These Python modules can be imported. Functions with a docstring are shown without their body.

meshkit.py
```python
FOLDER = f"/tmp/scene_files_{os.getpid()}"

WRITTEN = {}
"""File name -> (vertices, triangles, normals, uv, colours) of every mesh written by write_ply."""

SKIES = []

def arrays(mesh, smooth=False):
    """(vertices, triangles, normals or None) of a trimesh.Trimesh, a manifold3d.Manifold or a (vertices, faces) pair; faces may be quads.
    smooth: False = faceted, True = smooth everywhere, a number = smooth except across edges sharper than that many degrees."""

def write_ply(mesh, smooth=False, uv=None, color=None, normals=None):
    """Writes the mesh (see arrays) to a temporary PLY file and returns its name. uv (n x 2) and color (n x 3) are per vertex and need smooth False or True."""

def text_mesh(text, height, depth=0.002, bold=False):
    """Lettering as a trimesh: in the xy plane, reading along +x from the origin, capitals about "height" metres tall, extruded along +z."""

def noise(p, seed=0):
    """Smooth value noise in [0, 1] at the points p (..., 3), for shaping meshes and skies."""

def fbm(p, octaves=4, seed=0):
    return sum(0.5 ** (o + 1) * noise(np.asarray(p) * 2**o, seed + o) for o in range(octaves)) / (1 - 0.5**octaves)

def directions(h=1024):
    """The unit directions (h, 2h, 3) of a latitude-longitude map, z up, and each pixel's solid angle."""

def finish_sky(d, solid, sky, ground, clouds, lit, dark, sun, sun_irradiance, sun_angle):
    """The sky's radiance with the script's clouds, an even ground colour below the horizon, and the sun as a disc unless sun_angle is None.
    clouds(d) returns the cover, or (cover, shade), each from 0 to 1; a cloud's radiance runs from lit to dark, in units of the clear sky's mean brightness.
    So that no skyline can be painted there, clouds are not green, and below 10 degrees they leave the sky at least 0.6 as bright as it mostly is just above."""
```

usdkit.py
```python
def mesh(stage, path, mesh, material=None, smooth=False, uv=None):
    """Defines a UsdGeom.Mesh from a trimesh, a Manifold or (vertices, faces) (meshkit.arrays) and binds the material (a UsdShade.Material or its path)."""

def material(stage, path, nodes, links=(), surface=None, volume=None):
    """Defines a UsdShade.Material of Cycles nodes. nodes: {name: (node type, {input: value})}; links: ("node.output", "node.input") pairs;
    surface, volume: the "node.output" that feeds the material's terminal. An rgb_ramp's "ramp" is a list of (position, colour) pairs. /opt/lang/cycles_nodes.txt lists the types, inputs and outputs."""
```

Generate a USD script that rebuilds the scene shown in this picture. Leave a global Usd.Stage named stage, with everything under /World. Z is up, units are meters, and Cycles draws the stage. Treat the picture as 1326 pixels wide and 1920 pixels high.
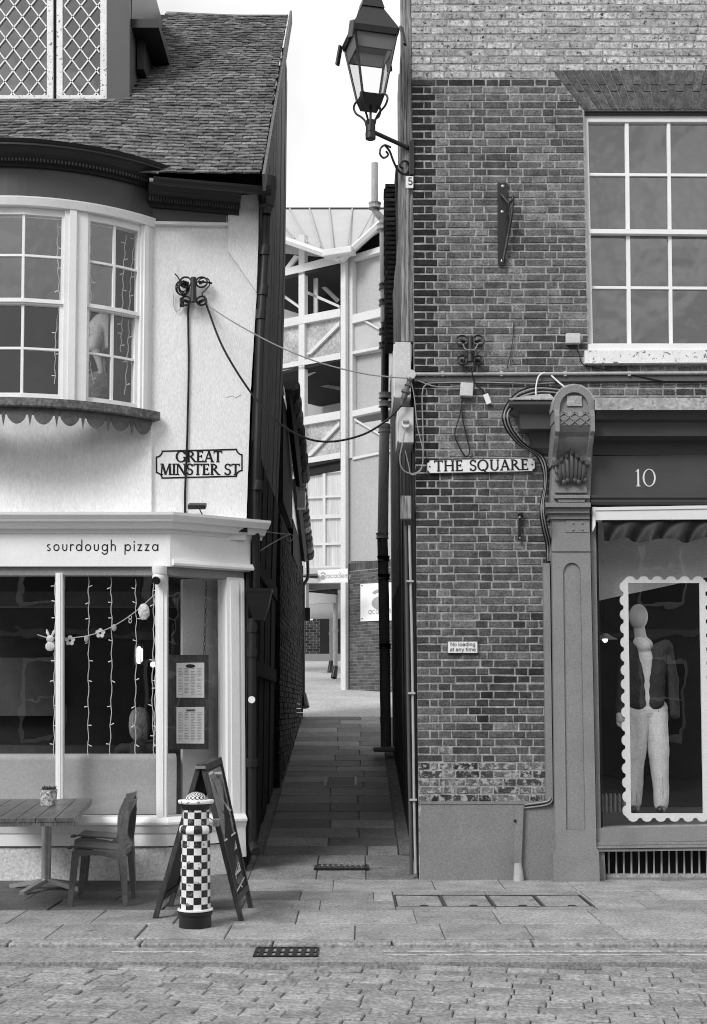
import math, random
import numpy as np, trimesh, manifold3d as m3
import usdkit, meshkit
from meshkit import text_mesh, noise, fbm
from shapely.geometry import Polygon, LineString, Point, MultiPolygon, box as sbox
from shapely.ops import unary_union
from shapely import affinity
from pxr import Usd, UsdGeom, UsdLux, UsdShade, Gf, Sdf, Vt

stage = Usd.Stage.CreateInMemory()
UsdGeom.SetStageUpAxis(stage, 'Z'); UsdGeom.SetStageMetersPerUnit(stage, 1.0)
UsdGeom.Xform.Define(stage, '/World'); UsdGeom.Scope.Define(stage, '/World/Looks')
RND = random.Random(11)

# ------------------------------------------------------------------ camera, sky, sun, exposure
EYE = np.array([0.0, 0.0, 1.58]); TILT = math.radians(3.5)
FPX, CX, PY0 = 2400.0, 663.0, 1183.0          # focal length and principal point in photograph pixels (1326 x 1920)
cam = UsdGeom.Camera.Define(stage, '/World/camera')
cam.CreateHorizontalApertureAttr(36.0); cam.CreateFocalLengthAttr(36.0 * FPX / 1326)
cam.CreateVerticalApertureOffsetAttr(36.0 * (PY0 - 960) / 1326)
cam.CreateClippingRangeAttr(Gf.Vec2f(0.1, 2000)); cam.CreateFStopAttr(0.0)
CT_, ST_ = math.cos(TILT), math.sin(TILT)
cam.AddTransformOp().Set(Gf.Matrix4d(1, 0, 0, 0, 0, -ST_, CT_, 0, 0, -CT_, -ST_, 0, *map(float, EYE), 1))
cam.CreateExposureAttr(0.86)

SUN_DIR = np.array([-0.66, -0.82, 0.92]); SUN_DIR /= np.linalg.norm(SUN_DIR)
SKY_STRENGTH, SUN_INTENSITY, SUN_ANGLE = 0.068, 0.40, 22.0
sky = usdkit.material(stage, '/World/Looks/overcast_sky', {
    'tex': ('sky_texture', {'sky_type': 'single_scattering', 'sun_disc': False, 'sun_elevation': float(math.asin(SUN_DIR[2])), 'sun_rotation': float(math.atan2(SUN_DIR[0], SUN_DIR[1]))}),
    'bw': ('rgb_to_bw', {}),
    'geo': ('texture_coordinate', {}),
    'n': ('noise_texture', {'scale': 5.0, 'detail': 4.0, 'roughness': 0.5}),
    'cl': ('rgb_ramp', {'ramp': [(0.36, (6.3, 6.3, 6.3)), (0.62, (10.4, 10.4, 10.4))]}),
    'mix': ('mix', {'fac': 0.88}),
    'bg': ('background_shader', {'strength': SKY_STRENGTH})},
    [('tex.color', 'bw.color'), ('geo.generated', 'n.vector'), ('n.fac', 'cl.fac'), ('bw.val', 'mix.color1'), ('cl.color', 'mix.color2'), ('mix.color', 'bg.color')], surface='bg.background')
dome = UsdLux.DomeLight.Define(stage, '/World/sky')
UsdShade.MaterialBindingAPI.Apply(dome.GetPrim()).Bind(sky)
dome.GetPrim().SetCustomDataByKey('kind', 'structure')
sun = UsdLux.DistantLight.Define(stage, '/World/sun')
sun.CreateNormalizeAttr(True); sun.CreateIntensityAttr(SUN_INTENSITY); sun.CreateAngleAttr(SUN_ANGLE); sun.CreateColorAttr(Gf.Vec3f(1.0, 1.0, 1.0))
z_ = SUN_DIR; x_ = np.cross([0, 0, 1.0], z_); x_ /= np.linalg.norm(x_); y_ = np.cross(z_, x_)
sun.AddTransformOp().Set(Gf.Matrix4d(*x_, 0, *y_, 0, *z_, 0, 0, 0, 0, 1))

# ------------------------------------------------------------------ photograph pixel -> place on a real surface
def ray(px, py):
    u, v = px - CX, py - PY0
    return np.array([u, FPX * CT_ + v * ST_, FPX * ST_ - v * CT_])
def PY(px, py, Y):
    r = ray(px, py); return EYE + r * (Y / r[1])
def PZ(px, py, Z):
    r = ray(px, py); return EYE + r * ((Z - EYE[2]) / r[2])
def PX(px, py, X):
    r = ray(px, py); return EYE + r * (X / r[0])
class Wall:
    """A vertical plane through plan point o along plan direction d; n points to the seen side."""
    def __init__(self, o, d):
        self.o = np.array(o, float); self.d = np.array(d, float) / np.hypot(*d); self.n = np.array([self.d[1], -self.d[0]])
    def hit(self, px, py, off=0.0):
        r = ray(px, py); n3 = np.array([*self.n, 0]); o3 = np.array([*self.o, 0]) + n3 * off
        return EYE + r * (((o3 - EYE) @ n3) / (r @ n3))
    def uv(self, px, py, off=0.0):
        h = self.hit(px, py, off); return np.array([(h[:2] - self.o) @ self.d, h[2]])
    def at(self, s, z, h=0.0):
        p = self.o + self.d * s + self.n * h; return np.array([p[0], p[1], z])
    def place(self, m):
        """(s, z, height towards the viewer) mesh -> world"""
        m = m.copy(); v = m.vertices
        w = np.empty_like(v); w[:, :2] = self.o + v[:, :1] * self.d + v[:, 2:3] * self.n; w[:, 2] = v[:, 1]
        m.vertices = w; return m
    def poly(self, poly, th, front=0.0):
        """shapely polygon in (s, z): front face at height `front`, going back th."""
        out = []
        for g in getattr(poly, 'geoms', [poly]):
            if g.area < 1e-8: continue
            e = trimesh.creation.extrude_polygon(g, th, engine='earcut'); e.apply_translation([0, 0, front - th]); out.append(self.place(e))
        return cat(out)
    def px(self, pts, off=0.0):
        return Polygon([self.uv(x, y, off) for x, y in pts])
    def slab(self, pts, th, front=0.0, holes=(), off=None):
        off = front if off is None else off
        p = self.px(pts, off)
        for h in holes: p = p.difference(self.px(h, off))
        return self.poly(p, th, front)
    def rect(self, x0, y0, x1, y1, th, front=0.0):
        return self.slab([(x0, y0), (x1, y0), (x1, y1), (x0, y1)], th, front)
    def sheet(self, pts, front=0.0):
        """one thin face looking outwards: a pane"""
        p = np.array([self.uv(x, y, front) for x, y in pts]); v = np.array([self.at(a, b, front) for a, b in p])
        f = [(0, i, i + 1) for i in range(1, len(v) - 1)]
        n = np.cross(v[1] - v[0], v[2] - v[0])
        if n[:2] @ self.n < 0: f = [t[::-1] for t in f]
        return trimesh.Trimesh(v, f, process=False)
    def curve(self, pts, off=0.0):
        return [self.hit(p[0], p[1], off if len(p) < 3 else p[2]) for p in pts]
def cat(ms):
    ms = [m for m in ms if m is not None and len(m.faces)]
    return trimesh.util.concatenate(ms) if ms else trimesh.Trimesh()

# ------------------------------------------------------------------ shapes
def bx(x0, x1, y0, y1, z0, z1):
    m = trimesh.creation.box([abs(x1 - x0), abs(y1 - y0), abs(z1 - z0)]); m.apply_translation([(x0 + x1) / 2, (y0 + y1) / 2, (z0 + z1) / 2]); return m
def rbox(sx, sy, sz, r=0.006, seg=2):
    """box centred on the origin with rounded edges"""
    r = min(r, 0.49 * min(sx, sy, sz)); s = m3.Manifold.sphere(r, 4 * seg)
    a, b, c = sx / 2 - r, sy / 2 - r, sz / 2 - r
    h = m3.Manifold.batch_hull([s.translate((i * a, j * b, k * c)) for i in (-1, 1) for j in (-1, 1) for k in (-1, 1)])
    return tri(h)
def tri(man):
    g = man.to_mesh(); return trimesh.Trimesh(np.array(g.vert_properties[:, :3]), np.array(g.tri_verts), process=False)
def moved(m, t=(0, 0, 0), rz=0.0, rx=0.0, ry=0.0):
    m = m.copy(); T = trimesh.transformations
    if rx: m.apply_transform(T.rotation_matrix(rx, [1, 0, 0]))
    if ry: m.apply_transform(T.rotation_matrix(ry, [0, 1, 0]))
    if rz: m.apply_transform(T.rotation_matrix(rz, [0, 0, 1]))
    m.apply_translation(t); return m
def catmull(pts, n=8):
    p = np.array(pts, float)
    if len(p) < 3: return p
    q = np.vstack([2 * p[0] - p[1], p, 2 * p[-1] - p[-2]]); out = []
    for i in range(1, len(q) - 2):
        for t in np.linspace(0, 1, n, endpoint=False):
            a, b, c, d = q[i - 1:i + 3]
            out.append(0.5 * (2 * b + (c - a) * t + (2 * a - 5 * b + 4 * c - d) * t * t + (3 * b - a - 3 * c + d) * t ** 3))
    return np.array(out + [p[-1]])
def tube(pts, r, sides=8, cap=True):
    p = np.array(pts, float); r = np.broadcast_to(np.asarray(r, float), (len(p),))
    t = np.gradient(p, axis=0); t /= np.linalg.norm(t, axis=1, keepdims=True) + 1e-12
    ref = np.array([0, 0, 1.0]) if abs(t[0, 2]) < 0.9 else np.array([1.0, 0, 0])
    A = []; a = np.cross(t[0], ref); a /= np.linalg.norm(a)
    for k in range(len(p)):
        a = a - t[k] * (a @ t[k]); a /= np.linalg.norm(a) + 1e-12; A.append(a)
    A = np.array(A); B = np.cross(t, A); ang = np.arange(sides) * 2 * np.pi / sides
    v = p[:, None] + r[:, None, None] * (np.cos(ang)[None, :, None] * A[:, None] + np.sin(ang)[None, :, None] * B[:, None])
    n = len(p); f = []
    for i in range(n - 1):
        for j in range(sides):
            k = (j + 1) % sides; a0, b0, c0, d0 = i * sides + j, i * sides + k, (i + 1) * sides + k, (i + 1) * sides + j
            f += [(a0, b0, c0), (a0, c0, d0)]
    v = v.reshape(-1, 3)
    if cap:
        v = np.vstack([v, p[0], p[-1]]); i0, i1 = len(v) - 2, len(v) - 1
        for j in range(sides):
            k = (j + 1) % sides; f += [(i0, k, j), (i1, (n - 1) * sides + j, (n - 1) * sides + k)]
    return trimesh.Trimesh(v, f, process=False)
def bar(a, b, w, h, up=(0, 0, 1)):
    """square bar from a to b, w across, h along up"""
    a, b = np.array(a, float), np.array(b, float); d = b - a; L = np.linalg.norm(d); d /= L
    s = np.cross(d, up); s /= np.linalg.norm(s); u = np.cross(s, d)
    m = trimesh.creation.box([w, L, h]); R = np.eye(4); R[:3, 0], R[:3, 1], R[:3, 2], R[:3, 3] = s, d, u, (a + b) / 2
    m.apply_transform(R); return m
def lathe(prof, seg=32, at=(0, 0, 0)):
    """prof: (r, z) from bottom to top"""
    p = np.array(prof, float); ang = np.arange(seg) * 2 * np.pi / seg
    v = np.stack([p[:, :1] * np.cos(ang), p[:, :1] * np.sin(ang), np.repeat(p[:, 1:], seg, 1)], -1).reshape(-1, 3); f = []
    for i in range(len(p) - 1):
        for j in range(seg):
            k = (j + 1) % seg; a, b, c, d = i * seg + j, i * seg + k, (i + 1) * seg + k, (i + 1) * seg + j
            f += [(a, b, c), (a, c, d)]
    m = trimesh.Trimesh(v, f, process=False); m.apply_translation(at); return m
def sweep_plan(prof, path, close_ends=True):
    """prof: closed polygon of (outward, z); path: plan points left to right seen from outside"""
    P = np.array(path, float); n = len(P); d = np.diff(P, axis=0); d /= np.linalg.norm(d, axis=1, keepdims=True)
    nn = np.stack([d[:, 1], -d[:, 0]], 1); N = []
    for i in range(n):
        a, b = nn[max(i - 1, 0)], nn[min(i, n - 2)]; m = a + b; m /= np.linalg.norm(m); N.append(m / max(m @ a, 0.3))
    k = len(prof); v = np.array([[P[i, 0] + N[i][0] * h, P[i, 1] + N[i][1] * h, z] for i in range(n) for h, z in prof]); f = []
    for i in range(n - 1):
        for j in range(k):
            q = (j + 1) % k; a, b, c, e = i * k + j, i * k + q, (i + 1) * k + q, (i + 1) * k + j
            f += [(a, b, c), (a, c, e)]
    if close_ends:
        import mapbox_earcut as me
        t = np.array(me.triangulate_float64(np.array(prof, float), np.array([k], np.uint32))).reshape(-1, 3)
        f += [tuple(x) for x in t] + [tuple(x[::-1] + (n - 1) * k) for x in t]
    return trimesh.Trimesh(v, f, process=False)
def chain_body(bones, edge=0.02, it=6):
    """bones: ((p, r), (q, r)) pairs, joined into one smooth body"""
    parts = []
    for (p, r), (q, s) in bones:
        parts.append(m3.Manifold.batch_hull([m3.Manifold.sphere(r, 20).translate(tuple(map(float, p))), m3.Manifold.sphere(s, 20).translate(tuple(map(float, q)))]))
    m = m3.Manifold.batch_boolean(parts, m3.OpType.Add).refine_to_length(edge)
    t = tri(m); t.merge_vertices(); trimesh.smoothing.filter_taubin(t, iterations=it); return t

# ------------------------------------------------------------------ prims
ORIGIN, USED = {}, {}
def numbered(path):
    n = USED.get(path, 0); USED[path] = n + 1
    return path if n == 0 else f'{path}_{n:03d}'
def tag(p, label=None, cat=None, group=None, kind=None):
    prim = p.GetPrim() if hasattr(p, 'GetPrim') else p
    for k, v in (('label', label), ('category', cat), ('group', group), ('kind', kind)):
        if v: prim.SetCustomDataByKey(k, v)
    return prim
def thing(name, label, cat, loc=(0, 0, 0), group=None, kind=None):
    path = numbered('/World/' + name); x = UsdGeom.Xform.Define(stage, path); x.AddTranslateOp().Set(Gf.Vec3d(*map(float, loc)))
    ORIGIN[path] = np.array(loc, float); tag(x, label, cat, group, kind); return path
def obj(name, mesh, mat, parent='/World', smooth=False, label=None, cat=None, group=None, kind=None, uv=None, tone=None, local=False):
    path = numbered(parent + '/' + name); o = ORIGIN.get(parent, np.zeros(3)); ORIGIN[path] = o
    if isinstance(mesh, (list,)): mesh = globals()['cat'](mesh)
    v, f = np.array(mesh.vertices), np.array(mesh.faces)
    m = usdkit.mesh(stage, path, trimesh.Trimesh(v if local else v - o, f, process=False), mat, smooth=smooth, uv=uv)
    if tone is not None:
        t = np.broadcast_to(np.asarray(tone, np.float32), (len(v),))
        UsdGeom.PrimvarsAPI(m).CreatePrimvar('tone', Sdf.ValueTypeNames.FloatArray, 'vertex').Set(Vt.FloatArray.FromNumpy(np.ascontiguousarray(t)))
    tag(m, label, cat, group, kind); return path
def copy_of(src, name, label, cat, loc, rz=0.0, group=None):
    path = numbered('/World/' + name); x = UsdGeom.Xform.Define(stage, path)
    x.GetPrim().GetReferences().AddInternalReference(src); x.GetPrim().SetInstanceable(True)
    UsdGeom.Xformable(x).ClearXformOpOrder()
    x.AddTranslateOp(opSuffix='place').Set(Gf.Vec3d(*map(float, loc))); x.AddRotateZOp(opSuffix='place').Set(math.degrees(rz))
    tag(x, label, cat, group); return path

# ------------------------------------------------------------------ materials (the photograph is monochrome: greys)
def g3(v): return (v, v, v)
MATS = {}
def M(name, v, var=0.15, sc=5.0, rough=0.7, fine=0.12, fsc=180.0, bump=0.0, bsc=120.0, spec=0.3, stretch=None, tone=False, metal=0.0, spots=None, coat=0.0):
    fsc, fine = max(fsc * .36, 20), min(fine * 1.5, .8)
    nodes = {'geo': ('geometry', {}), 'map': ('mapping', {'mapping_type': 'point', 'scale': stretch or (1, 1, 1)}),
             'n1': ('noise_texture', {'scale': sc, 'detail': 6.0, 'roughness': 0.6}), 'r1': ('rgb_ramp', {'ramp': [(0.28, g3((1 if tone else v) * (1 - var))), (0.72, g3((1 if tone else v) * (1 + var)))]}),
             'n2': ('noise_texture', {'scale': fsc, 'detail': 3.0, 'roughness': 0.7}), 'r2': ('rgb_ramp', {'ramp': [(0.3, g3(1 - fine)), (0.7, g3(1 + fine))]}),
             'mul': ('mix', {'mix_type': 'multiply', 'fac': 1.0}),
             'p': ('principled_bsdf', {'roughness': rough, 'specular_ior_level': spec, 'metallic': metal, 'coat_weight': coat})}
    links = [('geo.position', 'map.vector'), ('map.vector', 'n1.vector'), ('map.vector', 'n2.vector'), ('n1.fac', 'r1.fac'), ('n2.fac', 'r2.fac'), ('r1.color', 'mul.color1'), ('r2.color', 'mul.color2')]
    last = 'mul.color'
    if tone:
        nodes['att'] = ('attribute', {'attribute': 'tone'}); nodes['mt'] = ('mix', {'mix_type': 'multiply', 'fac': 1.0})
        links += [(last, 'mt.color1'), ('att.fac', 'mt.color2')]; last = 'mt.color'
    if spots:                                    # (scale, threshold, value, softness): stains / wear with a shape of their own
        ssc, th, sv, soft = spots
        nodes['n3'] = ('noise_texture', {'scale': ssc, 'detail': 5.0, 'roughness': 0.65}); nodes['r3'] = ('rgb_ramp', {'ramp': [(th, (0, 0, 0)), (min(th + soft, 1), (1, 1, 1))]})
        nodes['ms'] = ('mix', {'color2': g3(sv)})
        links += [('map.vector', 'n3.vector'), ('n3.fac', 'r3.fac'), (last, 'ms.color1'), ('r3.color', 'ms.fac')]; last = 'ms.color'
    links.append((last, 'p.base_color'))
    if bump:
        nodes['n4'] = ('noise_texture', {'scale': bsc, 'detail': 4.0, 'roughness': 0.6}); nodes['b'] = ('bump', {'strength': bump, 'distance': 0.01})
        links += [('map.vector', 'n4.vector'), ('n4.fac', 'b.height'), ('b.normal', 'p.normal')]
    MATS[name] = usdkit.material(stage, '/World/Looks/' + name, nodes, links, surface='p.BSDF'); return MATS[name]
def GLASS(name, ior, tint=1.0, rough=0.0, wave=0.12):
    return usdkit.material(stage, '/World/Looks/' + name, {'lw': ('layer_weight', {'blend': 0.5}), 'pw': ('math', {'math_type': 'power', 'value2': 4.0}), 'f': ('math', {'math_type': 'multiply_add', 'value2': 1 - ior, 'value3': ior, 'use_clamp': True}), 't': ('transparent_bsdf', {'color': g3(tint)}), 'g': ('glossy_bsdf', {'color': (1, 1, 1), 'roughness': rough}), 'geo': ('geometry', {}), 'n': ('noise_texture', {'scale': 2.6, 'detail': 2.0}), 'b': ('bump', {'strength': wave, 'distance': 0.012}), 'm': ('mix_closure', {})},
                           [('geo.position', 'n.vector'), ('n.fac', 'b.height'), ('b.normal', 'g.normal'), ('lw.facing', 'pw.value1'), ('pw.value', 'f.value1'), ('f.value', 'm.fac'), ('t.BSDF', 'm.closure1'), ('g.BSDF', 'm.closure2')], surface='m.closure')
def GLOW(name, v, strength):
    return usdkit.material(stage, '/World/Looks/' + name, {'e': ('emission', {'color': g3(v), 'strength': strength})}, [], surface='e.emission')

stucco = M('stucco', 0.80, 0.07, 1.6, 0.85, 0.09, 240, 0.45, 120, 0.2, spots=(3.2, 0.58, 0.52, 0.28), stretch=(1, 1, .3))
white_paint = M('white_paint', 0.78, 0.05, 3, 0.5, 0.04, 200, 0.12, 60, 0.4, spots=(9, 0.68, 0.45, 0.1))
flaky_paint = M('flaky_paint', 0.74, 0.08, 6, 0.6, 0.08, 150, 0.2, 60, 0.3, spots=(26, 0.60, 0.16, 0.03))
white_metal = M('white_metal', 0.68, 0.05, 2, 0.4, 0.04, 200, 0, 0, 0.4, spots=(7, 0.7, 0.5, 0.1))
grey_paint = M('grey_paint', 0.215, 0.14, 2.2, 0.45, 0.16, 220, 0.12, 90, 0.4, spots=(5, 0.70, 0.13, 0.12))
dark_grey_paint = M('dark_grey_paint', 0.062, 0.12, 2.5, 0.42, 0.10, 220, 0.08, 90, 0.4)
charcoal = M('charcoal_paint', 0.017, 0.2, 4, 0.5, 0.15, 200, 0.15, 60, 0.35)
black_iron = M('black_iron', 0.006, 0.25, 20, 0.38, 0.2, 200, 0.2, 140, 0.5)
lead = M('old_lead', 0.34, 0.3, 7, 0.7, 0.25, 90, 0.3, 60, 0.3, spots=(14, 0.62, 0.08, 0.1))
mortar = M('lime_mortar', 0.30, 0.4, 9, 0.9, 0.25, 160, 0.6, 140, 0.1, spots=(3.5, 0.62, 0.15, 0.15))
brick_mat = M('brick', 0.1, 0.42, 9, 0.85, 0.4, 140, 0.7, 110, 0.15, tone=True, spots=(30, 0.70, 0.05, 0.06))
pale_brick_mat = M('pale_brick', 0.1, 0.35, 16, 0.9, 0.3, 120, 0.8, 90, 0.15, tone=True, spots=(26, 0.57, 0.04, 0.05))
flaked_brick_mat = M('flaked_brick', 0.1, 0.3, 10, 0.9, 0.3, 120, 0.8, 90, 0.15, tone=True, spots=(17, 0.50, 0.34, 0.08))
tile_mat = M('clay_tile', 0.1, 0.4, 11, 0.9, 0.35, 110, 0.7, 80, 0.12, tone=True, spots=(38, 0.66, 0.30, 0.06))
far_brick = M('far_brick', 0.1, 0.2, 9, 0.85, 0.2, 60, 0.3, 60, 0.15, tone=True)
render_grey = M('grey_render', 0.20, 0.12, 1.8, 0.75, 0.14, 160, 0.35, 70, 0.25, spots=(3.2, 0.66, 0.11, 0.12))
timber_pale = M('weathered_timber', 0.22, 0.6, 7, 0.85, 0.6, 30, 0.8, 28, 0.15, stretch=(6, 6, 0.22))
timber_dark = M('dark_timber', 0.019, 0.7, 6, 0.8, 0.5, 34, 0.8, 26, 0.2, stretch=(5, 5, 0.3))
board_grey = M('grey_boarding', 0.13, 0.3, 5, 0.75, 0.3, 40, 0.4, 30, 0.2, stretch=(5, 5, 0.3))
door_dark = M('dark_painted_boards', 0.009, 0.3, 4, 0.5, 0.3, 60, 0.2, 40, 0.3, stretch=(3, 3, 0.3))
flag_mat = M('flagstone', 0.1, 0.22, 4, 0.62, 0.3, 90, 0.45, 60, 0.3, tone=True, spots=(21, 0.70, 0.2, 0.05))
slab_mat = M('paving_slab', 0.17, 0.30, 3, 0.8, 0.32, 110, 0.5, 90, 0.2, tone=True, spots=(4.5, 0.62, 0.085, 0.16))
sett_mat = M('granite_sett', 0.17, 0.3, 8, 0.75, 0.35, 110, 0.6, 70, 0.25, tone=True)
joint_mat = M('paving_joint', 0.13, 0.3, 12, 0.95, 0.4, 120, 0.6, 100, 0.1)
tarmac = M('concrete_channel', 0.25, 0.2, 4, 0.85, 0.35, 130, 0.5, 120, 0.15, spots=(6, 0.62, 0.11, 0.15))
line_paint = M('worn_line_paint', 0.42, 0.2, 12, 0.8, 0.3, 120, 0.3, 90, 0.2, spots=(9, 0.5, 0.2, 0.1))
court_mat = M('courtyard_tarmac', 0.38, 0.15, 1.2, 0.9, 0.25, 40, 0.3, 60, 0.1)
pipe_grey = M('grey_pipe', 0.36, 0.12, 5, 0.5, 0.1, 90, 0.1, 50, 0.35, stretch=(1, 1, 0.3))
box_grey = M('box_plastic', 0.52, 0.08, 4, 0.5, 0.08, 160, 0, 0, 0.35)
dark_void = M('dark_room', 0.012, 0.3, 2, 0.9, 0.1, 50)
room_wall = M('room_wall', 0.35, 0.08, 3, 0.8, 0.08, 120)
cable_black = M('black_cable', 0.007, 0.1, 9, 0.5, 0.1, 90)
cable_grey = M('grey_cable', 0.26, 0.1, 9, 0.5, 0.1, 90)
white_enamel = M('white_enamel', 0.74, 0.04, 6, 0.35, 0.05, 150, 0, 0, 0.5, spots=(20, 0.74, 0.3, 0.05))
black_paint = M('black_lettering', 0.012, 0.1, 9, 0.5, 0.1, 90)
cloth_dark = M('dark_cloth', 0.030, 0.3, 6, 0.85, 0.3, 160, 0.4, 120, 0.2)
cloth_pale = M('pale_cloth', 0.55, 0.10, 6, 0.9, 0.12, 160, 0.5, 70, 0.1)
mannequin_skin = M('mannequin_shell', 0.42, 0.06, 6, 0.6, 0.06, 200)
skin_mat = M('skin', 0.40, 0.08, 12, 0.6, 0.06, 200)
hair_mat = M('hair', 0.22, 0.8, 11, 0.5, 0.5, 60, 0.6, 40, 0.4, stretch=(7, 7, 0.5))
wood_table = M('table_wood', 0.10, 0.4, 5, 0.4, 0.3, 50, 0.2, 40, 0.4, stretch=(5, 0.4, 1))
chair_wood = M('chair_stain', 0.10, 0.2, 6, 0.42, 0.2, 120, 0.15, 80, 0.4)
steel = M('brushed_steel', 0.42, 0.1, 5, 0.35, 0.1, 90, 0, 0, 0.5, metal=0.7)
pane = GLASS('window_glass', 0.085)
pane_sky = GLASS('upper_window_glass', 0.185, wave=0.9)
pane_lamp = GLASS('lantern_glass', 0.05, 0.95)
pane_frost = usdkit.material(stage, '/World/Looks/frosted_glass', {'d': ('principled_bsdf', {'base_color': g3(.30), 'roughness': .6}), 't': ('translucent_bsdf', {'color': g3(.42)}), 'm': ('mix_closure', {'fac': .55})}, [('d.BSDF', 'm.closure1'), ('t.BSDF', 'm.closure2')], surface='m.closure')
glow_bulb = GLOW('lit_bulb', 1.0, 1.4)
# ================================================================== ground
def zg(Y):
    return 0.0 if Y < 12.0 else (Y - 12.0) / 1.2 * 0.09 if Y < 13.2 else 0.09 + 0.14 * (Y - 13.2) if Y < 23.0 else 1.462 + 0.085 * (Y - 23.0)
KERB_Y = 8.78
def strip(x0, x1, ys, dz, th=0.25):
    """ground sheet following zg"""
    v, f = [], []
    for y in ys: v += [(x0, y, zg(y) + dz), (x1, y, zg(y) + dz)]
    for i in range(len(ys) - 1): a = 2 * i; f += [(a, a + 1, a + 3), (a, a + 3, a + 2)]
    return trimesh.Trimesh(v, f, process=False)
def floor_slab(x0, x1, y0, y1, dz, gap=0.006, th=0.05, cham=0.006, rnd=RND, skew=0.0):
    """one paving stone lying on zg, top chamfered, slightly out of level"""
    x0, x1, y0, y1 = x0 + gap, x1 - gap, y0 + gap, y1 - gap
    j = lambda a: rnd.uniform(-a, a)
    c = [(x0 + j(.004), y0 + j(.004)), (x1 + j(.004), y0 + j(.004)), (x1 + j(.004), y1 + j(.004)), (x0 + j(.004), y1 + j(.004))]
    c = [(x + skew * (y - y0), y) for x, y in c]
    mx, my = sum(p[0] for p in c) / 4, sum(p[1] for p in c) / 4
    tilt = j(0.003); rise = j(0.002)
    top = [(x + (cham if x < mx else -cham), y + (cham if y < my else -cham)) for x, y in c]
    v = [(x, y, zg(y) + dz - th) for x, y in c] + [(x, y, zg(y) + dz - cham * .7) for x, y in c] + [(x, y, zg(y) + dz + rise + tilt * (1 if x < mx else -1)) for x, y in top]
    f = []
    for r in (0, 4):
        for i in range(4):
            k = (i + 1) % 4; f += [(r + i, r + k, r + 4 + k), (r + i, r + 4 + k, r + 4 + i)]
    f += [(8, 9, 10), (8, 10, 11)]
    return trimesh.Trimesh(v, f, process=False)

gm = M('worn_iron', 0.055, 0.3, 14, 0.45, 0.3, 120, 0.2, 100, 0.5)
road = thing('road', None, None, (0, 7, 0), kind='structure')
obj('road_base', strip(-30, 48, [-14, 2, 6, KERB_Y + .1], -0.075), joint_mat, road)
# concrete channel beside the kerb with two worn painted lines
obj('channel', bx(-9, 9, 8.27, KERB_Y - .004, -0.2, -0.030), tarmac, road)
for a, b, y0, y1 in ((0.2, 2.75, 8.60, 8.64), (0.2, 2.75, 8.48, 8.515), (-1.6, -1.05, 8.58, 8.62)):
    obj('painted_line', bx(a, b, y0, y1, -0.0285, -0.025), line_paint, road)
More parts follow.
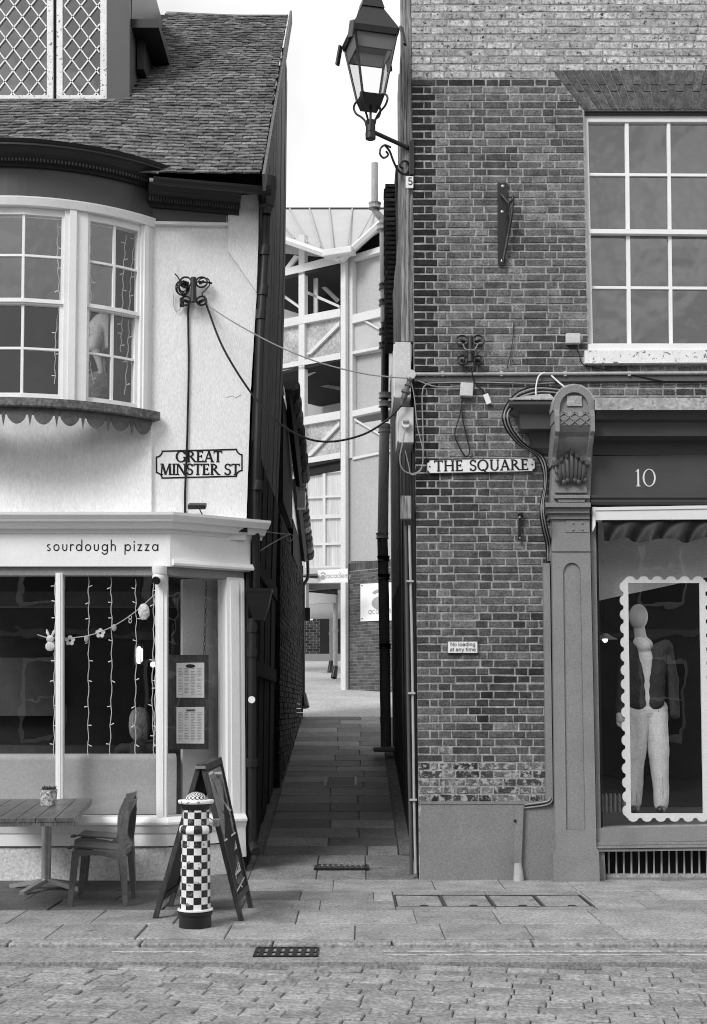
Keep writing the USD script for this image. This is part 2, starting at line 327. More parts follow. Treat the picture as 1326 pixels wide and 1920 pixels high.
# setts, laid askew
setts, R2 = [], random.Random(3)
rot = math.radians(-9); ca, sa = math.cos(rot), math.sin(rot)
for i in range(-8, 44):
    v0 = 4.8 + i * 0.15
    u = -4.6 + (i % 2) * 0.11 + R2.uniform(-.03, .03)
    while u < 4.6:
        w = R2.uniform(0.18, 0.32); h = 0.15
        cx, cy = (u + w / 2), v0 + h / 2
        X, Y = cx * ca - cy * sa, cx * sa + cy * ca
        if -3.0 < X < 3.0 and 5.6 < Y < 8.19:
            m = rbox(w - 0.007, h - 0.006, 0.08, 0.006, 1)
            m.vertices[:, 2] *= 1.0; m = moved(m, (X, Y, -0.086 + R2.uniform(-.006, .005)), rz=rot + R2.uniform(-.025, .025), rx=R2.uniform(-.02, .02), ry=R2.uniform(-.015, .015))
            setts.append((Y, m, R2.uniform(0.20, 0.30)))
        u += w
setts.sort(key=lambda s: s[0]); vis = [s for s in setts if s[0] > 6.3 and abs(s[1].vertices[:, 0].mean()) < s[0] * 0.285]
ids = {id(s[1]) for s in vis[:300]}
for s in vis[:300]: obj('sett', s[1], sett_mat, road, tone=s[2])
rest = [s for s in setts if id(s[1]) not in ids]
obj('sett_paving', cat([s[1] for s in rest]), sett_mat, road, tone=np.concatenate([np.full(len(s[1].vertices), s[2]) for s in rest]), kind='stuff')

kerb = thing('kerb', None, None, (0, KERB_Y, 0), kind='structure')
x = -4.2
while x < 4.2:
    w = R2.uniform(0.75, 1.0); obj('kerb_stone', moved(rbox(w - 0.01, 0.15, 0.3, 0.014, 2), (x + w / 2, KERB_Y + 0.075, -0.15 - 0.002)), sett_mat, kerb, smooth=30, tone=R2.uniform(.22, .28)); x += w

pavement = thing('pavement', None, None, (0, 10, 0), kind='structure')
obj('paving_bed', strip(-9, 9, [KERB_Y + .12, 10, 12.0, 12.6, 13.2], -0.016), joint_mat, pavement)
rows = [(8.94, 9.55), (9.55, 10.2), (10.2, 10.72), (10.72, 11.3), (11.3, 12.0)]
COVERS = (0.34, 1.93, 10.38, 11.02)      # the row of recessed cover trays on the right
def split(a, b, lo, hi):
    """parts of [a,b] outside (lo,hi)"""
    return [(p, q) for p, q in ((a, min(b, lo)), (max(a, hi), b)) if q - p > 0.03]
for r, (y0, y1) in enumerate(rows):
    x = -4.4 + 0.31 * (r % 2)
    while x < 4.6:
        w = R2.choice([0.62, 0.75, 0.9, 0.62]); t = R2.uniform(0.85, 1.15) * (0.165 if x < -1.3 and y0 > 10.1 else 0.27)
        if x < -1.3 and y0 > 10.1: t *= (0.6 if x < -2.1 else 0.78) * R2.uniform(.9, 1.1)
        for a, b in (split(x, x + w, COVERS[0], COVERS[1]) if y1 > COVERS[2] + .02 and y0 < COVERS[3] - .02 else [(x, x + w)]):
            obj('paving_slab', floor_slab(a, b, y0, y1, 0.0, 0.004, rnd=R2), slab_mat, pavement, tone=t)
        x += w
for y0, y1 in ((12.0, 12.62), (12.62, 13.2)):
    for a, b in ((-1.6, -0.98), (-0.98, -0.35), (-0.35, 0.12), (0.12, 0.62)):
        obj('paving_slab', floor_slab(a, b, y0, y1, 0.0, 0.004, rnd=R2), slab_mat, pavement, tone=R2.uniform(.16, .21))
# cover trays: a recessed strip of paving framed in thin steel
y0, y1 = 10.2, 11.3
for a, b, q0, q1 in ((COVERS[0], COVERS[1], 10.2, COVERS[2]), (COVERS[0], COVERS[1], COVERS[3], 11.3)):
    obj('paving_slab', floor_slab(a, (a + b) / 2, q0, q1, 0.0, 0.004, rnd=R2), slab_mat, pavement, tone=.25); obj('paving_slab', floor_slab((a + b) / 2, b, q0, q1, 0.0, 0.004, rnd=R2), slab_mat, pavement, tone=.26)
cov = thing('access_cover', 'row of four paved access cover trays set in the pavement below the grey rendered plinth', 'access cover', (1.1, 10.7, 0))
n = 4; w = (COVERS[1] - COVERS[0]) / n
obj('frame', [bx(COVERS[0], COVERS[1], COVERS[2], COVERS[2] + .012, -.05, .001), bx(COVERS[0], COVERS[1], COVERS[3] - .012, COVERS[3], -.05, .001)] + [bx(COVERS[0] + k * w - .008, COVERS[0] + k * w + .008, COVERS[2] + .0125, COVERS[3] - .0125, -.05, .0015) for k in range(n + 1)], gm, cov)
for k in range(n):
    a, b = COVERS[0] + k * w + .02, COVERS[0] + (k + 1) * w - .02
    obj('tray_paving', floor_slab(a, b, COVERS[2] + .022, COVERS[3] - .022, -.004, 0.0, rnd=R2), slab_mat, cov, tone=R2.uniform(.23, .27))
    m = trimesh.creation.cylinder(0.035, 0.004, sections=14); m.apply_translation([(a + b) / 2 + .03, COVERS[2] + .045, 0.0]); obj('lifting_socket', m, black_iron, cov)

def grate(name, label, x0, x1, y0, y1, z, nb, mat=None):
    t = thing(name, label, 'drain grate', ((x0 + x1) / 2, (y0 + y1) / 2, z))
    fw = 0.018
    obj('frame', [bx(x0, x1, y0, y0 + fw, z - .06, z + .004), bx(x0, x1, y1 - fw, y1, z - .06, z + .004), bx(x0, x0 + fw, y0 + fw, y1 - fw, z - .06, z + .004), bx(x1 - fw, x1, y0 + fw, y1 - fw, z - .06, z + .004)], mat or black_iron, t)
    obj('pit', bx(x0 + fw, x1 - fw, y0 + fw, y1 - fw, z - .08, z - .055), dark_void, t)
    step = (x1 - x0 - 2 * fw) / nb
    for k in range(nb):
        c = x0 + fw + (k + .5) * step
        obj('bar', bx(c - step * .27, c + step * .27, y0 + fw, y1 - fw, z - .04, z + .002), mat or black_iron, t)
    obj('cross_bar', bx(x0 + fw, x1 - fw, (y0 + y1) / 2 - .012, (y0 + y1) / 2 + .012, z - .041, z + .0005), mat or black_iron, t)
p, q = PZ(474, 1795, -.03), PZ(600, 1770, -.03)
grate('gully_grate', 'black iron gully grate in the road channel just below the sandwich board', p[0], q[0], p[1], min(q[1], KERB_Y - .03), -.024, 7, black_iron)
p, q = PZ(588, 1635, .03), PZ(690, 1614, .045)
grate('drain_grate', 'small iron drain grate in the paving at the mouth of the alley', p[0], q[0], 12.42, 12.74, zg(12.6) + .006, 9, black_iron)

# alley floor: long flagstones climbing away, with narrow edge strips
alley = thing('alley_path', None, None, (0, 13, 0), kind='structure')
ys = [13.2] + list(np.linspace(13.6, 23, 20))
obj('path_bed', strip(-1.15, .75, [13.2, 18, 23.0], -0.02), joint_mat, alley)
y, k, R3 = 13.2, 0, random.Random(8)
while y < 22.9:
    d = min(R3.uniform(0.36, 0.47), 23.0 - y)
    cut = -.06 + (-.22 if k % 2 else .16) + R3.uniform(-.05, .05)
    edges = [-0.93, cut, 0.47] if 1 else None
    for a, b in zip(edges[:-1], edges[1:]):
        tone = R3.choice([.07, .10, .13, .18, .095]) * (1 + .035 * (y - 13))
        if not (a < -0.05 < b and 0) : obj('flagstone', floor_slab(a, b, y, y + d, 0.0, 0.006, rnd=R3), flag_mat, alley, tone=tone)
    y += d; k += 1
for s, (a, b) in enumerate(((-1.12, -0.94), (0.475, 0.62))):
    obj('edge_strip', strip(a, b, list(np.linspace(13.2, 23, 12)), 0.004), joint_mat, alley)
p, q = PZ(608, 1457, .6), PZ(660, 1428, .6)
Yc = 17.0; t = thing('inspection_cover', 'square recessed inspection cover lying in the middle of the alley floor', 'manhole cover', (-.18, Yc, zg(Yc)))
cv = floor_slab(-.37, .03, Yc - .27, Yc + .33, .006, .02, rnd=R3); obj('cover_plate', cv, flag_mat, t, tone=.05)
obj('frame', [strip(-.385, -.355, [Yc - .29, Yc + .35], .0075), strip(.015, .045, [Yc - .29, Yc + .35], .0075), strip(-.355, .015, [Yc - .29, Yc - .262], .0078), strip(-.355, .015, [Yc + .322, Yc + .35], .0078)], gm, t)

court = obj('courtyard', strip(-14, 14, [22.96, 26, 30, 45, 70], -0.010), court_mat, kind='structure')
# ================================================================== lettering (thick and thin strokes, in units of the capital height)
def st(*pts, w=0.1): return LineString(pts).buffer(w / 2, cap_style=2, join_style=2)
def vstem(x, y0, y1, w=.125, s0=1, s1=1):
    out = [sbox(x - w / 2, y0, x + w / 2, y1)]
    if s0: out.append(sbox(x - w / 2 - .07, y0, x + w / 2 + .07, y0 + .035))
    if s1: out.append(sbox(x - w / 2 - .07, y1 - .035, x + w / 2 + .07, y1))
    return unary_union(out)
def ell(cx, cy, rx, ry, wx=.125, wy=.05, a0=0, a1=360):
    def sec(r1, r2, q=40):
        return Polygon([(cx + r1 * math.cos(math.radians(a)), cy + r2 * math.sin(math.radians(a))) for a in np.linspace(0, 360, 48, endpoint=False)])
    ring = sec(rx, ry).difference(sec(rx - wx, ry - wy))
    if a1 - a0 < 360:
        R = 3 * max(rx, ry); ring = ring.intersection(Polygon([(cx, cy)] + [(cx + R * math.cos(math.radians(a)), cy + R * math.sin(math.radians(a))) for a in np.linspace(a0, a1, 30)]))
    return ring
def dg(x0, y0, x1, y1, w): return Polygon([(x0 - w / 2, y0), (x0 + w / 2, y0), (x1 + w / 2, y1), (x1 - w / 2, y1)])
def srf(x, y, l=.13, up=True): return sbox(x - l, y if up else y - .035, x + l, y + .035 if up else y)
U = unary_union
SERIF = {
 'G': (U([ell(.48, .5, .48, .52, a0=42, a1=335), vstem(.84, .06, .43, s0=0), st((.88, .72), (.88, .9), w=.035)]), 1.0),
 'R': (U([vstem(.16, 0, 1), ell(.2, .74, .42, .26, a0=-90, a1=90), dg(.36, .5, .78, 0, .15), srf(.84, 0, .1)]), .86),
 'E': (U([vstem(.16, 0, 1), sbox(.16, .95, .6, 1), sbox(.16, .5, .5, .545), sbox(.16, 0, .64, .05), sbox(.565, .84, .6, 1), sbox(.47, .42, .5, .62), sbox(.605, 0, .64, .17)]), .72),
 'A': (U([dg(.08, 0, .42, 1, .06), dg(.76, 0, .42, 1, .14), sbox(.2, .31, .66, .355), srf(.08, 0), srf(.76, 0)]), .86),
 'T': (U([vstem(.4, 0, 1, s1=0), sbox(.02, .95, .78, 1), sbox(.02, .83, .055, 1), sbox(.745, .83, .78, 1)]), .80),
 'M': (U([dg(.1, 0, .16, 1, .055), dg(.5, .02, .2, 1, .14), dg(.5, .02, .84, 1, .055), dg(.94, 0, .86, 1, .135), srf(.1, 0), srf(.94, 0), srf(.13, 1, .1, False), srf(.9, 1, .1, False)]), 1.06),
 'I': (vstem(.18, 0, 1), .36),
 'N': (U([dg(.12, 0, .12, 1, .055), dg(.8, 0, .16, 1, .15), dg(.8, 0, .8, 1, .055), srf(.12, 0), srf(.12, 1, .12, False), srf(.8, 1, .12, False)]), .94),
 'S': (U([ell(.3, .755, .27, .265, .09, .06, a0=25, a1=270), ell(.3, .255, .29, .275, .10, .06, a0=-155, a1=90), st((.545, .8), (.545, .96), w=.03), st((.045, .04), (.045, .2), w=.03)]), .62),
 'H': (U([vstem(.16, 0, 1), vstem(.82, 0, 1), sbox(.16, .5, .82, .545)]), .98),
 'Q': (U([ell(.5, .5, .5, .52), dg(.78, -.2, .52, .1, .12), st((.76, -.17), (1.0, -.2), w=.05)]), 1.04),
 'U': (U([vstem(.16, .3, 1, s0=0), vstem(.76, .3, 1, w=.06, s0=0), ell(.45, .32, .355, .34, .12, .055, a0=180, a1=360)]), .9),
 '1': (U([vstem(.2, 0, 1, w=.11, s1=0), st((.05, .84), (.2, .97), w=.04)]), .42),
 '0': (ell(.4, .5, .4, .515, .10, .045), .84), ' ': (Polygon(), .42)}
def bowl(cx=.24, r=.24, a0=0, a1=360): return ell(cx, .25, r, .26, .085, .085, a0, a1)
w_ = .085
SANS = {
 's': (U([ell(.15, .385, .14, .125, .075, .075, a0=30, a1=270), ell(.15, .125, .15, .135, .075, .075, a0=-160, a1=90)]), .34),
 'o': (bowl(), .52), 'u': (U([sbox(0, .2, w_, .5), sbox(.31, .2, .31 + w_, .5), ell(.1975, .2, .1975, .21, w_, w_, 180, 360)]), .44),
 'r': (U([sbox(0, 0, w_, .5), ell(.2, .29, .2, .22, w_, w_, 50, 180)]), .29), 'd': (U([bowl(), sbox(.41, 0, .41 + w_, .84)]), .54),
 'g': (U([bowl(), sbox(.41, -.05, .41 + w_, .5), ell(.245, -.04, .25, .24, w_, w_, 190, 360)]), .54), 'h': (U([sbox(0, 0, w_, .84), sbox(.31, 0, .31 + w_, .3), ell(.1975, .3, .1975, .21, w_, w_, 0, 180)]), .44),
 'p': (U([bowl(.26), sbox(0, -.27, w_, .5)]), .54), 'i': (U([sbox(0, 0, w_, .5), Point(w_ / 2, .68).buffer(.06)]), .13),
 'z': (U([sbox(0, .42, .36, .5), sbox(0, 0, .36, .08), dg(.06, .02, .30, .48, .1)]), .40), 'a': (U([bowl(), sbox(.41, 0, .41 + w_, .5)]), .54),
 'c': (bowl(a0=45, a1=315), .46), 'e': (U([bowl(a0=0, a1=318), sbox(.03, .21, .46, .28)]), .52), 'm': (U([sbox(0, 0, w_, .5)] + [sbox(x + .21, 0, x + .21 + w_, .3) for x in (0, .21)] + [ell(x + .1475, .3, .1475, .21, w_, w_, 0, 180) for x in (0, .21)]), .55),
 'y': (U([dg(.2, 0, .03, .5, w_), dg(.08, -.27, .38, .5, w_)]), .44), ' ': (Polygon(), .3)}
def lettering(font, text, height, track=0.06, width=None):
    """shapely lettering starting at the origin; width squeezes it to a given length"""
    x, out = 0.0, []
    for ch in text:
        p, a = font[ch]; out.append(affinity.translate(p, x, 0)); x += a + track
    s = affinity.scale(U([o for o in out if not o.is_empty]), height, height, origin=(0, 0))
    if width: s = affinity.scale(s, width / ((x - track) * height), 1, origin=(0, 0))
    return s

# ================================================================== brick building on the right
YR = 12.0; WR = Wall((0, YR), (1, 0))
rb = thing('brick_building', 'tall brick house on the right with grey painted shopfront and sash window', 'building', (2, 12, 0))
RNDB = random.Random(5)
uvz = lambda py, px=1000: WR.uv(px, py)[1]
uvx = lambda px, py=1000: WR.uv(px, py)[0]
TOPZ = 9.3; XR = 4.1
lx = lambda z: np.interp(z, [0, 8.4], [WR.uv(786, 1650)[0], WR.uv(771, 77)[0]])       # leaning left edge
win = [(1093, 204), (1420, 204), (1420, 684), (1103, 684)]
arch = [(1036, 131), (1420, 128), (1420, 204), (1093, 204)]
shopcut = [(1030, 765), (1420, 765), (1420, 1660), (1030, 1660)]
body = Polygon([(lx(0), 0), (XR, 0), (XR, TOPZ), (lx(TOPZ), TOPZ)])
hole_win, hole_shop = WR.px([(1096, 206), (1420, 206), (1420, 668), (1106, 668)]), WR.px([(1108, 950), (1420, 950), (1420, 1640), (1122, 1640)])
core = body.difference(hole_win).difference(hole_shop)
obj('wall', WR.poly(core, 0.30, -0.007), mortar, rb)
# bricks one by one
zP = uvz(1505); COURSE = 0.0738
blocked = [WR.px(win), WR.px(arch).buffer(.004), WR.px([(1036, 752), (1420, 752), (1420, 1660), (1036, 1660)])]
BR = []
z_top3 = uvz(119); zi = 0; z = zP + .004
def brick_mesh(s0, s1, z0, z1, proud=0.010, rnd=RNDB):
    j = lambda a=.003: rnd.uniform(-a, a)
    c = [(s0 + j(), z0 + j()), (s1 + j(), z0 + j()), (s1 + j(), z1 + j()), (s0 + j(), z1 + j())]; mx, mz = (s0 + s1) / 2, (z0 + z1) / 2
    p = proud + j(.0022); e = .0045
    v = [WR.at(a, b, -.02) for a, b in c] + [WR.at(a, b, p - .012 - .004) for a, b in c] + [WR.at(a + (e if a < mx else -e), b + (e if b < mz else -e), p - .012 + j(.0015)) for a, b in c]
    f = []
    for r in (0, 4):
        for i in range(4): k = (i + 1) % 4; f += [(r + i, r + k, r + 4 + k), (r + i, r + 4 + k, r + 4 + i)]
    f += [(8, 9, 10), (8, 10, 11)]
    return trimesh.Trimesh(np.array(v), f, process=False)
QX = lambda z: lx(z)
while z < TOPZ - COURSE:
    zc = z + COURSE / 2; row = sbox(-1, z + .004, XR, z + COURSE - .010)
    line = LineString([(lx(zc) + .003, zc), (XR, zc)])
    for b in blocked: line = line.difference(b.buffer(.001))
    for seg in getattr(line, 'geoms', [line]):
        if seg.is_empty: continue
        s0, s1 = seg.bounds[0], seg.bounds[2]; s = s0; first = abs(s0 - lx(zc)) < .02; q = 0
        while s < s1 - .03:
            if first and q == 0: L = .222 if zi % 2 else .105
            elif first and q == 1 and zi % 2 == 0: L = .066
            else: L = (.222 if (q + zi) % 2 else .108) * RNDB.uniform(.96, 1.04)
            if RNDB.random() < .08 and q > 1: L = RNDB.choice([.108, .165, .222])
            e = min(s + L, s1)
            if s1 - e < .05: e = s1
            quoin = first and (q == 0 or (q == 1 and zi % 2 == 0))
            py = 1330 - (zc - 1.58) / YR * 2400; px = 663 + (s + e) / 2 / YR * 2400
            n_ = float(noise(np.array([[px / 60, py / 45, 3.]]))[0]); t = RNDB.choice([.07, .085, .10, .11, .12, .14]) * (0.55 + .9 * n_)
            mt, proud = brick_mat, .010
            if quoin and py < 930: t = RNDB.uniform(.014, .026) if q == 0 else RNDB.uniform(.03, .06)
            elif quoin: t *= .8
            if py < 120: t, mt = RNDB.uniform(.27, .46), pale_brick_mat
            elif py < 134: t = RNDB.uniform(.03, .06)
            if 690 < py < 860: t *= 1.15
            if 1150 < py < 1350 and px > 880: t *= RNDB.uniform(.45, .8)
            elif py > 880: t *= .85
            if py > 1430 or (py > 1380 and px < 880 and RNDB.random() < .4): mt = flaked_brick_mat; t = RNDB.choice([.03, .05, .10, .12])
            if 946 < px < 966 and 500 < py < 690: t = max(t, .17)
            t *= 1.12
            BR.append((zc, s, e, z + .007, z + COURSE - .0075, t, mt, proud))
            s = e + .0135; q += 1
    z += COURSE; zi += 1
def in_view(b):
    py = 1330 - (b[0] - 1.58) / YR * 2400; px = 663 + (b[1] + b[2]) / 2 / YR * 2400
    return 0 < py < 1920 and px < 1326
inv = [b for b in BR if in_view(b)]; out = [b for b in BR if not in_view(b)]
inv.sort(key=lambda b: (-(b[2] - b[1] > .15), b[0]))       # the long ones show largest
for b in inv[:270]: obj('brick', brick_mesh(*b[1:5], b[7]), b[6], rb, tone=b[5])
for mt, nm in ((brick_mat, 'brickwork'), (pale_brick_mat, 'pale_brickwork'), (flaked_brick_mat, 'flaked_brickwork')):
    g = [b for b in inv[270:] + out if b[6] is mt]
    if g:
        ms = [brick_mesh(*b[1:5], b[7]) for b in g]
        obj(nm, cat(ms), mt, rb, tone=np.concatenate([np.full(len(m.vertices), b[5]) for m, b in zip(ms, g)]), kind='stuff')
# flat arch over the window: splayed voussoirs, each two bricks tall
la = WR.px(arch); zt, zb_ = uvz(131, 1100), uvz(205, 1100)
nv = 26; xs_t = np.linspace(uvx(1036, 131), uvx(1500, 131), nv + 1); xs_b = np.linspace(uvx(1093, 204), uvx(1440, 204), nv + 1)
for k in range(nv):
    cutz = .45 if k % 2 else .62
    for a, b in ((0, cutz), (cutz, 1)):
        ln = lambda i, t: xs_b[i] + (xs_t[i] - xs_b[i]) * t
        zz = lambda t: zb_ + (zt - zb_) * t
        quad = Polygon([(ln(k, a), zz(a)), (ln(k + 1, a), zz(a)), (ln(k + 1, b), zz(b)), (ln(k, b), zz(b))]).buffer(-.005, join_style=2)
        if quad.centroid.x < 3.55: obj('voussoir', WR.poly(quad, .03, .002 + RNDB.uniform(0, .003)), brick_mat, rb, tone=RNDB.uniform(.085, .125))
# side wall facing the alley: boards, weathered above and dark painted below
XA = lambda z: float(lx(z)) - .004
obj('side_wall', bx(.60, .95, 12.33, 19.6, 0, 8.6), dark_void, rb)
yb, k = 12.02, 0
while yb < 19.5:
    wbd = RNDB.uniform(.24, .34)
    zsplit = 4.75 if yb < 16 else 3.2
    top = 9.3 if yb < 15.6 else 7.45 if yb < 17.6 else 6.6
    t = RNDB.uniform(-.008, .008)
    for z0, z1, mt in ((zg(yb) - .1, zsplit - .003, door_dark if yb < 15.5 else timber_dark), (zsplit, top, timber_pale)):
        m = bx(-.03, 0.0, yb, yb + wbd - .008, z0, z1); m.vertices[:, 0] += np.array([XA(min(max(q, 0), 8.6)) for q in m.vertices[:, 2]]) + .028 + t
        obj('cladding_board', m, mt, rb)
    yb += wbd; k += 1
# stepped slate verge seen end-on behind the boards
for k in range(34):
    zz = 6.65 + k * .075; m = bx(.44 + (k % 2) * .02, .60, 17.7 + .012 * k, 18.0 + .012 * k, zz, zz + .045); obj('verge_slate', moved(m), tile_mat, rb, tone=RNDB.uniform(.02, .06))
obj('verge_wall', bx(.60, .9, 17.75, 19.5, 6.5, 9.3), timber_dark, rb)
obj('corner_post', WR.slab([(751, -60), (771, -60), (774, 640), (753, 640)], .09, -.02), timber_pale, rb)
# rendered plinth
pl = WR.px([(790, 1507), (1038, 1507), (1038, 1656), (787, 1656)])
obj('plinth', WR.poly(pl, .05, .035), render_grey, rb)
obj('plinth_cap', WR.slab([(788, 1503), (1036, 1503), (1036, 1508), (788, 1508)], .04, .042), render_grey, rb)
# sash window
wn = obj('window', [WR.slab([(1095, 214), (1420, 214), (1420, 656), (1105, 656)], .07, -.06, holes=[[(1103, 228), (1420, 228), (1420, 644), (1112, 644)]])], white_paint, rb)
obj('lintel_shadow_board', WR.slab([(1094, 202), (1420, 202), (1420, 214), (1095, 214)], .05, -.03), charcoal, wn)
def wbar(poly, front, th=.035): return WR.slab(poly, th, front)
cols = [(1172, 1179), (1251, 1257), (1328, 1334)]
obj('meeting_rail', wbar([(1104, 429), (1420, 431), (1420, 440), (1104, 437)], -.055, .06), white_paint, wn)
lean = lambda px, y: px + (y - 228) * .012
for a, b in cols:
    obj('glazing_bar', wbar([(lean(a, 228), 228), (lean(b, 228), 228), (lean(b, 429), 429), (lean(a, 429), 429)], -.075, .03), white_paint, wn)
    obj('glazing_bar', wbar([(lean(a, 438), 438), (lean(b, 438), 438), (lean(b, 644), 644), (lean(a, 644), 644)], -.095, .03), white_paint, wn)
for y, fr in ((324, -.077), (536, -.097)): obj('glazing_bar', wbar([(1105, y), (1420, y + 2), (1420, y + 7), (1105, y + 5)], fr, .026), white_paint, wn)
for y0, y1, o in ((226, 433, -.10), (433, 646, -.12)):
    for a, b in ((1100, 1175.5), (1175.5, 1254), (1254, 1331), (1331, 1420)):
        obj('pane', WR.sheet([(lean(a, y0), y0), (lean(b, y0), y0), (lean(b, y1), y1), (lean(a, y1), y1)], o), pane_sky, wn)
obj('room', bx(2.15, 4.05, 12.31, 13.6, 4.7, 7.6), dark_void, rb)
sl = obj('window_sill', WR.slab([(1097, 657), (1420, 655), (1420, 679), (1097, 681)], .22, .055), flaky_paint, rb)
obj('sill_board', WR.slab([(1104, 645), (1420, 645), (1420, 657), (1104, 657)], .15, .03), white_paint, sl)
# ---- shopfront of the brick building: pilaster, console, fascia
PF = .13
def gp(name, pts, th, front, mat=None, parent=rb, **k): return obj(name, WR.slab(pts, th, front, off=front, **k), mat or grey_paint, parent)
shaft = [(1035, 968), (1106, 968), (1119, 1600), (1042, 1600)]
inner_arch = [(1058 + 1, 1540)] + [(1056.5 + 20 * (1 - math.cos(a)) * .82, 1075 - 20 * math.sin(a)) for a in np.linspace(0, math.pi, 14)] + [(1097, 1540)]
pp = WR.px(shaft, PF); panel = WR.px([(1062, 1556)] + [(1056 + 16.5 * (1 - math.cos(a)), 1074 - 19 * math.sin(a)) for a in np.linspace(0, math.pi, 16)] + [(1098, 1556)], PF)
pil = obj('pilaster', [WR.poly(pp.difference(panel), .2, PF), WR.poly(panel.buffer(-.002), .16, PF - .02)], grey_paint, rb)
obj('pilaster_band', WR.slab([(1035, 1027), (1107, 1027), (1107, 1034), (1035, 1034)], .03, PF + .012, off=PF), grey_paint, pil)
obj('pilaster_base', [WR.slab([(1036, 1600), (1122, 1596), (1124, 1656), (1038, 1656)], .2, PF + .03, off=PF), WR.slab([(1038, 1594), (1121, 1592), (1122, 1600), (1037, 1601)], .16, PF + .012, off=PF)], grey_paint, pil)
mp = obj('mending_plate', WR.slab([(1061, 975), (1105, 975), (1105, 998), (1061, 998)], .01, PF + .006, off=PF), grey_paint, pil)
for px, py in ((1075, 981), (1092, 981), (1075, 993), (1092, 993)):
    m = trimesh.creation.icosphere(1, .012); m.apply_translation(WR.hit(px, py, PF + .006)); obj('bolt_head', m, grey_paint, mp)
XP0, XP1 = WR.hit(1020, 950, .2)[0], WR.hit(1110, 950, .2)[0]
za, zb, zc2, zd = (WR.hit(1060, y, .18)[2] for y in (944, 952, 962, 972))
obj('capital', [bx(WR.hit(1019, 948, .23)[0], WR.hit(1108, 948, .23)[0], YR - .23, YR, zb, za), bx(WR.hit(1026, 948, .2)[0], WR.hit(1106, 948, .2)[0], YR - .19, YR, zc2, zb - .001), bx(WR.hit(1031, 948, .17)[0], WR.hit(1106, 948, .17)[0], YR - .155, YR, zd, zc2 - .001)], grey_paint, pil)
# console bracket: arched head, lattice block, scroll, acanthus leaf
cons = obj('console_bracket', WR.slab([(1033, 945), (1040, 800), (1040, 778), (1114, 778), (1114, 800), (1106, 945)], .2, .16), grey_paint, rb)
head = [(1039, 790), (1039, 762)] + [(1077 + 38 * math.cos(a), 762 - 40 * math.sin(a)) for a in np.linspace(math.pi, 0, 20)] + [(1115, 790)]
hin = [(1050, 779), (1050, 764)] + [(1077 + 27 * math.cos(a), 764 - 29 * math.sin(a)) for a in np.linspace(math.pi, 0, 20)] + [(1104, 779)]
HF = .42
obj('arched_head', [WR.slab(head, .42, HF, holes=[hin]), WR.slab(hin, .2, HF - .035, off=HF)], grey_paint, cons)
hd = [(1037, 768)] + [(1077 + 41 * math.cos(a), 762 - 43 * math.sin(a)) for a in np.linspace(math.pi, 0, 20)] + [(1118, 768)]
obj('lead_capping', WR.slab(hd, .4, HF - .01, holes=[[(1038.5, 769)] + [(1077 + 38.4 * math.cos(a), 762 - 40.4 * math.sin(a)) for a in np.linspace(math.pi, 0, 20)] + [(1115.6, 769)]], off=HF), lead, cons)
obj('head_block', WR.slab([(1064, 741), (1092, 741), (1092, 760), (1064, 760)], .06, HF - .02, off=HF), lead, cons)
# side volutes and curved front between them
def face(pyt, pyb, n=10, f0=HF, f1=.16):
    """front profile (height out of the wall, z) of the S curve"""
    out = []
    for t in np.linspace(0, 1, n): out.append((f0 + (f1 - f0) * (.5 - .5 * math.cos(math.pi * t)), uvz(pyt) + (uvz(pyb) - uvz(pyt)) * t))
    return out
xl, xr = WR.hit(1047, 800, .4)[0], WR.hit(1107, 800, .4)[0]
pr = [(0, uvz(790))] + [(.40, uvz(790)), (.425, uvz(800)), (.42, uvz(815)), (.37, uvz(826))] + face(830, 868, 8, .33, .20) + [(.19, uvz(930)), (0, uvz(930))]
obj('scroll_front', sweep_plan(pr, [(xl, YR), (xr, YR)]), grey_paint, cons)
for a, b in ((1040, 1048), (1106, 1114)):
    x0, x1 = WR.hit(a, 800, .4)[0], WR.hit(b, 800, .4)[0]
    q = [(0, uvz(788))] + [(.43, uvz(788)), (.45, uvz(800)), (.45, uvz(828))] + face(832, 872, 8, .40, .235) + [(.21, uvz(880)), (0, uvz(880))]
    obj('volute', sweep_plan(q, [(x0, YR), (x1, YR)]), grey_paint, cons)
# lattice on the front of the block
lat = []
for k in range(5):
    for sgn in (-1, 1):
        x0, x1 = xl + (k - 1) * (xr - xl) / 3, xl + (k - 1) * (xr - xl) / 3 + (xr - xl) / 1.5
        L = LineString([(x0, 0 if sgn > 0 else 1), (x1, 1 if sgn > 0 else 0)]); L = affinity.affine_transform(L, [1, 0, 0, uvz(786) - uvz(816), 0, uvz(816)]).intersection(sbox(xl + .004, uvz(816), xr - .004, uvz(790)))
        if not L.is_empty and L.length > .02:
            (a0, b0), (a1, b1) = L.coords[0], L.coords[-1]; lat.append(bar((a0, YR - .424, b0), (a1, YR - .424, b1), .010, .016, up=(0, 1, 0)))
obj('lattice', lat, grey_paint, cons)
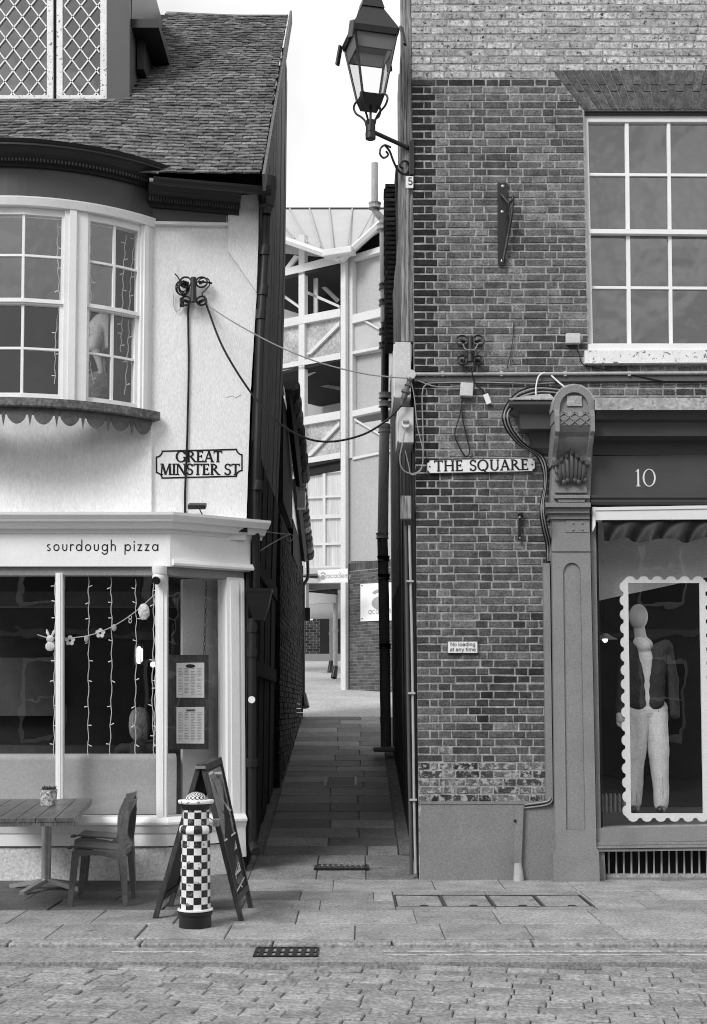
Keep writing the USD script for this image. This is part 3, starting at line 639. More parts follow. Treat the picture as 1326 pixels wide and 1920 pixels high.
# acanthus leaf: fluted lobes spreading over the lower scroll
lf = []
cxl = WR.hit(1072, 890, .24)[0]; zl0, zl1 = uvz(918), uvz(856)
for k in range(-3, 4):
    w = .042; xt = cxl + k * .040; 
    pts = [(cxl + k * .030, YR - .205, zl0 + .02), (cxl + k * .036, YR - .245, zl0 + .10), (xt, YR - .255 + abs(k) * .006, (zl0 + zl1) / 2 + .05), (xt * 1.0 + k * .004, YR - .235, zl1 - .035 * abs(k)), (xt + k * .010, YR - .285, zl1 - .035 * abs(k) - .03)]
    c = catmull(pts, 5); lf.append(tube(c, np.interp(np.linspace(0, 1, len(c)), [0, .3, .8, 1], [.014, .022, .024, .012]), 7))
for k in (-3, -2, -1, 1, 2, 3):
    for q in range(3):
        s = trimesh.creation.icosphere(1, .024); s.apply_scale([1, .7, 1.2]); s.apply_translation([cxl + k * .034 + np.sign(k) * (.028 if abs(k) == 3 else .0), YR - .232, zl0 + .03 + q * .075 + (k % 2) * .02]); lf.append(s)
obj('acanthus_leaf', lf, dark_grey_paint, cons, smooth=40)
obj('leaf_shelf', [WR.slab([(1040, 928), (1106, 928), (1106, 934), (1040, 934)], .05, .215), WR.slab([(1046, 936), (1098, 936), (1096, 941), (1048, 941)], .05, .20)], grey_paint, cons)
# cornice return on the left of the console and long cornice to the right
xc0 = WR.hit(958, 775, .42)[0]
def cornice(x0, x1, ret):
    z0, z1, z2, z3, z4 = uvz(771), uvz(783), uvz(806), uvz(832), uvz(858)
    prof = [(0, z4), (.12, z4), (.14, z3), (.30, z3 + .01), (.31, z2 + .01), (.36, z2 + .02), (.41, z1), (.44, z1 + .005), (.44, z0), (0, z0 + .02)]
    return sweep_plan(prof, ([(x0, YR)] if not ret else [(x0, YR + .01), (x0, YR)]) + [(x1, YR)])
def corn_l():
    z0, z1, z2, z3, z4 = uvz(765), uvz(772), uvz(785), uvz(812), uvz(842)
    x1 = WR.hit(1039, 800, .2)[0]; base = WR.hit(1000, 800, .1)[0]
    out = []
    for (xa, za), (xb, zb), (h) in ():
        pass
    prof = [(0, z4 - .05), (.02, z4 - .05), (.06, z4), (.10, z3 - .01), (.19, z3), (.20, z2), (.27, z1 - .02), (.30, z1), (.30, z0), (0, z0 + .015)]
    xw = WR.hit(1012, 800, .1)[0]
    return sweep_plan(prof, [(xw, YR + .1), (xw, YR), (x1, YR)])
obj('cornice_return', corn_l(), dark_grey_paint, rb)
obj('cornice', cornice(WR.hit(1114, 800, .3)[0], XR, False), dark_grey_paint, rb)
zl = uvz(771) + .002
obj('cornice_lead', [bx(WR.hit(1116, 780, .46)[0], XR, YR - .46, YR - .01, zl, zl + .012), bx(WR.hit(1116, 780, .46)[0], XR, YR - .466, YR - .4605, uvz(790), zl + .012)], lead, rb)
lw = [[WR.at(a, b, h) for a, b, h in ((WR.hit(955, 775, .31)[0], uvz(765) + .003, .315), (WR.hit(1040, 775, .31)[0], uvz(765) + .003, .315), (WR.hit(1040, 775, .31)[0], uvz(762) + .12, -.005), (WR.hit(975, 775, .31)[0], uvz(762) + .06, -.005))]]
v = np.array(lw[0]); obj('return_lead', trimesh.Trimesh(np.vstack([v, v + [0, 0, .012]]), [(4, 5, 6), (4, 6, 7), (0, 2, 1), (0, 3, 2), (0, 1, 5), (0, 5, 4), (1, 2, 6), (1, 6, 5), (3, 0, 4), (3, 4, 7)], process=False), lead, rb)
fa = gp('fascia', [(1106, 855), (1420, 852), (1420, 934), (1106, 938)], .15, .12, dark_grey_paint)
obj('fascia_moulding', sweep_plan([(0, uvz(950)), (.13, uvz(950)), (.15, uvz(945)), (.145, uvz(941)), (.17, uvz(938)), (.17, uvz(934)), (0, uvz(934))], [(WR.hit(1108, 940, .15)[0], YR), (XR, YR)]), dark_grey_paint, fa)
nm = lettering(SERIF, '10', uvz(880) - uvz(912), .06, WR.uv(1231, 900, .12)[0] - WR.uv(1191, 900, .12)[0])
o_ = WR.uv(1191, 912, .12); obj('number_ten', WR.poly(affinity.translate(nm, o_[0], o_[1]), .004, .125), white_enamel, fa)
# shop window: stiles, sill, glass, vent grille
fr = obj('shop_window_frame', [WR.slab([(1107, 950), (1117, 950), (1127, 1560), (1119, 1560)], .12, .06), WR.slab([(1118, 1553), (1420, 1547), (1420, 1575), (1120, 1580)], .2, .08)], grey_paint, rb)
obj('stile_bead', WR.slab([(1117.5, 950), (1121, 950), (1131, 1552), (1127.5, 1552)], .06, .02), charcoal, fr)
for y, h in ((1580, .10), (1586, .115), (1592, .10)): obj('sill_moulding', WR.slab([(1119, y), (1420, y - 3), (1420, y + 2), (1119, y + 5)], .2, h), grey_paint, fr)
obj('shop_glass', WR.sheet([(1119, 950), (1420, 950), (1420, 1556), (1129, 1556)], -.03), pane, fr)
gr = obj('vent_grille', WR.slab([(1119, 1598), (1134, 1598), (1136, 1650), (1121, 1651)], .12, .06), grey_paint, rb)
obj('vent_recess', bx(uvx(1125, 1620), XR, YR + .12, YR + .16, 0, uvz(1590)), dark_void, gr)
obj('vent_kerb', bx(uvx(1136, 1620), XR, YR - .02, YR + .12, 0, .02), render_grey, gr)
for k in range(19):
    px = 1143 + k * 14.2; a = WR.hit(px, 1650, 0); b = WR.hit(px, 1598, 0); obj('vent_bar', tube([[b[0], YR + .04, 0.01], [b[0], YR + .04, b[2] + .02]], .0085, 8), pipe_grey, gr)
# display space behind the glass
flz = uvz(1535)
obj('display_floor', bx(2.2, XR, 12.32, 14.6, flz - .25, flz - .09), M('display_floor', .10, .2, 3, .4), rb)
obj('display_back', [bx(2.2, XR, 14.6, 14.7, flz - .2, 5.2), bx(2.15, 2.2, 12.32, 14.7, flz - .2, 5.2)], dark_void, rb)
obj('bulkhead', WR.slab([(1100, 952), (1420, 940), (1420, 1062), (1122, 1126)], .05, -.42), M('bulkhead_paint', .6, .06, 3, .8), rb)
obj('shop_ceiling', bx(2.2, XR, 12.5, 14.7, 4.4, 4.5), dark_void, rb)
# awning cassette with a wavy cloth valance
aw = obj('awning', [WR.slab([(1117, 955), (1420, 950), (1420, 973), (1117, 975)], .12, .14)], white_metal, rb)
obj('awning_rail', WR.slab([(1117, 951), (1420, 946), (1420, 952), (1117, 957)], .1, .15), white_metal, aw)
obj('end_cap', WR.slab([(1111, 951), (1117, 950), (1117, 985), (1112, 996)], .1, .145), white_metal, aw)
gx, gz = np.linspace(0, 1, 60), np.linspace(0, 1, 14); vv, ff = [], []
x0, x1 = WR.hit(1128, 990, .1)[0], WR.hit(1400, 990, .1)[0]; zt_ = uvz(973)
for i, a in enumerate(gx):
    dz = (uvz(973) - uvz(1016)) + .022 * math.sin(a * 11 * math.pi * .62 + 2.1) * min(1, a * 6)
    for j, b in enumerate(gz):
        vv.append([x0 + (x1 - x0) * a + .02 * b * (1 - a), YR - .10 - .06 * b * math.sin(a * 34 + b * 3.5) - .03 * b, zt_ - dz * b])
for i in range(59):
    for j in range(13): q = i * 14 + j; ff += [(q, q + 1, q + 15), (q, q + 15, q + 14)]
obj('valance', trimesh.Trimesh(vv, ff, process=False), M('valance_cloth', .016, .4, 7, .6, .3, 120), aw, smooth=True)
# ================================================================== white building on the left: upper wall, bow window, dormer, tiled roof, splayed shopfront
lb = thing('pizza_shop', 'white rendered corner house on the left with bow window, tiled roof and shopfront', 'building', (-2, 12, 0))
RL = random.Random(21)
U1 = PY(283, 600, 12.05); U2 = PY(476, 600, 12.28)
WU = Wall(U1[:2], U2[:2] - U1[:2])                        # upper wall right of the bow
WUF = Wall((0, 12.05), (1, 0))
zu = lambda y, px=283: WUF.uv(px, y)[1]
# upper wall, right part with a leaning corner
edge = [(486, 372), (482, 540), (470, 740), (462, 990)]
obj('wall', WU.slab([(270, 405), (430, 405), (434, 372)] + [(486, 372), (482, 540), (470, 740), (461, 1012)] + [(270, 1012)], .25, 0), stucco, lb)
obj('wall', WUF.slab([(-80, 755), (284, 768), (284, 1012), (-80, 1012)], .2, .03), stucco, lb)
obj('corner_plaster', WU.slab([(428, 470), (428, 386), (440, 366), (486, 364), (484, 470), (481, 546)], .04, .035), stucco, lb)
for q in (((425, 745), (436, 742), (442, 746), (452, 740)), ((281, 860), (282, 900), (280, 945), (283, 980))): obj('hairline_crack', tube([WU.hit(x, y, .001) for x, y in q], .0022, 4), cable_grey, lb)
# bow window: a circle in plan
BC, BR_ = np.array([-3.22, 13.31]), 1.81
def bow(a, r=0.0): return (BC[0] + (BR_ + r) * math.sin(a), BC[1] - (BR_ + r) * math.cos(a))
def bang(px):
    r = ray(px, 600); u = r[:2] / r[1]; b = u @ BC; q = b * b - (u @ u) * (BC @ BC - BR_ ** 2)
    t = (b - math.sqrt(max(q, 0))) / (u @ u); p = u * t; return math.atan2(p[0] - BC[0], BC[1] - p[1])
def bz(px, py):
    a = bang(px); return PY(px, py, bow(a)[1])[2]
A0, A1 = -math.radians(62), math.atan2(U1[0] - BC[0], BC[1] - 12.05)
arc = lambda a0, a1, n: [bow(a) for a in np.linspace(a0, a1, n)]
zs_sill_t, zs_sill_b = bz(200, 757), bz(200, 777)
zf0, zf1 = bz(200, 390) , bz(200, 336)
zc_t = bz(200, 309)
nA = 40
bowf = obj('bow_frieze', sweep_plan([(-.2, zf0), (.02, zf0), (.02, zf1), (-.2, zf1)], arc(A0, A1, nA)), dark_grey_paint, lb)
cz = np.linspace(zf1, zc_t, 6)
obj('bow_cornice', sweep_plan([(-.2, cz[0]), (.05, cz[0]), (.06, cz[1]), (.10, cz[1] + .004), (.11, cz[2]), (.16, cz[3] - .01), (.17, cz[3]), (.22, cz[4]), (.25, cz[5] - .02), (.25, cz[5]), (-.2, cz[5])], arc(A0, A1 + .04, nA)), charcoal, bowf)
obj('bow_gutter_lead', sweep_plan([(.0, cz[5] + .001), (.255, cz[5] + .001), (.27, cz[5] + .03), (.0, cz[5] + .09)], arc(A0, A1 + .03, nA)), black_iron, bowf)
d_ = []
for a in np.arange(A0, A1, .0165):
    p = bow(a, .105); d_.append(moved(trimesh.creation.box([.016, .02, cz[2] - cz[1]]), (p[0], p[1], (cz[1] + cz[2]) / 2), rz=a))
obj('dentil_row', d_, dark_grey_paint, bowf)
obj('head_moulding', sweep_plan([(-.1, bz(200, 405)), (.03, bz(200, 405)), (.05, zf0 - .01), (.05, zf0), (-.1, zf0)], arc(A0, A1, nA)), white_paint, bowf)
# sill: stone slabs and scalloped lead apron
sill = obj('bow_sill', sweep_plan([(-.25, zs_sill_b), (.09, zs_sill_b), (.10, zs_sill_b + .01), (.10, zs_sill_t - .02), (-.25, zs_sill_t)], arc(A0, A1 + .02, nA)), M('sill_stone', .14, .4, 9, .85, .35, 90, .5, 60, .2), lb)
ap, zt2 = [], zs_sill_b
for k in range(16):
    a0 = A1 - .012 - k * .128; a1 = a0 - .128
    n = 12; ring = []
    for t in np.linspace(0, 1, n):
        d = .115 * math.sin(math.pi * min(t / .82, 1)) ** .6 if t < .82 else .135 * (1 - abs(t - .91) / .09)
        ring.append((a0 + (a1 - a0) * t, .035 + max(d, .0)))
    for (aa, da), (ab, db) in zip(ring[:-1], ring[1:]):
        pa, pb = bow(aa, .05), bow(ab, .05); qa, qb = bow(aa, .035), bow(ab, .035)
        v = [(*pa, zt2), (*pb, zt2), (*pb, zt2 - db), (*pa, zt2 - da), (*qa, zt2), (*qb, zt2), (*qb, zt2 - db), (*qa, zt2 - da)]
        ap.append(trimesh.Trimesh(v, [(0, 1, 2), (0, 2, 3), (4, 6, 5), (4, 7, 6), (3, 2, 6), (3, 6, 7)], process=False))
obj('scalloped_apron', ap, M('apron_lead', .10, .25, 9, .7, .2, 90, .2, 60, .3), sill)
# window posts, sashes, panes: stations by angle
zhead, zsb = bz(200, 402), zs_sill_t
def wedge(a0, a1, z0, z1, r0, r1, n=2):
    return sweep_plan([(r0, z0), (r1, z0), (r1, z1), (r0, z1)], arc(a0, a1, n))
ang_l, ang_r0, ang_r1 = bang(119), bang(163), bang(264)
bw = obj('bow_window', [wedge(ang_l, ang_r0, zsb, zhead, -.12, .0, 4), wedge(ang_r1, A1, zsb, zhead, -.12, .0, 4)], white_paint, lb)
for a, b in ((bang(128), bang(141)), (bang(268), bang(276))): obj('post_moulding', wedge(a, b, zsb, zhead, -.01, .022, 2), white_paint, bw)
def bow_sheet(a0, a1, z0, z1, r):
    (xa, ya), (xb, yb) = bow(a0, r), bow(a1, r)
    return trimesh.Trimesh([(xa, ya, z0), (xb, yb, z0), (xb, yb, z1), (xa, ya, z1)], [(0, 1, 2), (0, 2, 3)], process=False)
span_c = ang_l - (-ang_l if -ang_l < ang_l - .2 else ang_l - .75)
# vertical levels at the right sash
Z = {k: bz(165, y) for k, y in (('t', 405), ('b1', 487), ('m', 570), ('b2', 658), ('b', 742))}
def sash(a0, a1, ncol):
    for w in (wedge(a0, a1, Z['t'] - .035, zhead, -.10, -.02, 4), wedge(a0, a1, zsb, Z['b'], -.12, -.04, 4)): obj('sash_rail', w, white_paint, bw)
    obj('meeting_rail', [wedge(a0, a1, Z['m'] - .02, Z['m'] + .015, -.10, -.02, 4), wedge(a0, a1, Z['m'] - .034, Z['m'] - .02, -.10, -.035, 4)], white_paint, bw)
    jw = .014
    for w in (wedge(a0, a0 + jw, Z['m'], Z['t'], -.08, -.022), wedge(a1 - jw, a1, Z['m'], Z['t'], -.08, -.022), wedge(a0, a0 + jw * 1.3, Z['b'], Z['m'] - .03, -.11, -.045), wedge(a1 - jw * 1.3, a1, Z['b'], Z['m'] - .03, -.11, -.045)): obj('sash_stile', w, white_paint, bw)
    st_ = np.linspace(a0, a1, ncol + 1)
    for i in range(ncol):
        for z0, z1, r, mt in ((Z['b1'], Z['t'], -.05, pane_sky), (Z['m'], Z['b1'], -.05, pane_sky), (Z['b2'], Z['m'], -.075, pane), (Z['b'], Z['b2'], -.075, pane)):
            obj('pane', bow_sheet(st_[i], st_[i + 1], z0, z1, r), pane if (i == ncol - 1 and ncol == 2) else mt, bw)
    for a in st_[1:-1]:
        obj('glazing_bar', [wedge(a - .0065, a + .0065, Z['m'], Z['t'], -.062, -.03)], white_paint, bw); obj('glazing_bar', [wedge(a - .0065, a + .0065, Z['b'], Z['m'] - .02, -.088, -.055)], white_paint, bw)
    for z, r in ((Z['b1'], -.03), (Z['b2'], -.055)): obj('glazing_bar', wedge(a0, a1, z - .010, z + .010, r - .033, r, 4), white_paint, bw)
sash(ang_r0, ang_r1, 2)
sash(ang_l - .62, ang_l, 3)
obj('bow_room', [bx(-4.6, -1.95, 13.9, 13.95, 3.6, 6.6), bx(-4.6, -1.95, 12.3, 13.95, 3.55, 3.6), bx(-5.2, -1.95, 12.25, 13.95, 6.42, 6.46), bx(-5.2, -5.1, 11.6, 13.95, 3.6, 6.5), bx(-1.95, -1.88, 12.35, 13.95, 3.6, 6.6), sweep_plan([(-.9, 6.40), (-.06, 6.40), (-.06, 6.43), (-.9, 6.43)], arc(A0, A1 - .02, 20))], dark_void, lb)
cu = []                                                     # curtain at the right of the bow, inside
for k in range(40):
    a = bang(222) + (bang(262) - bang(222)) * k / 39; cu.append(bow(a, -.22 + .025 * math.sin(k * 1.9)))
obj('curtain', sweep_plan([(0, zsb), (.008, zsb), (.008, zhead), (0, zhead)], cu), M('brown_curtain', .035, .3, 8, .9, .2, 60, stretch=(4, 4, .5)), bw)
# straight cornice, frieze and gutter over the flat wall
def ustrip(pts, th, fr): return WU.slab(pts, th, fr, off=fr)
obj('frieze', ustrip([(284, 380), (424, 382), (424, 417), (284, 414)], .06, .035), dark_grey_paint, lb)
obj('frieze_moulding', ustrip([(284, 414), (428, 417), (428, 422), (284, 419)], .06, .05), white_paint, lb)
q0 = WU.at(WU.uv(276, 360)[0], 0)[:2]; q1 = WU.at(WU.uv(447, 360)[0], 0)[:2]
ze = [WU.hit(330, y, .2)[2] for y in (381, 374, 366, 358, 350, 345)]
cor = obj('cornice', sweep_plan([(0, ze[0]), (.06, ze[0]), (.07, ze[1]), (.11, ze[1] + .004), (.12, ze[2]), (.18, ze[3] - .01), (.19, ze[3]), (.25, ze[4]), (.27, ze[5]), (0, ze[5])], [q0, q1]), charcoal, lb)
obj('cornice_fillet', sweep_plan([(.25, ze[4] + .001), (.282, ze[4] + .001), (.282, ze[5] + .003), (.25, ze[5] + .003)], [q0, q1]), pipe_grey, cor)
dd = []
s0, s1 = WU.uv(276, 360)[0], WU.uv(447, 360)[0]
for s in np.arange(s0 + .02, s1, .026):
    dd.append(WU.place(moved(trimesh.creation.box([.014, ze[2] - ze[1], .02]), (s, (ze[1] + ze[2]) / 2, .123))))
obj('dentil_row', dd, dark_grey_paint, cor)
obj('eaves_board', WU.slab([(280, 300), (484, 304), (484, 384), (280, 384)], .05, .03), charcoal, cor)
# roof: uneven courses of plain tiles
EAVE = np.array([0, 11.80, WU.hit(400, 336, .25)[2] + .0]); PITCH = math.radians(41.5)
ru = np.array([0, math.cos(PITCH), math.sin(PITCH)]); rn = np.array([0, -math.sin(PITCH), math.cos(PITCH)])
XV = -.872                                                   # verge
def onroof(x, d, h=0.0):
    sag = .03 * math.sin((x + 4) * 1.7) * math.sin(d * 1.1 + .4)
    return np.array([x, 0, 0]) + EAVE + ru * d + rn * (h + sag)
rbase = []
for d in np.linspace(.14, 6.6, 12): rbase += [onroof(-5.2, d, -.03), onroof(XV - .01, d, -.03)]
f = []
for i in range(11): a = 2 * i; f += [(a, a + 1, a + 3), (a, a + 3, a + 2)]
roof = obj('roof', trimesh.Trimesh(rbase, f, process=False), dark_void, lb)
dormY = 13.62; DX1 = PY(243, 130, dormY)[0]; dorm_base = PY(200, 214, dormY)
tiles = []
def tile_mesh(x0, x1, d, rnd):
    L, T = .19, .014; j = lambda a: rnd.uniform(-a, a)
    lift = .020 + j(.004); tw = j(.006); dd_ = d + j(.005); c = []
    for x, a in ((x0, tw), (x1, -tw)):
        for dl, h in ((0, lift), (L, .0)):
            for hh in (0, T): c.append(onroof(x, dd_ + dl + (j(.003) if dl == 0 else 0), h + hh + a * (dl == 0)))
    # slight bow of the tail edge
    m = onroof((x0 + x1) / 2, dd_, lift + T + .004); c.append(m); c.append(onroof((x0 + x1) / 2, dd_, lift + .004))
    v = np.array(c); f = [(0, 9, 8), (0, 8, 1), (9, 4, 5), (9, 5, 8), (1, 8, 3), (8, 7, 3), (8, 5, 7), (0, 1, 3), (0, 3, 2), (4, 6, 7), (4, 7, 5)]
    return trimesh.Trimesh(v, f, process=False)
d, r = -.04, 0
while d < 6.3:
    x = XV + RL.uniform(-.012, .012); first = True
    if r % 2: first = False
    while x > -5.0:
        w = (.165 if first or RL.random() > .0 else .165) * RL.uniform(.92, 1.06)
        if not first and x > XV - .05: w *= .55
        x0 = x - w; pt = onroof((x0 + x) / 2, d)
        inside = pt[0] < DX1 + .02 and pt[1] > dormY - .15
        if not inside: tiles.append((pt, tile_mesh(x0 + .003, x - .003, d, RL), RL.choice([.09, .11, .14, .13, .17, .10, .15]) * RL.uniform(.85, 1.25)))
        x = x0; first = True
    d += .098 + RL.uniform(-.004, .004); r += 1
def seen(p):
    yy = 1330 - (p[2] - 1.58) / p[1] * 2400; xx = 663 + p[0] / p[1] * 2400; return -5 < yy < 1900 and -5 < xx < 1320
vt = sorted([t for t in tiles if seen(t[0])], key=lambda t: np.linalg.norm(t[0] - EYE))
for t in vt[:290]: obj('roof_tile', t[1], tile_mat, roof, tone=t[2])
rest = vt[290:] + [t for t in tiles if not seen(t[0])]
obj('roof_tiling', cat([t[1] for t in rest]), tile_mat, roof, tone=np.concatenate([np.full(len(t[1].vertices), t[2]) for t in rest]), kind='stuff')
# verge board and the side wall facing the alley
vb = [onroof(XV + .012, d_, h) for d_ in (-.05, 6.6) for h in (-.14, .02)] + [onroof(XV + .04, d_, h) for d_ in (-.05, 6.6) for h in (-.14, .02)]
obj('verge_board', trimesh.Trimesh(vb, [(0, 1, 3), (0, 3, 2), (4, 7, 5), (4, 6, 7), (0, 4, 5), (0, 5, 1), (1, 5, 7), (1, 7, 3), (0, 2, 6), (0, 6, 4)], process=False), board_grey, roof)
def sx(z): return np.interp(z, [0, 3.4, 6.6, 9.5], [-1.03, -1.0, -.895, -.868])
yb, k = 12.36, 0
while yb < 16.5:
    w = RL.uniform(.22, .38); w = min(w, 16.55 - yb)
    for z0, z1, mt in ((zg(yb) - .05, 4.2, timber_dark), (4.203, 9.9, board_grey)):
        m = bx(-.03, 0, yb, yb + w - .012, z0, min(z1, EAVE[2] + (yb - EAVE[1]) * math.tan(PITCH) - .12)); n_ = 5
        m = m.subdivide().subdivide(); m.vertices[:, 0] += sx(m.vertices[:, 2]) + RL.uniform(-.012, .006); obj('side_board', m, mt, lb)
    yb += w; k += 1
obj('side_core', [bx(-1.3, -1.08, 12.42, 16.5, 0, 5), bx(-1.3, -1.0, 12.5, 16.5, 5.002, 6.0), bx(-1.3, -1.0, 14.2, 16.5, 6.0, 8.0)], dark_void, lb)
for ya, yb2, z in ((12.5, 16.4, 3.05), (12.5, 16.4, 1.75 + .25)): obj('rail_timber', moved(bx(sx(z) - .01, sx(z) + .025, ya, yb2, z - .08, z + .08)), timber_dark, lb)
# gutter along the eaves and rainwater pipe with two hoppers
gp0, gp1 = WU.hit(287, 335, .34), WU.hit(508, 342, .36)
gut = []
ang = np.linspace(math.pi, 2 * math.pi, 9)
prof = [(.06 * math.cos(a), .06 * math.sin(a)) for a in ang] + [(.052 * math.cos(a), .052 * math.sin(a)) for a in ang[::-1]]
gut = sweep_plan([(x + .0, z + gp0[2]) for x, z in prof][::-1], [gp0[:2], gp1[:2]])
obj('gutter', gut, black_iron, lb)
dp = thing('rainwater_pipe', 'black cast iron rainwater pipe with hopper heads at the corner of the white house', 'drainpipe', (-.95, 12.2, 0))
def pp3(px, py, Y): return PY(px, py, Y)
Yd = 12.28
obj('hopper', [lathe([(.045, -.16), (.055, -.10), (.075, -.08), (.085, .0), (.10, .10), (.10, .2), (.08, .2)], 12, pp3(500, 372, Yd - .1))], black_iron, dp)
top = [pp3(500, 372, Yd - .08), pp3(500, 400, Yd - .06), pp3(497, 470, Yd), pp3(490, 600, Yd), pp3(486, 720, Yd), pp3(482, 860, Yd), pp3(480, 985, Yd + .06), pp3(480, 1110, Yd + .12)]
obj('pipe', tube(catmull(top, 6), .040, 10), black_iron, dp, smooth=40)
for px, py in ((493, 545), (489, 590), (483, 910), (496, 470)): obj('collar', tube([pp3(px + 1, py - 9, Yd), pp3(px, py + 9, Yd)], .052, 10), black_iron, dp, smooth=40)
h0 = pp3(486, 1125, 12.34)
def frust(c, w0, d0, w1, d1, z0, z1):
    v = [(c[0] + sx_ * w / 2, c[1] + sy_ * d / 2, c[2] + z) for w, d, z in ((w0, d0, z0), (w1, d1, z1)) for sx_, sy_ in ((-1, -1), (1, -1), (1, 1), (-1, 1))]
    f = [(0, 2, 1), (0, 3, 2), (4, 5, 6), (4, 6, 7)]
    for i in range(4): k = (i + 1) % 4; f += [(i, k, 4 + k), (i, 4 + k, 4 + i)]
    return trimesh.Trimesh(v, f, process=False)
obj('hopper', [frust(h0, .19, .18, .24, .22, -.06, .07), frust(h0, .25, .23, .26, .24, .07, .105), frust(h0, .10, .10, .19, .18, -.2, -.06)], black_iron, dp)
bot = [pp3(474, 1160, 12.34), pp3(474, 1300, 12.34), pp3(474, 1560, 12.36), pp3(475, 1582, 12.34), pp3(480, 1597, 12.24)]
obj('pipe', tube(catmull(bot, 5), .046, 12), black_iron, dp, smooth=40)
for py in (1178, 1224, 1430): obj('collar', tube([pp3(474, py - 8, 12.34), pp3(474, py + 8, 12.34)], .060, 12), black_iron, dp, smooth=40)
m = trimesh.creation.cylinder(.034, .006, sections=20); m = moved(m, rx=math.pi / 2); m.apply_translation(pp3(472, 1312, 12.285)); obj('round_sticker', m, white_enamel, dp)
# dormer
WD = Wall((0, dormY), (1, 0))
dm = obj('dormer', [WD.slab([(200, -120), (243, -120), (243, 197), (200, 197)], .10, 0), bx(DX1 - .06, DX1, dormY + .1, 16.8, dorm_base[2] - .1, 10.4), ], dark_grey_paint, lb)
obj('dormer_room', [bx(-5, DX1 - .07, dormY + .5, dormY + .55, dorm_base[2] - .3, 10.6), bx(-5, DX1 - .07, dormY + .02, dormY + .5, 10.4, 10.5), bx(DX1 - .12, DX1 - .07, dormY + .11, dormY + .5, dorm_base[2] - .3, 10.4)], dark_void, dm)
obj('dormer_sill', WD.slab([(-80, 190), (222, 190), (224, 204), (-80, 205)], .16, .07), charcoal, dm)
obj('lead_flashing', WD.slab([(-80, 206), (226, 203), (234, 212), (222, 220), (-80, 226)], .05, .03), lead, dm)
obj('dormer_eave', [bx(DX1 - .1, DX1 + .30, dormY + .1, 16.8, PY(300, 95, dormY + .6)[2], PY(300, 95, dormY + .6)[2] + .10), bx(DX1 + .02, DX1 + .10, dormY + .35, 16.5, PY(270, 150, dormY + .6)[2], PY(270, 95, dormY + .6)[2])], charcoal, dm)
wh = [[(-80, -120), (96, -120), (96, 188), (-80, 188)], [(118, -120), (191, -120), (191, 180), (118, 180)]]
fl = obj('casement', [WD.slab([(106, -120), (200, -120), (200, 189), (106, 189)], .05, -.02, holes=[[(117, -130), (188, -130), (188, 178), (117, 178)]]), WD.slab([(-80, -120), (99, -120), (99, 189), (-80, 189)], .05, -.02, holes=[[(-80, -130), (88, -130), (88, 178), (-80, 178)]])], flaky_paint, dm)
def diag(x0, x1):
    out = []
    pA, pB = PY(x0, 178, dormY), PY(x1, -120, dormY)
    rect = sbox(pA[0], pA[2], pB[0], pB[2]); step = .182; slope = 1.35
    for k in range(-16, 30):
        for sg in (1, -1):
            L = LineString([(pA[0] + k * step, pA[2] - .2), (pA[0] + k * step + sg * 4 / slope, pA[2] - .2 + 4)]).intersection(rect)
            if not L.is_empty and L.length > .03: out.append((L.coords[0], L.coords[-1]))
    return out
for x0, x1 in ((117, 188), (-40, 88)):
    for a, b in diag(x0, x1): obj('lattice_bar', bar((a[0], dormY + .035, a[1]), (b[0], dormY + .035, b[1]), .013, .012, up=(0, 1, 0)), white_paint, fl)
    obj('pane', WD.sheet([(x0, -120), (x1, -120), (x1, 178), (x0, 178)], -.05), pane_sky, fl)

# ------------------------------------------------------------------ shopfront with a splayed corner
S0, S1, S2 = np.array([-4.6, 11.95]), np.array([PY(316, 1200, 11.95)[0], 11.95]), PY(456, 1200, 12.38)[:2]
WS, WP = Wall(S1 * [0, 1], (1, 0)), Wall(S1, S2 - S1)
path = [S0, S1, S2]
zsf = lambda y: WS.uv(200, y)[1]
shop = obj('shop_fascia', sweep_plan([(-.1, zsf(1063)), (.05, zsf(1063)), (.05, zsf(1000)), (-.1, zsf(1000))], [S0, S1, S2 + (S2 - S1) * .06]), white_paint, lb)
zz = [zsf(y) for y in (1001, 994, 990, 983, 979, 972, 967)]
S3 = S2 + (S2 - S1) / np.linalg.norm(S2 - S1) * .17
obj('shop_cornice', sweep_plan([(-.25, zz[0]), (.06, zz[0]), (.07, zz[1]), (.12, zz[1] + .004), (.13, zz[2]), (.16, zz[3]), (.19, zz[3] + .004), (.20, zz[4]), (.235, zz[5]), (.24, zz[6]), (-.25, zz[6] + .05)], [S0, S1, S3]), white_paint, shop)
pS = S1 - np.array([.10, 0])
obj('lower_moulding', sweep_plan([(.051, zsf(1061)), (.085, zsf(1061)), (.09, zsf(1057)), (.08, zsf(1050)), (.051, zsf(1049))], [S1 + (S2 - S1) * .01, S2 + (S2 - S1) * .1]), white_paint, shop)
obj('soffit', sweep_plan([(-.12, zsf(1079)), (.012, zsf(1079)), (.012, zsf(1063) - .001), (-.12, zsf(1063) - .001)], [S0, S1, S2]), grey_paint, shop)
tx = lettering(SANS, 'sourdough pizza', zsf(1014) - zsf(1033), .165)
wtx = WS.uv(297, 1025, .05)[0] - WS.uv(88, 1025, .05)[0]; b = tx.bounds; tx = affinity.scale(affinity.translate(tx, -b[0], 0), wtx / (b[2] - b[0]), 1.32, origin=(0, 0))
o_ = WS.uv(88, 1033, .05); obj('shop_lettering', WS.poly(affinity.translate(tx, o_[0], o_[1]), .004, .053), black_paint, shop)
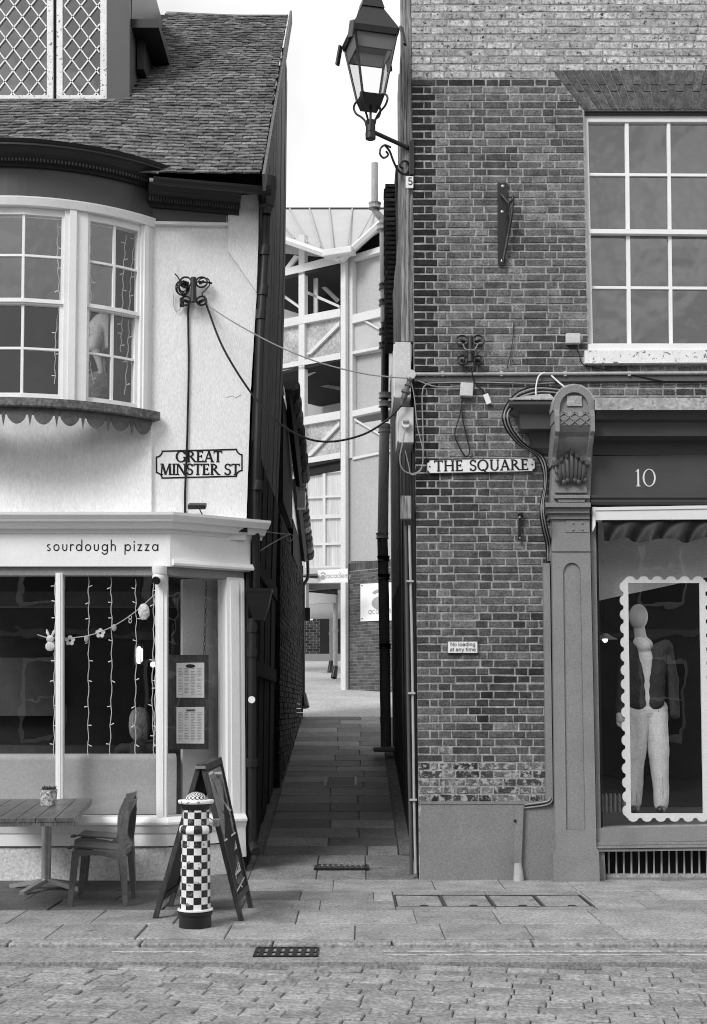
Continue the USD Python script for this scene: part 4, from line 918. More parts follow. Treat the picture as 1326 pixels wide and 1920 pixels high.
# windows
wnd = obj('shop_window_frame', [WS.rect(104, 1074, 117, 1532, .09, .02), WS.slab([(291, 1062), (313, 1062), (312, 1532), (293, 1532)], .10, .03), WP.slab([(426, 1082), (457, 1084), (460, 1600), (428, 1536)], .2, .03), WP.slab([(453, 1086), (458, 1087), (461, 1606), (456, 1606)], .18, .035)], white_paint, lb)
obj('post_bead', [WS.rect(107.5, 1074, 113, 1532, .02, .03), WS.rect(298, 1085, 306, 1532, .02, .042)], white_paint, wnd)
obj('post_bead', WP.slab([(433, 1090), (448, 1092), (451, 1560), (436, 1535)], .02, .042), white_paint, wnd)
for a, b in ((-60, 110), (110, 302)): obj('shop_pane', WS.sheet([(a, 1070), (b, 1070), (b, 1534), (a, 1534)], -.02), pane, wnd)
obj('shop_pane', WP.sheet([(312, 1072), (430, 1078), (432, 1536), (312, 1536)], -.02), pane, wnd)
zr = [zsf(y) for y in (1532, 1545, 1549, 1562, 1586, 1589)]
stall = obj('stall_riser', sweep_plan([(-.25, -.05), (.02, -.05), (.02, zr[5]), (-.25, zr[5])], [S0, S1, S2 + (S2 - S1) * .02]), M('riser_render', .62, .10, 3, .8, .2, 120, .4, 70, .2, spots=(4, .62, .25, .2)), lb)
obj('riser_panel', sweep_plan([(-.2, zr[4] + .001), (.045, zr[4] + .001), (.045, zr[3]), (-.2, zr[3])], [S0, S1, S2]), white_paint, stall)
obj('shop_sill', sweep_plan([(-.2, zr[3] + .001), (.055, zr[3] + .001), (.075, zr[2]), (.09, zr[1]), (.09, zr[1] + .02), (.05, zr[0]), (-.2, zr[0] + .002)], [S0, S1, S2 + (S2 - S1) * .01]), white_paint, stall)
obj('corner_base', WP.slab([(428, 1534), (460, 1534), (462, 1606), (430, 1612)], .1, .06), white_paint, stall)
# inside: bench with a rolled top, light end wall, dark room
zb0 = zsf(1416)
bench = sweep_plan([(-.55, zr[0]), (-.30, zr[0]), (-.30, zb0 - .06), (-.31, zb0 - .03), (-.34, zb0 - .005), (-.39, zb0), (-.44, zb0 - .02), (-.46, zb0 - .06), (-.55, zb0 - .06)], [S0, S1 - np.array([.12, 0]), S1 + (S2 - S1) * .2])
obj('bench_back', bench, room_wall, lb, smooth=50)
e0 = WP.hit(345, 1200, -.32); e1 = WP.hit(440, 1200, -.30)
obj('end_panel', [WP.slab([(343, 1086), (440, 1086), (440, 1550), (343, 1550)], .05, -.32)], M('end_panel_paint', .40, .05, 2, .8, .1, 200, .2, 120), lb)
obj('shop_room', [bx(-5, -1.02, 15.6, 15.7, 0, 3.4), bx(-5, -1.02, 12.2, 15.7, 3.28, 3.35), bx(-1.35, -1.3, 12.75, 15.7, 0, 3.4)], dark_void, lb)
obj('shop_floor', bx(-5, -1.1, 12.2, 15.6, -.05, .02), wood_table, lb)
obj('ceiling_beam', bx(-5, -1.4, 13.0, 13.2, zsf(1120), zsf(1090)), M('beam_paint', .05, .2, 4, .8), lb)
obj('back_counter', [bx(-4.5, -2.0, 14.9, 15.5, 0, 1.15), bx(-4.4, -3.6, 15.45, 15.55, 1.5, 2.2)], M('counter_wood', .05, .3, 5, .6), lb)
# ================================================================== lower cottage behind the white house, on the left of the alley
rc = thing('rear_cottage', 'dark brick and timber cottage wall with tiled verge on the left of the alley', 'building', (-1, 19.5, zg(19.5)))
RC = random.Random(31)
xr = lambda Y: np.interp(Y, [16.5, 23], [-.955, -.905])
obj('wall_core', bx(-1.6, -1.02, 16.56, 22.95, 0, 4.4), dark_void, rc)
bk, tn = [], []
r, z = 0, .4
while z < 4.15:
    y = 16.58 - (.11 if r % 2 else 0)
    while y < 22.9:
        L = RC.choice([.215, .105, .215]); a, b = max(y, 16.58), min(y + L, 22.9)
        if b - a > .03 and z > zg(a) - .1:
            p = RC.uniform(-.004, .006); m = bx(-1.03, 0, a, b, z, z + .064); m.vertices[:, 0] = np.where(m.vertices[:, 0] > -.5, [xr(q) + p for q in m.vertices[:, 1]], -1.03)
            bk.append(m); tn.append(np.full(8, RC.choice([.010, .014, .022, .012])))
        y += L + .011
    z += .075; r += 1
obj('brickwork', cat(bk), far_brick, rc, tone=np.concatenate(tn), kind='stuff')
# descending tiled verge with its gutter and small white bracket
for (xa, ya, Ya), (xb, yb_, Yb), n in (((550, 722, 17.0), (572, 905, 19.0), 7), ((563, 905, 19.4), (581, 1046, 22.3), 11)):
    for k in range(n):
        t0, t1 = k / n, (k + .8) / n
        P_ = lambda t, dx=0: PY(xa + (xb - xa) * t + dx, ya + (yb_ - ya) * t, Ya + (Yb - Ya) * t)
        obj('verge_tile', tube([P_(t0), P_(t0 + .3 / n), P_(t1)], [.092, .09, .078], 8), tile_mat, rc, tone=RC.choice([.08, .20, .12, .28]))
    obj('verge_gutter', tube([P_(0, -8) , P_(1, -9)], .08, 8), black_iron, rc)
obj('eaves_soffit', [bx(-1.3, xr(18) + .02, 16.6, 19.2, 4.3, 5.7), bx(-1.3, xr(20) + .015, 19.2, 22.6, 3.9, 4.45)], dark_void, rc)
obj('white_bracket', moved(bx(-.06, .06, -.1, .1, -.13, .13), PY(565, 938, 19.3)), white_paint, rc)
t = thing('cottage_downpipe', 'thin black downpipe at the far end of the alley on the left', 'drainpipe', PY(569, 1320, 22.9))
obj('pipe', tube(catmull([PY(577, 1050, 22.9), PY(577, 1082, 22.9), PY(570, 1096, 22.9), PY(569, 1110, 22.9), PY(569, 1318, 22.9)], 5), .030, 8), black_iron, t, smooth=40)
obj('pipe_shoe', tube([PY(569, 1300, 22.9), PY(572, 1326, 22.8)], [.05, .085], 8), black_iron, t)
obj('bracket', moved(bx(-.05, .1, -.03, .03, -.12, .12), PY(571, 1152, 22.95)), black_iron, t)

# ================================================================== white balcony building beyond the alley
AO = PY(643, 1000, 30.0); WA = Wall(AO[:2], (.74, -.67))
ac = thing('balcony_building', 'white building with steel balconies, folded metal roof and brick pier beyond the alley', 'building', (AO[0], 30, zg(30)))
aw_white = M('balcony_white', .56, .05, 1.5, .6, .06, 40)
awall = M('pale_render', .36, .06, .8, .8, .08, 30)
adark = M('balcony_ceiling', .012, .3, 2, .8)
curt = M('net_curtain', .50, .35, 5, .9, .1, 20, stretch=(6, 6, .1))
def A(name, pts, th, fr, mat=aw_white, parent=ac, holes=()): return obj(name, WA.slab(pts, th, fr, holes=holes, off=fr), mat, parent)
A('column', [(639, 476), (648, 474), (648, 1302), (639, 1302)], .10, .16)
A('mullion_post', [(649, 482), (661, 478), (661, 858), (649, 860)], .15, .02)
A('mullion_post', [(560, 440), (571, 440), (571, 866), (560, 868)], .12, .02)
for l0, l1, r0, r1 in ((504, 517, 476, 493), (598, 613, 578, 593), (682, 690, 661, 673), (788, 803, 770, 785), (866, 875, 848, 859)):
    A('beam', [(480, l0 + (l0 - r0) * .5), (638, r0), (638, r1), (480, l1 + (l1 - r1) * .5)], .16, .03)
for y0, y1, q0, q1 in ((478, 488, 455, 466), (590, 606, 574, 590), (659, 664, 646, 652), (770, 781, 756, 768), (857, 862, 844, 849)):
    A('beam', [(661, y0), (760, q0 - 8), (760, q1 - 8), (661, y1)], .16, .03)
for (a, b), (c, d) in (((574, 664), (636, 602)), ((574, 855), (636, 790))): A('brace', [(a, b), (c, d), (c, d + 8), (a + 8, b)], .06, .0)
for (a, b), (c, d) in (((664, 588), (735, 628)), ((664, 784), (735, 826))): A('brace', [(a, b), (c, d), (c, d + 4), (a, b + 4)], .04, .0)
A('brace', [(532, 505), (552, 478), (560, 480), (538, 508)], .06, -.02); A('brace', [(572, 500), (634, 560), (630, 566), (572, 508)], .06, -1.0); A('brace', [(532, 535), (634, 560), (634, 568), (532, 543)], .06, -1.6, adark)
for q in ([(571, 543), (636, 572), (636, 577), (571, 549)], [(532, 552), (562, 574), (562, 579), (532, 558)], [(571, 700), (634, 668), (636, 674), (571, 707)], [(588, 520), (594, 520), (594, 596), (588, 597)], [(532, 640), (562, 612), (562, 619), (534, 647)], [(532, 742), (562, 720), (562, 727), (532, 750)]): A('brace', q, .05, -.35)
gl2 = M('balustrade_panel', .36, .35, 2.2, .3, .25, 8, spec=.5)
gl = M('balustrade_glass', .30, .3, 1.2, .25, .15, 6, spec=.5)
for a, b in (((480, 615), (560, 596)), ((571, 593), (638, 578))): A('glass_panel', [(a[0], a[1]), (b[0], b[1]), (b[0], b[1] + 85), (a[0], a[1] + 85)], .02, -.08, gl2)
for a, b in (((571, 790), (638, 775)),): A('glass_panel', [(a[0], a[1] + 10), (b[0], b[1] + 10), (b[0], b[1] + 85), (a[0], a[1] + 85)], .02, -.08, gl2)
for y in (590, 780): A('glass_panel', [(661, y + 16), (760, y), (760, y + 62), (661, y + 78)], .02, -.06, M('white_panel_%d' % y, .42, .1, 2, .5))
# decks (dark undersides), back walls
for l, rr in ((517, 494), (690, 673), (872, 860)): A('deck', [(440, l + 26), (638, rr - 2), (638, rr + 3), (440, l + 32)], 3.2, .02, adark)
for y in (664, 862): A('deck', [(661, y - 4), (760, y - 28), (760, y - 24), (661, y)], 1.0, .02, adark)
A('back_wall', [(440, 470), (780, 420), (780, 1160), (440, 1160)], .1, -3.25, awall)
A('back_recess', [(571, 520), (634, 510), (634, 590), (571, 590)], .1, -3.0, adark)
A('rail_tube', [(500, 700), (636, 725), (636, 731), (500, 706)], .05, -1.5, gl)
A('wall_panel', [(663, 484), (760, 462), (760, 576), (663, 590)], .1, -.14, awall)
A('wall_panel', [(663, 664), (760, 640), (760, 760), (663, 770)], .1, -.14, awall)
A('wall_panel', [(654, 860), (770, 838), (770, 1052), (654, 1052)], .12, -.02, awall)
# big window with net curtains
A('wall_panel', [(500, 868), (574, 864), (574, 1140), (500, 1140)], .1, -.1, awall)
A('head_board', [(572, 878), (640, 862), (640, 882), (572, 893)], .1, -.05, adark)
wa = A('window', [(572, 885), (640, 882), (640, 1066), (572, 1066)], .06, -.06, holes=[[(574, 889), (605, 887), (605, 930), (574, 931)], [(610, 887), (640, 885), (640, 928), (610, 929)], [(574, 935), (605, 934), (605, 965), (574, 966)], [(610, 933), (640, 932), (640, 964), (610, 965)], [(574, 974), (605, 973), (605, 1018), (574, 1019)], [(610, 972), (640, 971), (640, 1017), (610, 1018)], [(574, 1023), (605, 1022), (605, 1062), (574, 1062)], [(610, 1022), (640, 1021), (640, 1061), (610, 1061)]])
A('net_curtain', [(570, 884), (641, 882), (641, 1064), (570, 1064)], .02, -.125, curt, wa)
for a, b, c, d in ((574, 605, 887, 931), (610, 640, 885, 929), (574, 605, 934, 966), (610, 640, 932, 965), (574, 605, 973, 1019), (610, 640, 971, 1018), (574, 605, 1022, 1062), (610, 640, 1021, 1061)): obj('pane', WA.sheet([(a, c), (b, c), (b, d), (a, d)], -.10), pane, wa)
A('wall_panel', [(500, 1066), (640, 1064), (640, 1092), (500, 1094)], .1, -.04, awall)
A('wall_panel', [(520, 1094), (640, 1094), (640, 1106), (520, 1108)], .1, -.5, M('band_grey', .30, .1, 2, .8))
A('beam', [(560, 1110), (628, 1104), (628, 1115), (575, 1110)], .1, -.3, adark)
A('wall_panel', [(520, 1112), (630, 1112), (630, 1130), (520, 1136)], .1, -2.5, awall)
# brick pier built brick by brick, with a soldier course
pb, pt = [], []
g0, g1 = WA.uv(650, 1304, .0), WA.uv(770, 1290, .0); zt = WA.uv(690, 1053, 0)[1]
obj('pier_core', WA.poly(sbox(g0[0] + .004, g0[1] - .4, g1[0], zt - .005), .2, .01), mortar, ac)
z, r = g0[1] - .3, 0; RA = random.Random(9)
zsol = WA.uv(690, 1067, 0)[1]
while z < zsol - .07:
    s = g0[0] - (.11 if r % 2 else 0)
    while s < g1[0]:
        a, b = max(s, g0[0]), min(s + .215, g1[0])
        if b - a > .03: pb.append(WA.poly(sbox(a, z, b, z + .062), .03, .018)); pt.append(np.full(len(pb[-1].vertices), RA.uniform(.06, .11)))
        s += .226
    z += .0745; r += 1
s = g0[0]
while s < g1[0]: pb.append(WA.poly(sbox(s, zsol, s + .064, zt), .03, .02)); pt.append(np.full(len(pb[-1].vertices), RA.uniform(.06, .10))); s += .0745
obj('pier_brickwork', cat(pb), far_brick, ac, tone=np.concatenate(pt), kind='stuff')
A('conduit', [(649, 860), (651.5, 860), (651.5, 1304), (649, 1304)], .03, .06)
# folded standing-seam roof over the balconies
def tripoly(pts, th=.08):
    v = np.array(pts); v = np.vstack([v, v - [0, 0, th]]); n = len(pts); f = [(0, i, i + 1) for i in range(1, n - 1)] + [(n, n + i + 1, n + i) for i in range(1, n - 1)] + [t for i in range(n) for t in ((i, n + i, n + (i + 1) % n), (i, n + (i + 1) % n, (i + 1) % n))]
    return trimesh.Trimesh(v, f, process=False)
V0, Ra, Rb = PY(640, 479, 29.6), PY(380, 392, 38.0), PY(860, 392, 34.0)
Vm = PY(640, 392, 36.0); El, Er = PY(470, 420, 31.2), PY(752, 376, 28.6)
rmat = M('zinc_roof', .42, .06, 1, .55, .06, 30)
rf = obj('roof', tripoly([V0, Vm, Ra, El]), rmat, ac); obj('roof_plane', tripoly([V0, Er, Rb, Vm]), rmat, rf)
seam = lambda a, b: tube([np.array(a) + [0, 0, .03], np.array(b) + [0, 0, .03]], .022, 6)
for t in np.linspace(.08, .92, 7): obj('roof_seam', seam(El + (V0 - El) * t, Ra + (Vm - Ra) * t), pipe_grey, rf)
for t in np.linspace(.1, .9, 5): obj('roof_seam', seam(V0 + (Er - V0) * t, Vm + (Rb - Vm) * t), pipe_grey, rf)
obj('ridge_trim', tube([Ra, Vm, Rb], .05, 6), charcoal, rf)
obj('eaves_trim', tube([El - [0, 0, .1], V0 - [0, 0, .1]], .09, 6), aw_white, rf); obj('eaves_trim', tube([V0 - [0, 0, .1], Er - [0, 0, .1]], .09, 6), aw_white, rf)
obj('gutter_box', moved(rbox(.75, .3, .16, .02), PY(636, 474, 29.5), rz=-.4), aw_white, rf)
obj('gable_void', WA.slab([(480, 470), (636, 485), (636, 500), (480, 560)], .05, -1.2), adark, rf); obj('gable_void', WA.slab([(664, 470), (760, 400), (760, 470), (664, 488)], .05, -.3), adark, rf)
# rain pipes beside the pier and further back
def rpipe(label, px, y0, y1, Y, r, loc):
    t = thing('courtyard_pipe', label, 'drainpipe', loc); obj('pipe', tube([PY(px, y0, Y), PY(px, y1, Y)], r, 10), pipe_grey, t, smooth=40); obj('pipe_shoe', tube([PY(px, y1 - 18, Y), PY(px - 3, y1 + 3, Y - .1)], [r * 1.2, r * 1.3], 10), black_iron, t, smooth=40)
    obj('collar', tube([PY(px, (y0 + y1) / 2 - 3, Y), PY(px, (y0 + y1) / 2 + 3, Y)], r * 1.25, 10), pipe_grey, t)
0 and rpipe('grey rain pipe standing in front of the brick pier of the balcony building', 643.5, 860, 1300, 29.6, .062, PY(643, 1303, 29.6))
rpipe('middle grey rain pipe between brick pier and dark doorway', 629, 1095, 1268, 34, .065, PY(629, 1268, 34))
rpipe('slim grey rain pipe nearest the dark doorway in the courtyard', 621.5, 1118, 1258, 37, .06, PY(621, 1258, 37))
# brick outbuilding with a dark doorway at the back of the courtyard
ob = thing('brick_outbuilding', 'small brick outbuilding with a dark doorway at the back of the courtyard', 'building', PY(595, 1240, 44))
WO = Wall((0, 44.0), (1, 0)); gz = WO.uv(590, 1240)[1]
obj('base_course', WO.slab([(520, 1226), (640, 1226), (640, 1242), (520, 1242)], .3, .06), render_grey, ob)
obj('wall', WO.slab([(520, 1110), (640, 1110), (640, 1228), (520, 1228)], .3, -.012), mortar, ob)
pb, pt = [], []; a0, a1, z0, z1 = *[WO.uv(p, 1200)[0] for p in (520, 600)], WO.uv(590, 1226)[1], WO.uv(590, 1112)[1]
z, r = z0, 0
while z < z1:
    s = a0 - (.11 if r % 2 else 0)
    while s < a1 - .02: pb.append(WO.poly(sbox(s, z, min(s + .20, a1), z + .072), .03, .01)); pt.append(np.full(len(pb[-1].vertices), RA.choice([.02, .035, .05]))); s += .226
    z += .094; r += 1
obj('brickwork', cat(pb), far_brick, ob, tone=np.concatenate(pt), kind='stuff')
obj('doorway', WO.slab([(600, 1128), (640, 1126), (640, 1226), (600, 1226)], .03, .02), dark_void, ob)
obj('lintel', WO.slab([(520, 1108), (640, 1108), (640, 1128), (520, 1136)], .2, .05), awall, ob)
obj('notice_plate', WO.rect(580, 1148, 587, 1163, .02, .03), white_enamel, ob)
# signs
def on(wall, shp, px, py, fr, th=.004): o = wall.uv(px, py, fr); return wall.poly(affinity.translate(shp, o[0], o[1]), th, fr + th)
logo_grey = M('logo_grey', .30, .1, 4, .6)
SIG = Wall(PY(620, 1080, 28.9)[:2], (.98, -.2))
hs = thing('hanging_sign', 'white projecting sign with small grey lettering hung on an iron arm over the courtyard', 'sign', PY(596, 1095, 28.9))
obj('board', SIG.slab([(596, 1069), (652, 1066), (652, 1092), (596, 1093)], .03, 0), white_enamel, hs)
obj('arm', tube([PY(566, 1080, 28.9), PY(596, 1080, 28.9)], [.03, .06], 8), black_iron, hs)
def alogo(h):
    return U([ell(.5, .3, .36, .32, .36, .32), ell(.5, .62, .40, .36, .16, .16, 0, 150)]) if h else None
u = SIG.uv(606, 1085); obj('logo', SIG.poly(affinity.translate(affinity.scale(alogo(1), .17, .17, origin=(0, 0)), SIG.uv(599, 1087)[0], SIG.uv(599, 1087)[1]), .003, .004), logo_grey, hs)
tx2 = lettering(SANS, 'academy', .15, .05); obj('lettering', SIG.poly(affinity.translate(tx2, SIG.uv(612, 1084)[0], SIG.uv(612, 1084)[1]), .003, .004), logo_grey, hs)
ws_ = thing('wall_sign', 'white wall sign with a big round grey letter fixed to the brick pier', 'sign', WA.hit(695, 1164, .03))
obj('board', WA.slab([(676, 1095), (745, 1091), (745, 1163), (676, 1165)], .02, .04), white_enamel, ws_)
o_ = WA.uv(692, 1143, .04); obj('logo', WA.poly(affinity.translate(affinity.scale(alogo(1), .62, .46, origin=(0, 0)), o_[0], o_[1]), .004, .045), logo_grey, ws_)
tx2 = lettering(SANS, 'academy', .20, .06); o_ = WA.uv(691, 1152, .04); obj('lettering', WA.poly(affinity.translate(tx2, *o_), .004, .045), logo_grey, ws_)
for px, py in ((679, 1098), (679, 1160)): m = trimesh.creation.icosphere(1, .018); m.apply_translation(WA.hit(px, py, .042)); obj('fixing_screw', m, black_iron, ws_)
# terrace across the street, seen only as reflections in the shop and house windows
tb = thing('terrace_building', 'dark brick terrace across the street, mirrored in the shop windows', 'building', (0, -7, 0))
tdark = M('terrace_brick', .07, .3, 2, .9, .2, 30)
obj('front_wall', bx(-16, 48, -7.6, -7, -.05, 6.4), tdark, tb); obj('roof', tripoly([np.array(p) for p in ((-16, -6.9, 6.4), (48, -6.9, 6.4), (48, -10.5, 9.0), (-16, -10.5, 9.0))], .2), charcoal, tb)
obj('string_course', bx(-16, 48, -7.0, -6.93, 3.35, 3.5), M('course_stone', .2, .2, 4, .8), tb)
for k in range(20):
    x = -13.5 + k * 3.0
    for z0, z1 in ((.9, 2.7), (4.2, 5.8)):
        w = obj('window_frame', [bx(x - .55, x + .55, -6.995, -6.96, z0 - .1, z0), bx(x - .55, x + .55, -6.995, -6.96, z1, z1 + .1), bx(x - .55, x - .45, -6.995, -6.96, z0, z1), bx(x + .45, x + .55, -6.995, -6.96, z0, z1), bx(x - .45, x + .45, -6.995, -6.965, (z0 + z1) / 2 - .03, (z0 + z1) / 2 + .03)], pipe_grey, tb)
        obj('window_pane', bx(x - .45, x + .45, -6.999, -6.98, z0, z1), dark_void, w)
# ================================================================== street furniture and fittings
RF = random.Random(77)
# ---- wall lantern on a scrolled iron bracket
LY = 11.78
def L3(px, py, Y=LY): return PY(px, py, Y)
lc = L3(695, 240); lamp = thing('street_lamp', 'black iron lantern on a scrolled bracket high at the corner of the brick house', 'street lamp', lc)
cx, cy = lc[0], lc[1]; ROT = math.radians(14); cr, sr = math.cos(ROT), math.sin(ROT)
def rot2(x, y): return np.array([cx + x * cr - y * sr, cy + x * sr + y * cr])
def ring4(h, z): return [np.array([*rot2(a * h, b * h), z]) for a, b in ((-1, -1), (1, -1), (1, 1), (-1, 1))]
zb1, zb2, zt1 = L3(695, 203)[2], L3(695, 184)[2], L3(695, 80)[2]
hb, ht = .105, .200
B4, T4 = ring4(hb, zb2), ring4(ht, zt1)
for i in range(4): obj('corner_bar', bar(B4[i], T4[i], .018, .018), black_iron, lamp)
for i in range(4):
    k = (i + 1) % 4; inn = lambda P, f: P + (np.array([cx, cy, P[2]]) - P) * f
    a, b, c, d = inn(B4[i], .03), inn(B4[k], .03), inn(T4[k], .03), inn(T4[i], .03); tsp = .74
    e, f_ = b + (c - b) * tsp, a + (d - a) * tsp
    obj('glass_pane', trimesh.Trimesh([a, b, e, f_], [(0, 1, 2), (0, 2, 3)], process=False), pane_lamp, lamp)
    obj('frosted_pane', trimesh.Trimesh([f_, e, c, d], [(0, 1, 2), (0, 2, 3)], process=False), pane_frost, lamp)
    obj('pane_seam', bar(f_, e, .008, .008), charcoal, lamp)
def sq(h0, z0, h1, z1):
    v = ring4(h0, z0) + ring4(h1, z1); f = [(0, 2, 1), (0, 3, 2), (4, 5, 6), (4, 6, 7)]
    for i in range(4): k = (i + 1) % 4; f += [(i, k, 4 + k), (i, 4 + k, 4 + i)]
    return trimesh.Trimesh(v, f, process=False)
obj('base_tray', sq(.08, zb1, .112, zb2), black_iron, lamp)
obj('hood', [sq(.215, zt1 - .005, .225, zt1 + .05), sq(.225, zt1 + .051, .10, zt1 + .30), sq(.11, zt1 + .301, .085, zt1 + .40)], black_iron, lamp)
for i in range(4):                                           # hood skirts hanging past the corners
    k = (i + 1) % 4; P, Q = np.array(ring4(.235, zt1 + .06)[i]), np.array(ring4(.262, zt1 - .12)[i]); obj('hood_tail', bar(P, Q, .05, .02), black_iron, lamp)
obj('finial', lathe([(0.02, 0), (.05, .03), (.03, .08), (.045, .12), (0.0, .2)], 14, (cx, cy, zt1 + .40)), black_iron, lamp)
sk = L3(695, 238); obj('socket', [lathe([(.0, -.115), (.048, -.115), (.05, -.06), (.042, -.055), (.045, -.05), (.045, .06), (.0, .06)], 16, sk)], black_iron, lamp, smooth=40)
obj('stem', tube([sk + [0, 0, .05], [cx, cy, zb1 + .01]], .012, 8), black_iron, lamp)
for i in range(4):
    a = math.radians(45 + 90 * i) + ROT; pr = [(.045, .02), (.06, .07), (.10, .12), (.16, .17), (.185, .23), (.165, .275), (.125, .285), (.105, .25)]
    pts = [(cx + r * math.cos(a), cy + r * math.sin(a), sk[2] + h) for r, h in pr]; obj('scroll_leg', tube(catmull(pts, 5), .0105, 7), black_iron, lamp, smooth=40)
w0 = np.array([WR.hit(771, 277)[0] + .01, YR + .04, WR.hit(771, 277)[2]]); obj('arm', tube([sk + [.03, 0, -.05], w0], .020, 10), black_iron, lamp, smooth=40)
sc_ = [(742, 287), (733, 276), (722, 272), (714, 278), (713, 289), (720, 296), (728, 290), (724, 283)]
sp = [(722, 272), (731, 284), (737, 300), (745, 317), (755, 326), (764, 324), (768, 313), (763, 303), (754, 303), (750, 311), (756, 316)]
def armY(px): return LY + (YR + .03 - LY) * np.clip((px - 700) / 70, 0, 1)
obj('bracket_scroll', tube(catmull([PY(a, b, armY(a)) for a, b in sp], 6), .011, 7), black_iron, lamp, smooth=40)
obj('bracket_scroll', tube(catmull([PY(a, b, armY(a) - .005) for a, b in sc_[1:]], 6), .010, 7), black_iron, lamp, smooth=40)
obj('wall_plate', moved(rbox(.05, .03, .34, .005), (WR.hit(770, 300)[0] + .012, YR - .0, WR.hit(770, 296)[2])), black_iron, lamp)
npl = obj('number_plate', WR.rect(761, 330, 775, 352, .012, .028), white_enamel, label='small white plate numbered 5 below the lantern bracket', cat='number plate')
five = U([st((.5, .95), (.12, .95), w=.12), st((.15, .98), (.12, .5), w=.12), ell(.3, .32, .3, .32, .13, .12, a0=-150, a1=120)])
o_ = WR.uv(765, 347, .028); npt = obj('numeral', WR.poly(affinity.translate(affinity.scale(five, .075, .075, origin=(0, 0)), *o_), .003, .031), black_paint, npl)

# ---- grey soil pipe on the alley wall and the small pipe beside it
YP = 18.9
sp_ = thing('soil_pipe', 'tall pale and dark jointed soil pipe on the right wall of the alley', 'drainpipe', PY(724, 1400, YP))
def P9(px, py): return PY(px, py, YP - .1)
segs = [([(703, 306), (703, 384), (706, 398), (714, 408), (718, 420), (719, 520), (720, 560)], .052, pipe_grey), ([(722, 600), (722, 700), (721, 760), (722, 790)], .058, black_iron), ([(722, 795), (720, 860), (718, 1000)], .078, pipe_grey), ([(717, 1000), (719, 1080), (721, 1200), (724, 1400)], .078, M('dark_pipe', .10, .2, 6, .5, .15, 90))]
for pts, r, mt in segs: obj('pipe', tube(catmull([P9(*p) for p in pts], 5), r, 12), mt, sp_, smooth=40)
obj('branch', tube(catmull([PY(742, 512, YP + 1.5), P9(736, 516), P9(726, 528), P9(723, 545), P9(722, 605)], 5), .07, 12), pipe_grey, sp_, smooth=40)
for px, py, mt in ((703, 386, pipe_grey), (718, 426, pipe_grey), (722, 538, black_iron), (722, 568, black_iron), (722, 622, black_iron), (722, 648, black_iron), (722, 742, pipe_grey), (722, 758, pipe_grey), (721, 806, pipe_grey), (717, 1005, pipe_grey), (719, 1048, black_iron), (720, 1082, black_iron), (722, 1212, black_iron)):
    obj('collar', tube([P9(px, py - 5), P9(px, py - 1.5), P9(px, py + 1.5), P9(px, py + 5)], [.098, .086, .086, .098], 12), mt, sp_)
obj('pipe_foot', moved(rbox(.34, .3, .07, .02), PY(722, 1405, YP - .1)), render_grey, sp_)
cp = thing('corner_conduit', 'slim pale conduit running up the corner where brick wall meets the alley', 'conduit', WR.hit(781, 1630))
obj('tube', tube([WR.hit(x, y, .0) + [-.012, .0, 0] for x, y in ((770, 985), (775, 1200), (779, 1500), (782, 1638))], .012, 8), pipe_grey, cp, smooth=40)
obj('tube', tube([WR.hit(x, y, .0) + [-.045, .02, 0] for x, y in ((770, 985), (776, 1400), (778, 1500), (781, 1640))], .016, 8), M('conduit_grey', .07, .1, 5, .5), cp, smooth=40)
for x, y in ((773, 1090), (776, 1300), (779, 1500)): obj('clip', moved(rbox(.07, .03, .02, .004), WR.hit(x, y, .015) + [-.02, 0, 0]), pipe_grey, cp)
thin = [(768, 355), (768, 480), (769, 640)]
obj('wall_cable', tube([WR.hit(a, b, .012) + [-.02, 0, 0] for a, b in thin], .006, 6), cable_grey, label='thin pale cable dropping from the number plate to the tall meter box', cat='cable')

# ---- meter boxes on the alley side of the corner
def mbox(name, label, x0, y0, x1, y1, Y0, Y1, door_px):
    a, b = PY(x0, y0, Y0), PY(x1, y1, Y0); t = thing(name, label, 'meter box', ((a[0] + b[0]) / 2, Y0, b[2]))
    m = rbox(b[0] - a[0], Y1 - Y0, a[2] - b[2], .008); obj('case', moved(m, ((a[0] + b[0]) / 2, (Y0 + Y1) / 2, (a[2] + b[2]) / 2)), box_grey, t, smooth=30)
    obj('door', moved(rbox(.012, Y1 - Y0 - .03, a[2] - b[2] - .03, .004), (a[0] - .007, (Y0 + Y1) / 2, (a[2] + b[2]) / 2)), white_metal, t)
    return t, a, b
mb, a, b = mbox('meter_box', 'tall pale meter box above the smaller one on the alley corner', 741, 641, 771, 746, 11.99, 12.75, 0)
mb2, a2, b2 = mbox('meter_box', 'small pale meter box with a round socket below the taller box on the alley corner', 748, 763, 776, 830, 11.96, 12.5, 0)
so = PY(761, 796, 11.955)
obj('socket', moved(lathe([(.0, 0), (.042, 0), (.042, .03), (.036, .045), (0, .045)], 16), so, rx=math.pi / 2), white_enamel, mb2, smooth=40); obj('socket_cap', tube([so + [-.03, -.05, .025], so + [.03, -.05, .025]], .022, 10), pipe_grey, mb2)
wb = obj('timber_box', moved(rbox(.10, .12, .22, .006), PY(761, 953, 11.98)), timber_pale, label='small weathered timber box on the alley corner below the meter boxes', cat='junction box')
il = thing('cable_insulator', 'ribbed cable gland where the thick cable ends by the meter boxes', 'insulator', PY(766, 735, 11.9))
gA, gB = PY(770, 708, 11.9), PY(753, 760, 11.9)
prof = [(0, .012), (.05, .022), (.1, .03), (.15, .022), (.25, .025), (.3, .038), (.34, .025), (.44, .026), (.48, .045), (.55, .045), (.6, .028), (.75, .03), (.85, .022), (1.0, .012)]
obj('gland', tube([gA + (gB - gA) * t for t, _ in prof], [r for _, r in prof], 12), M('ribbed_rubber', .10, .5, 14, .5), il)
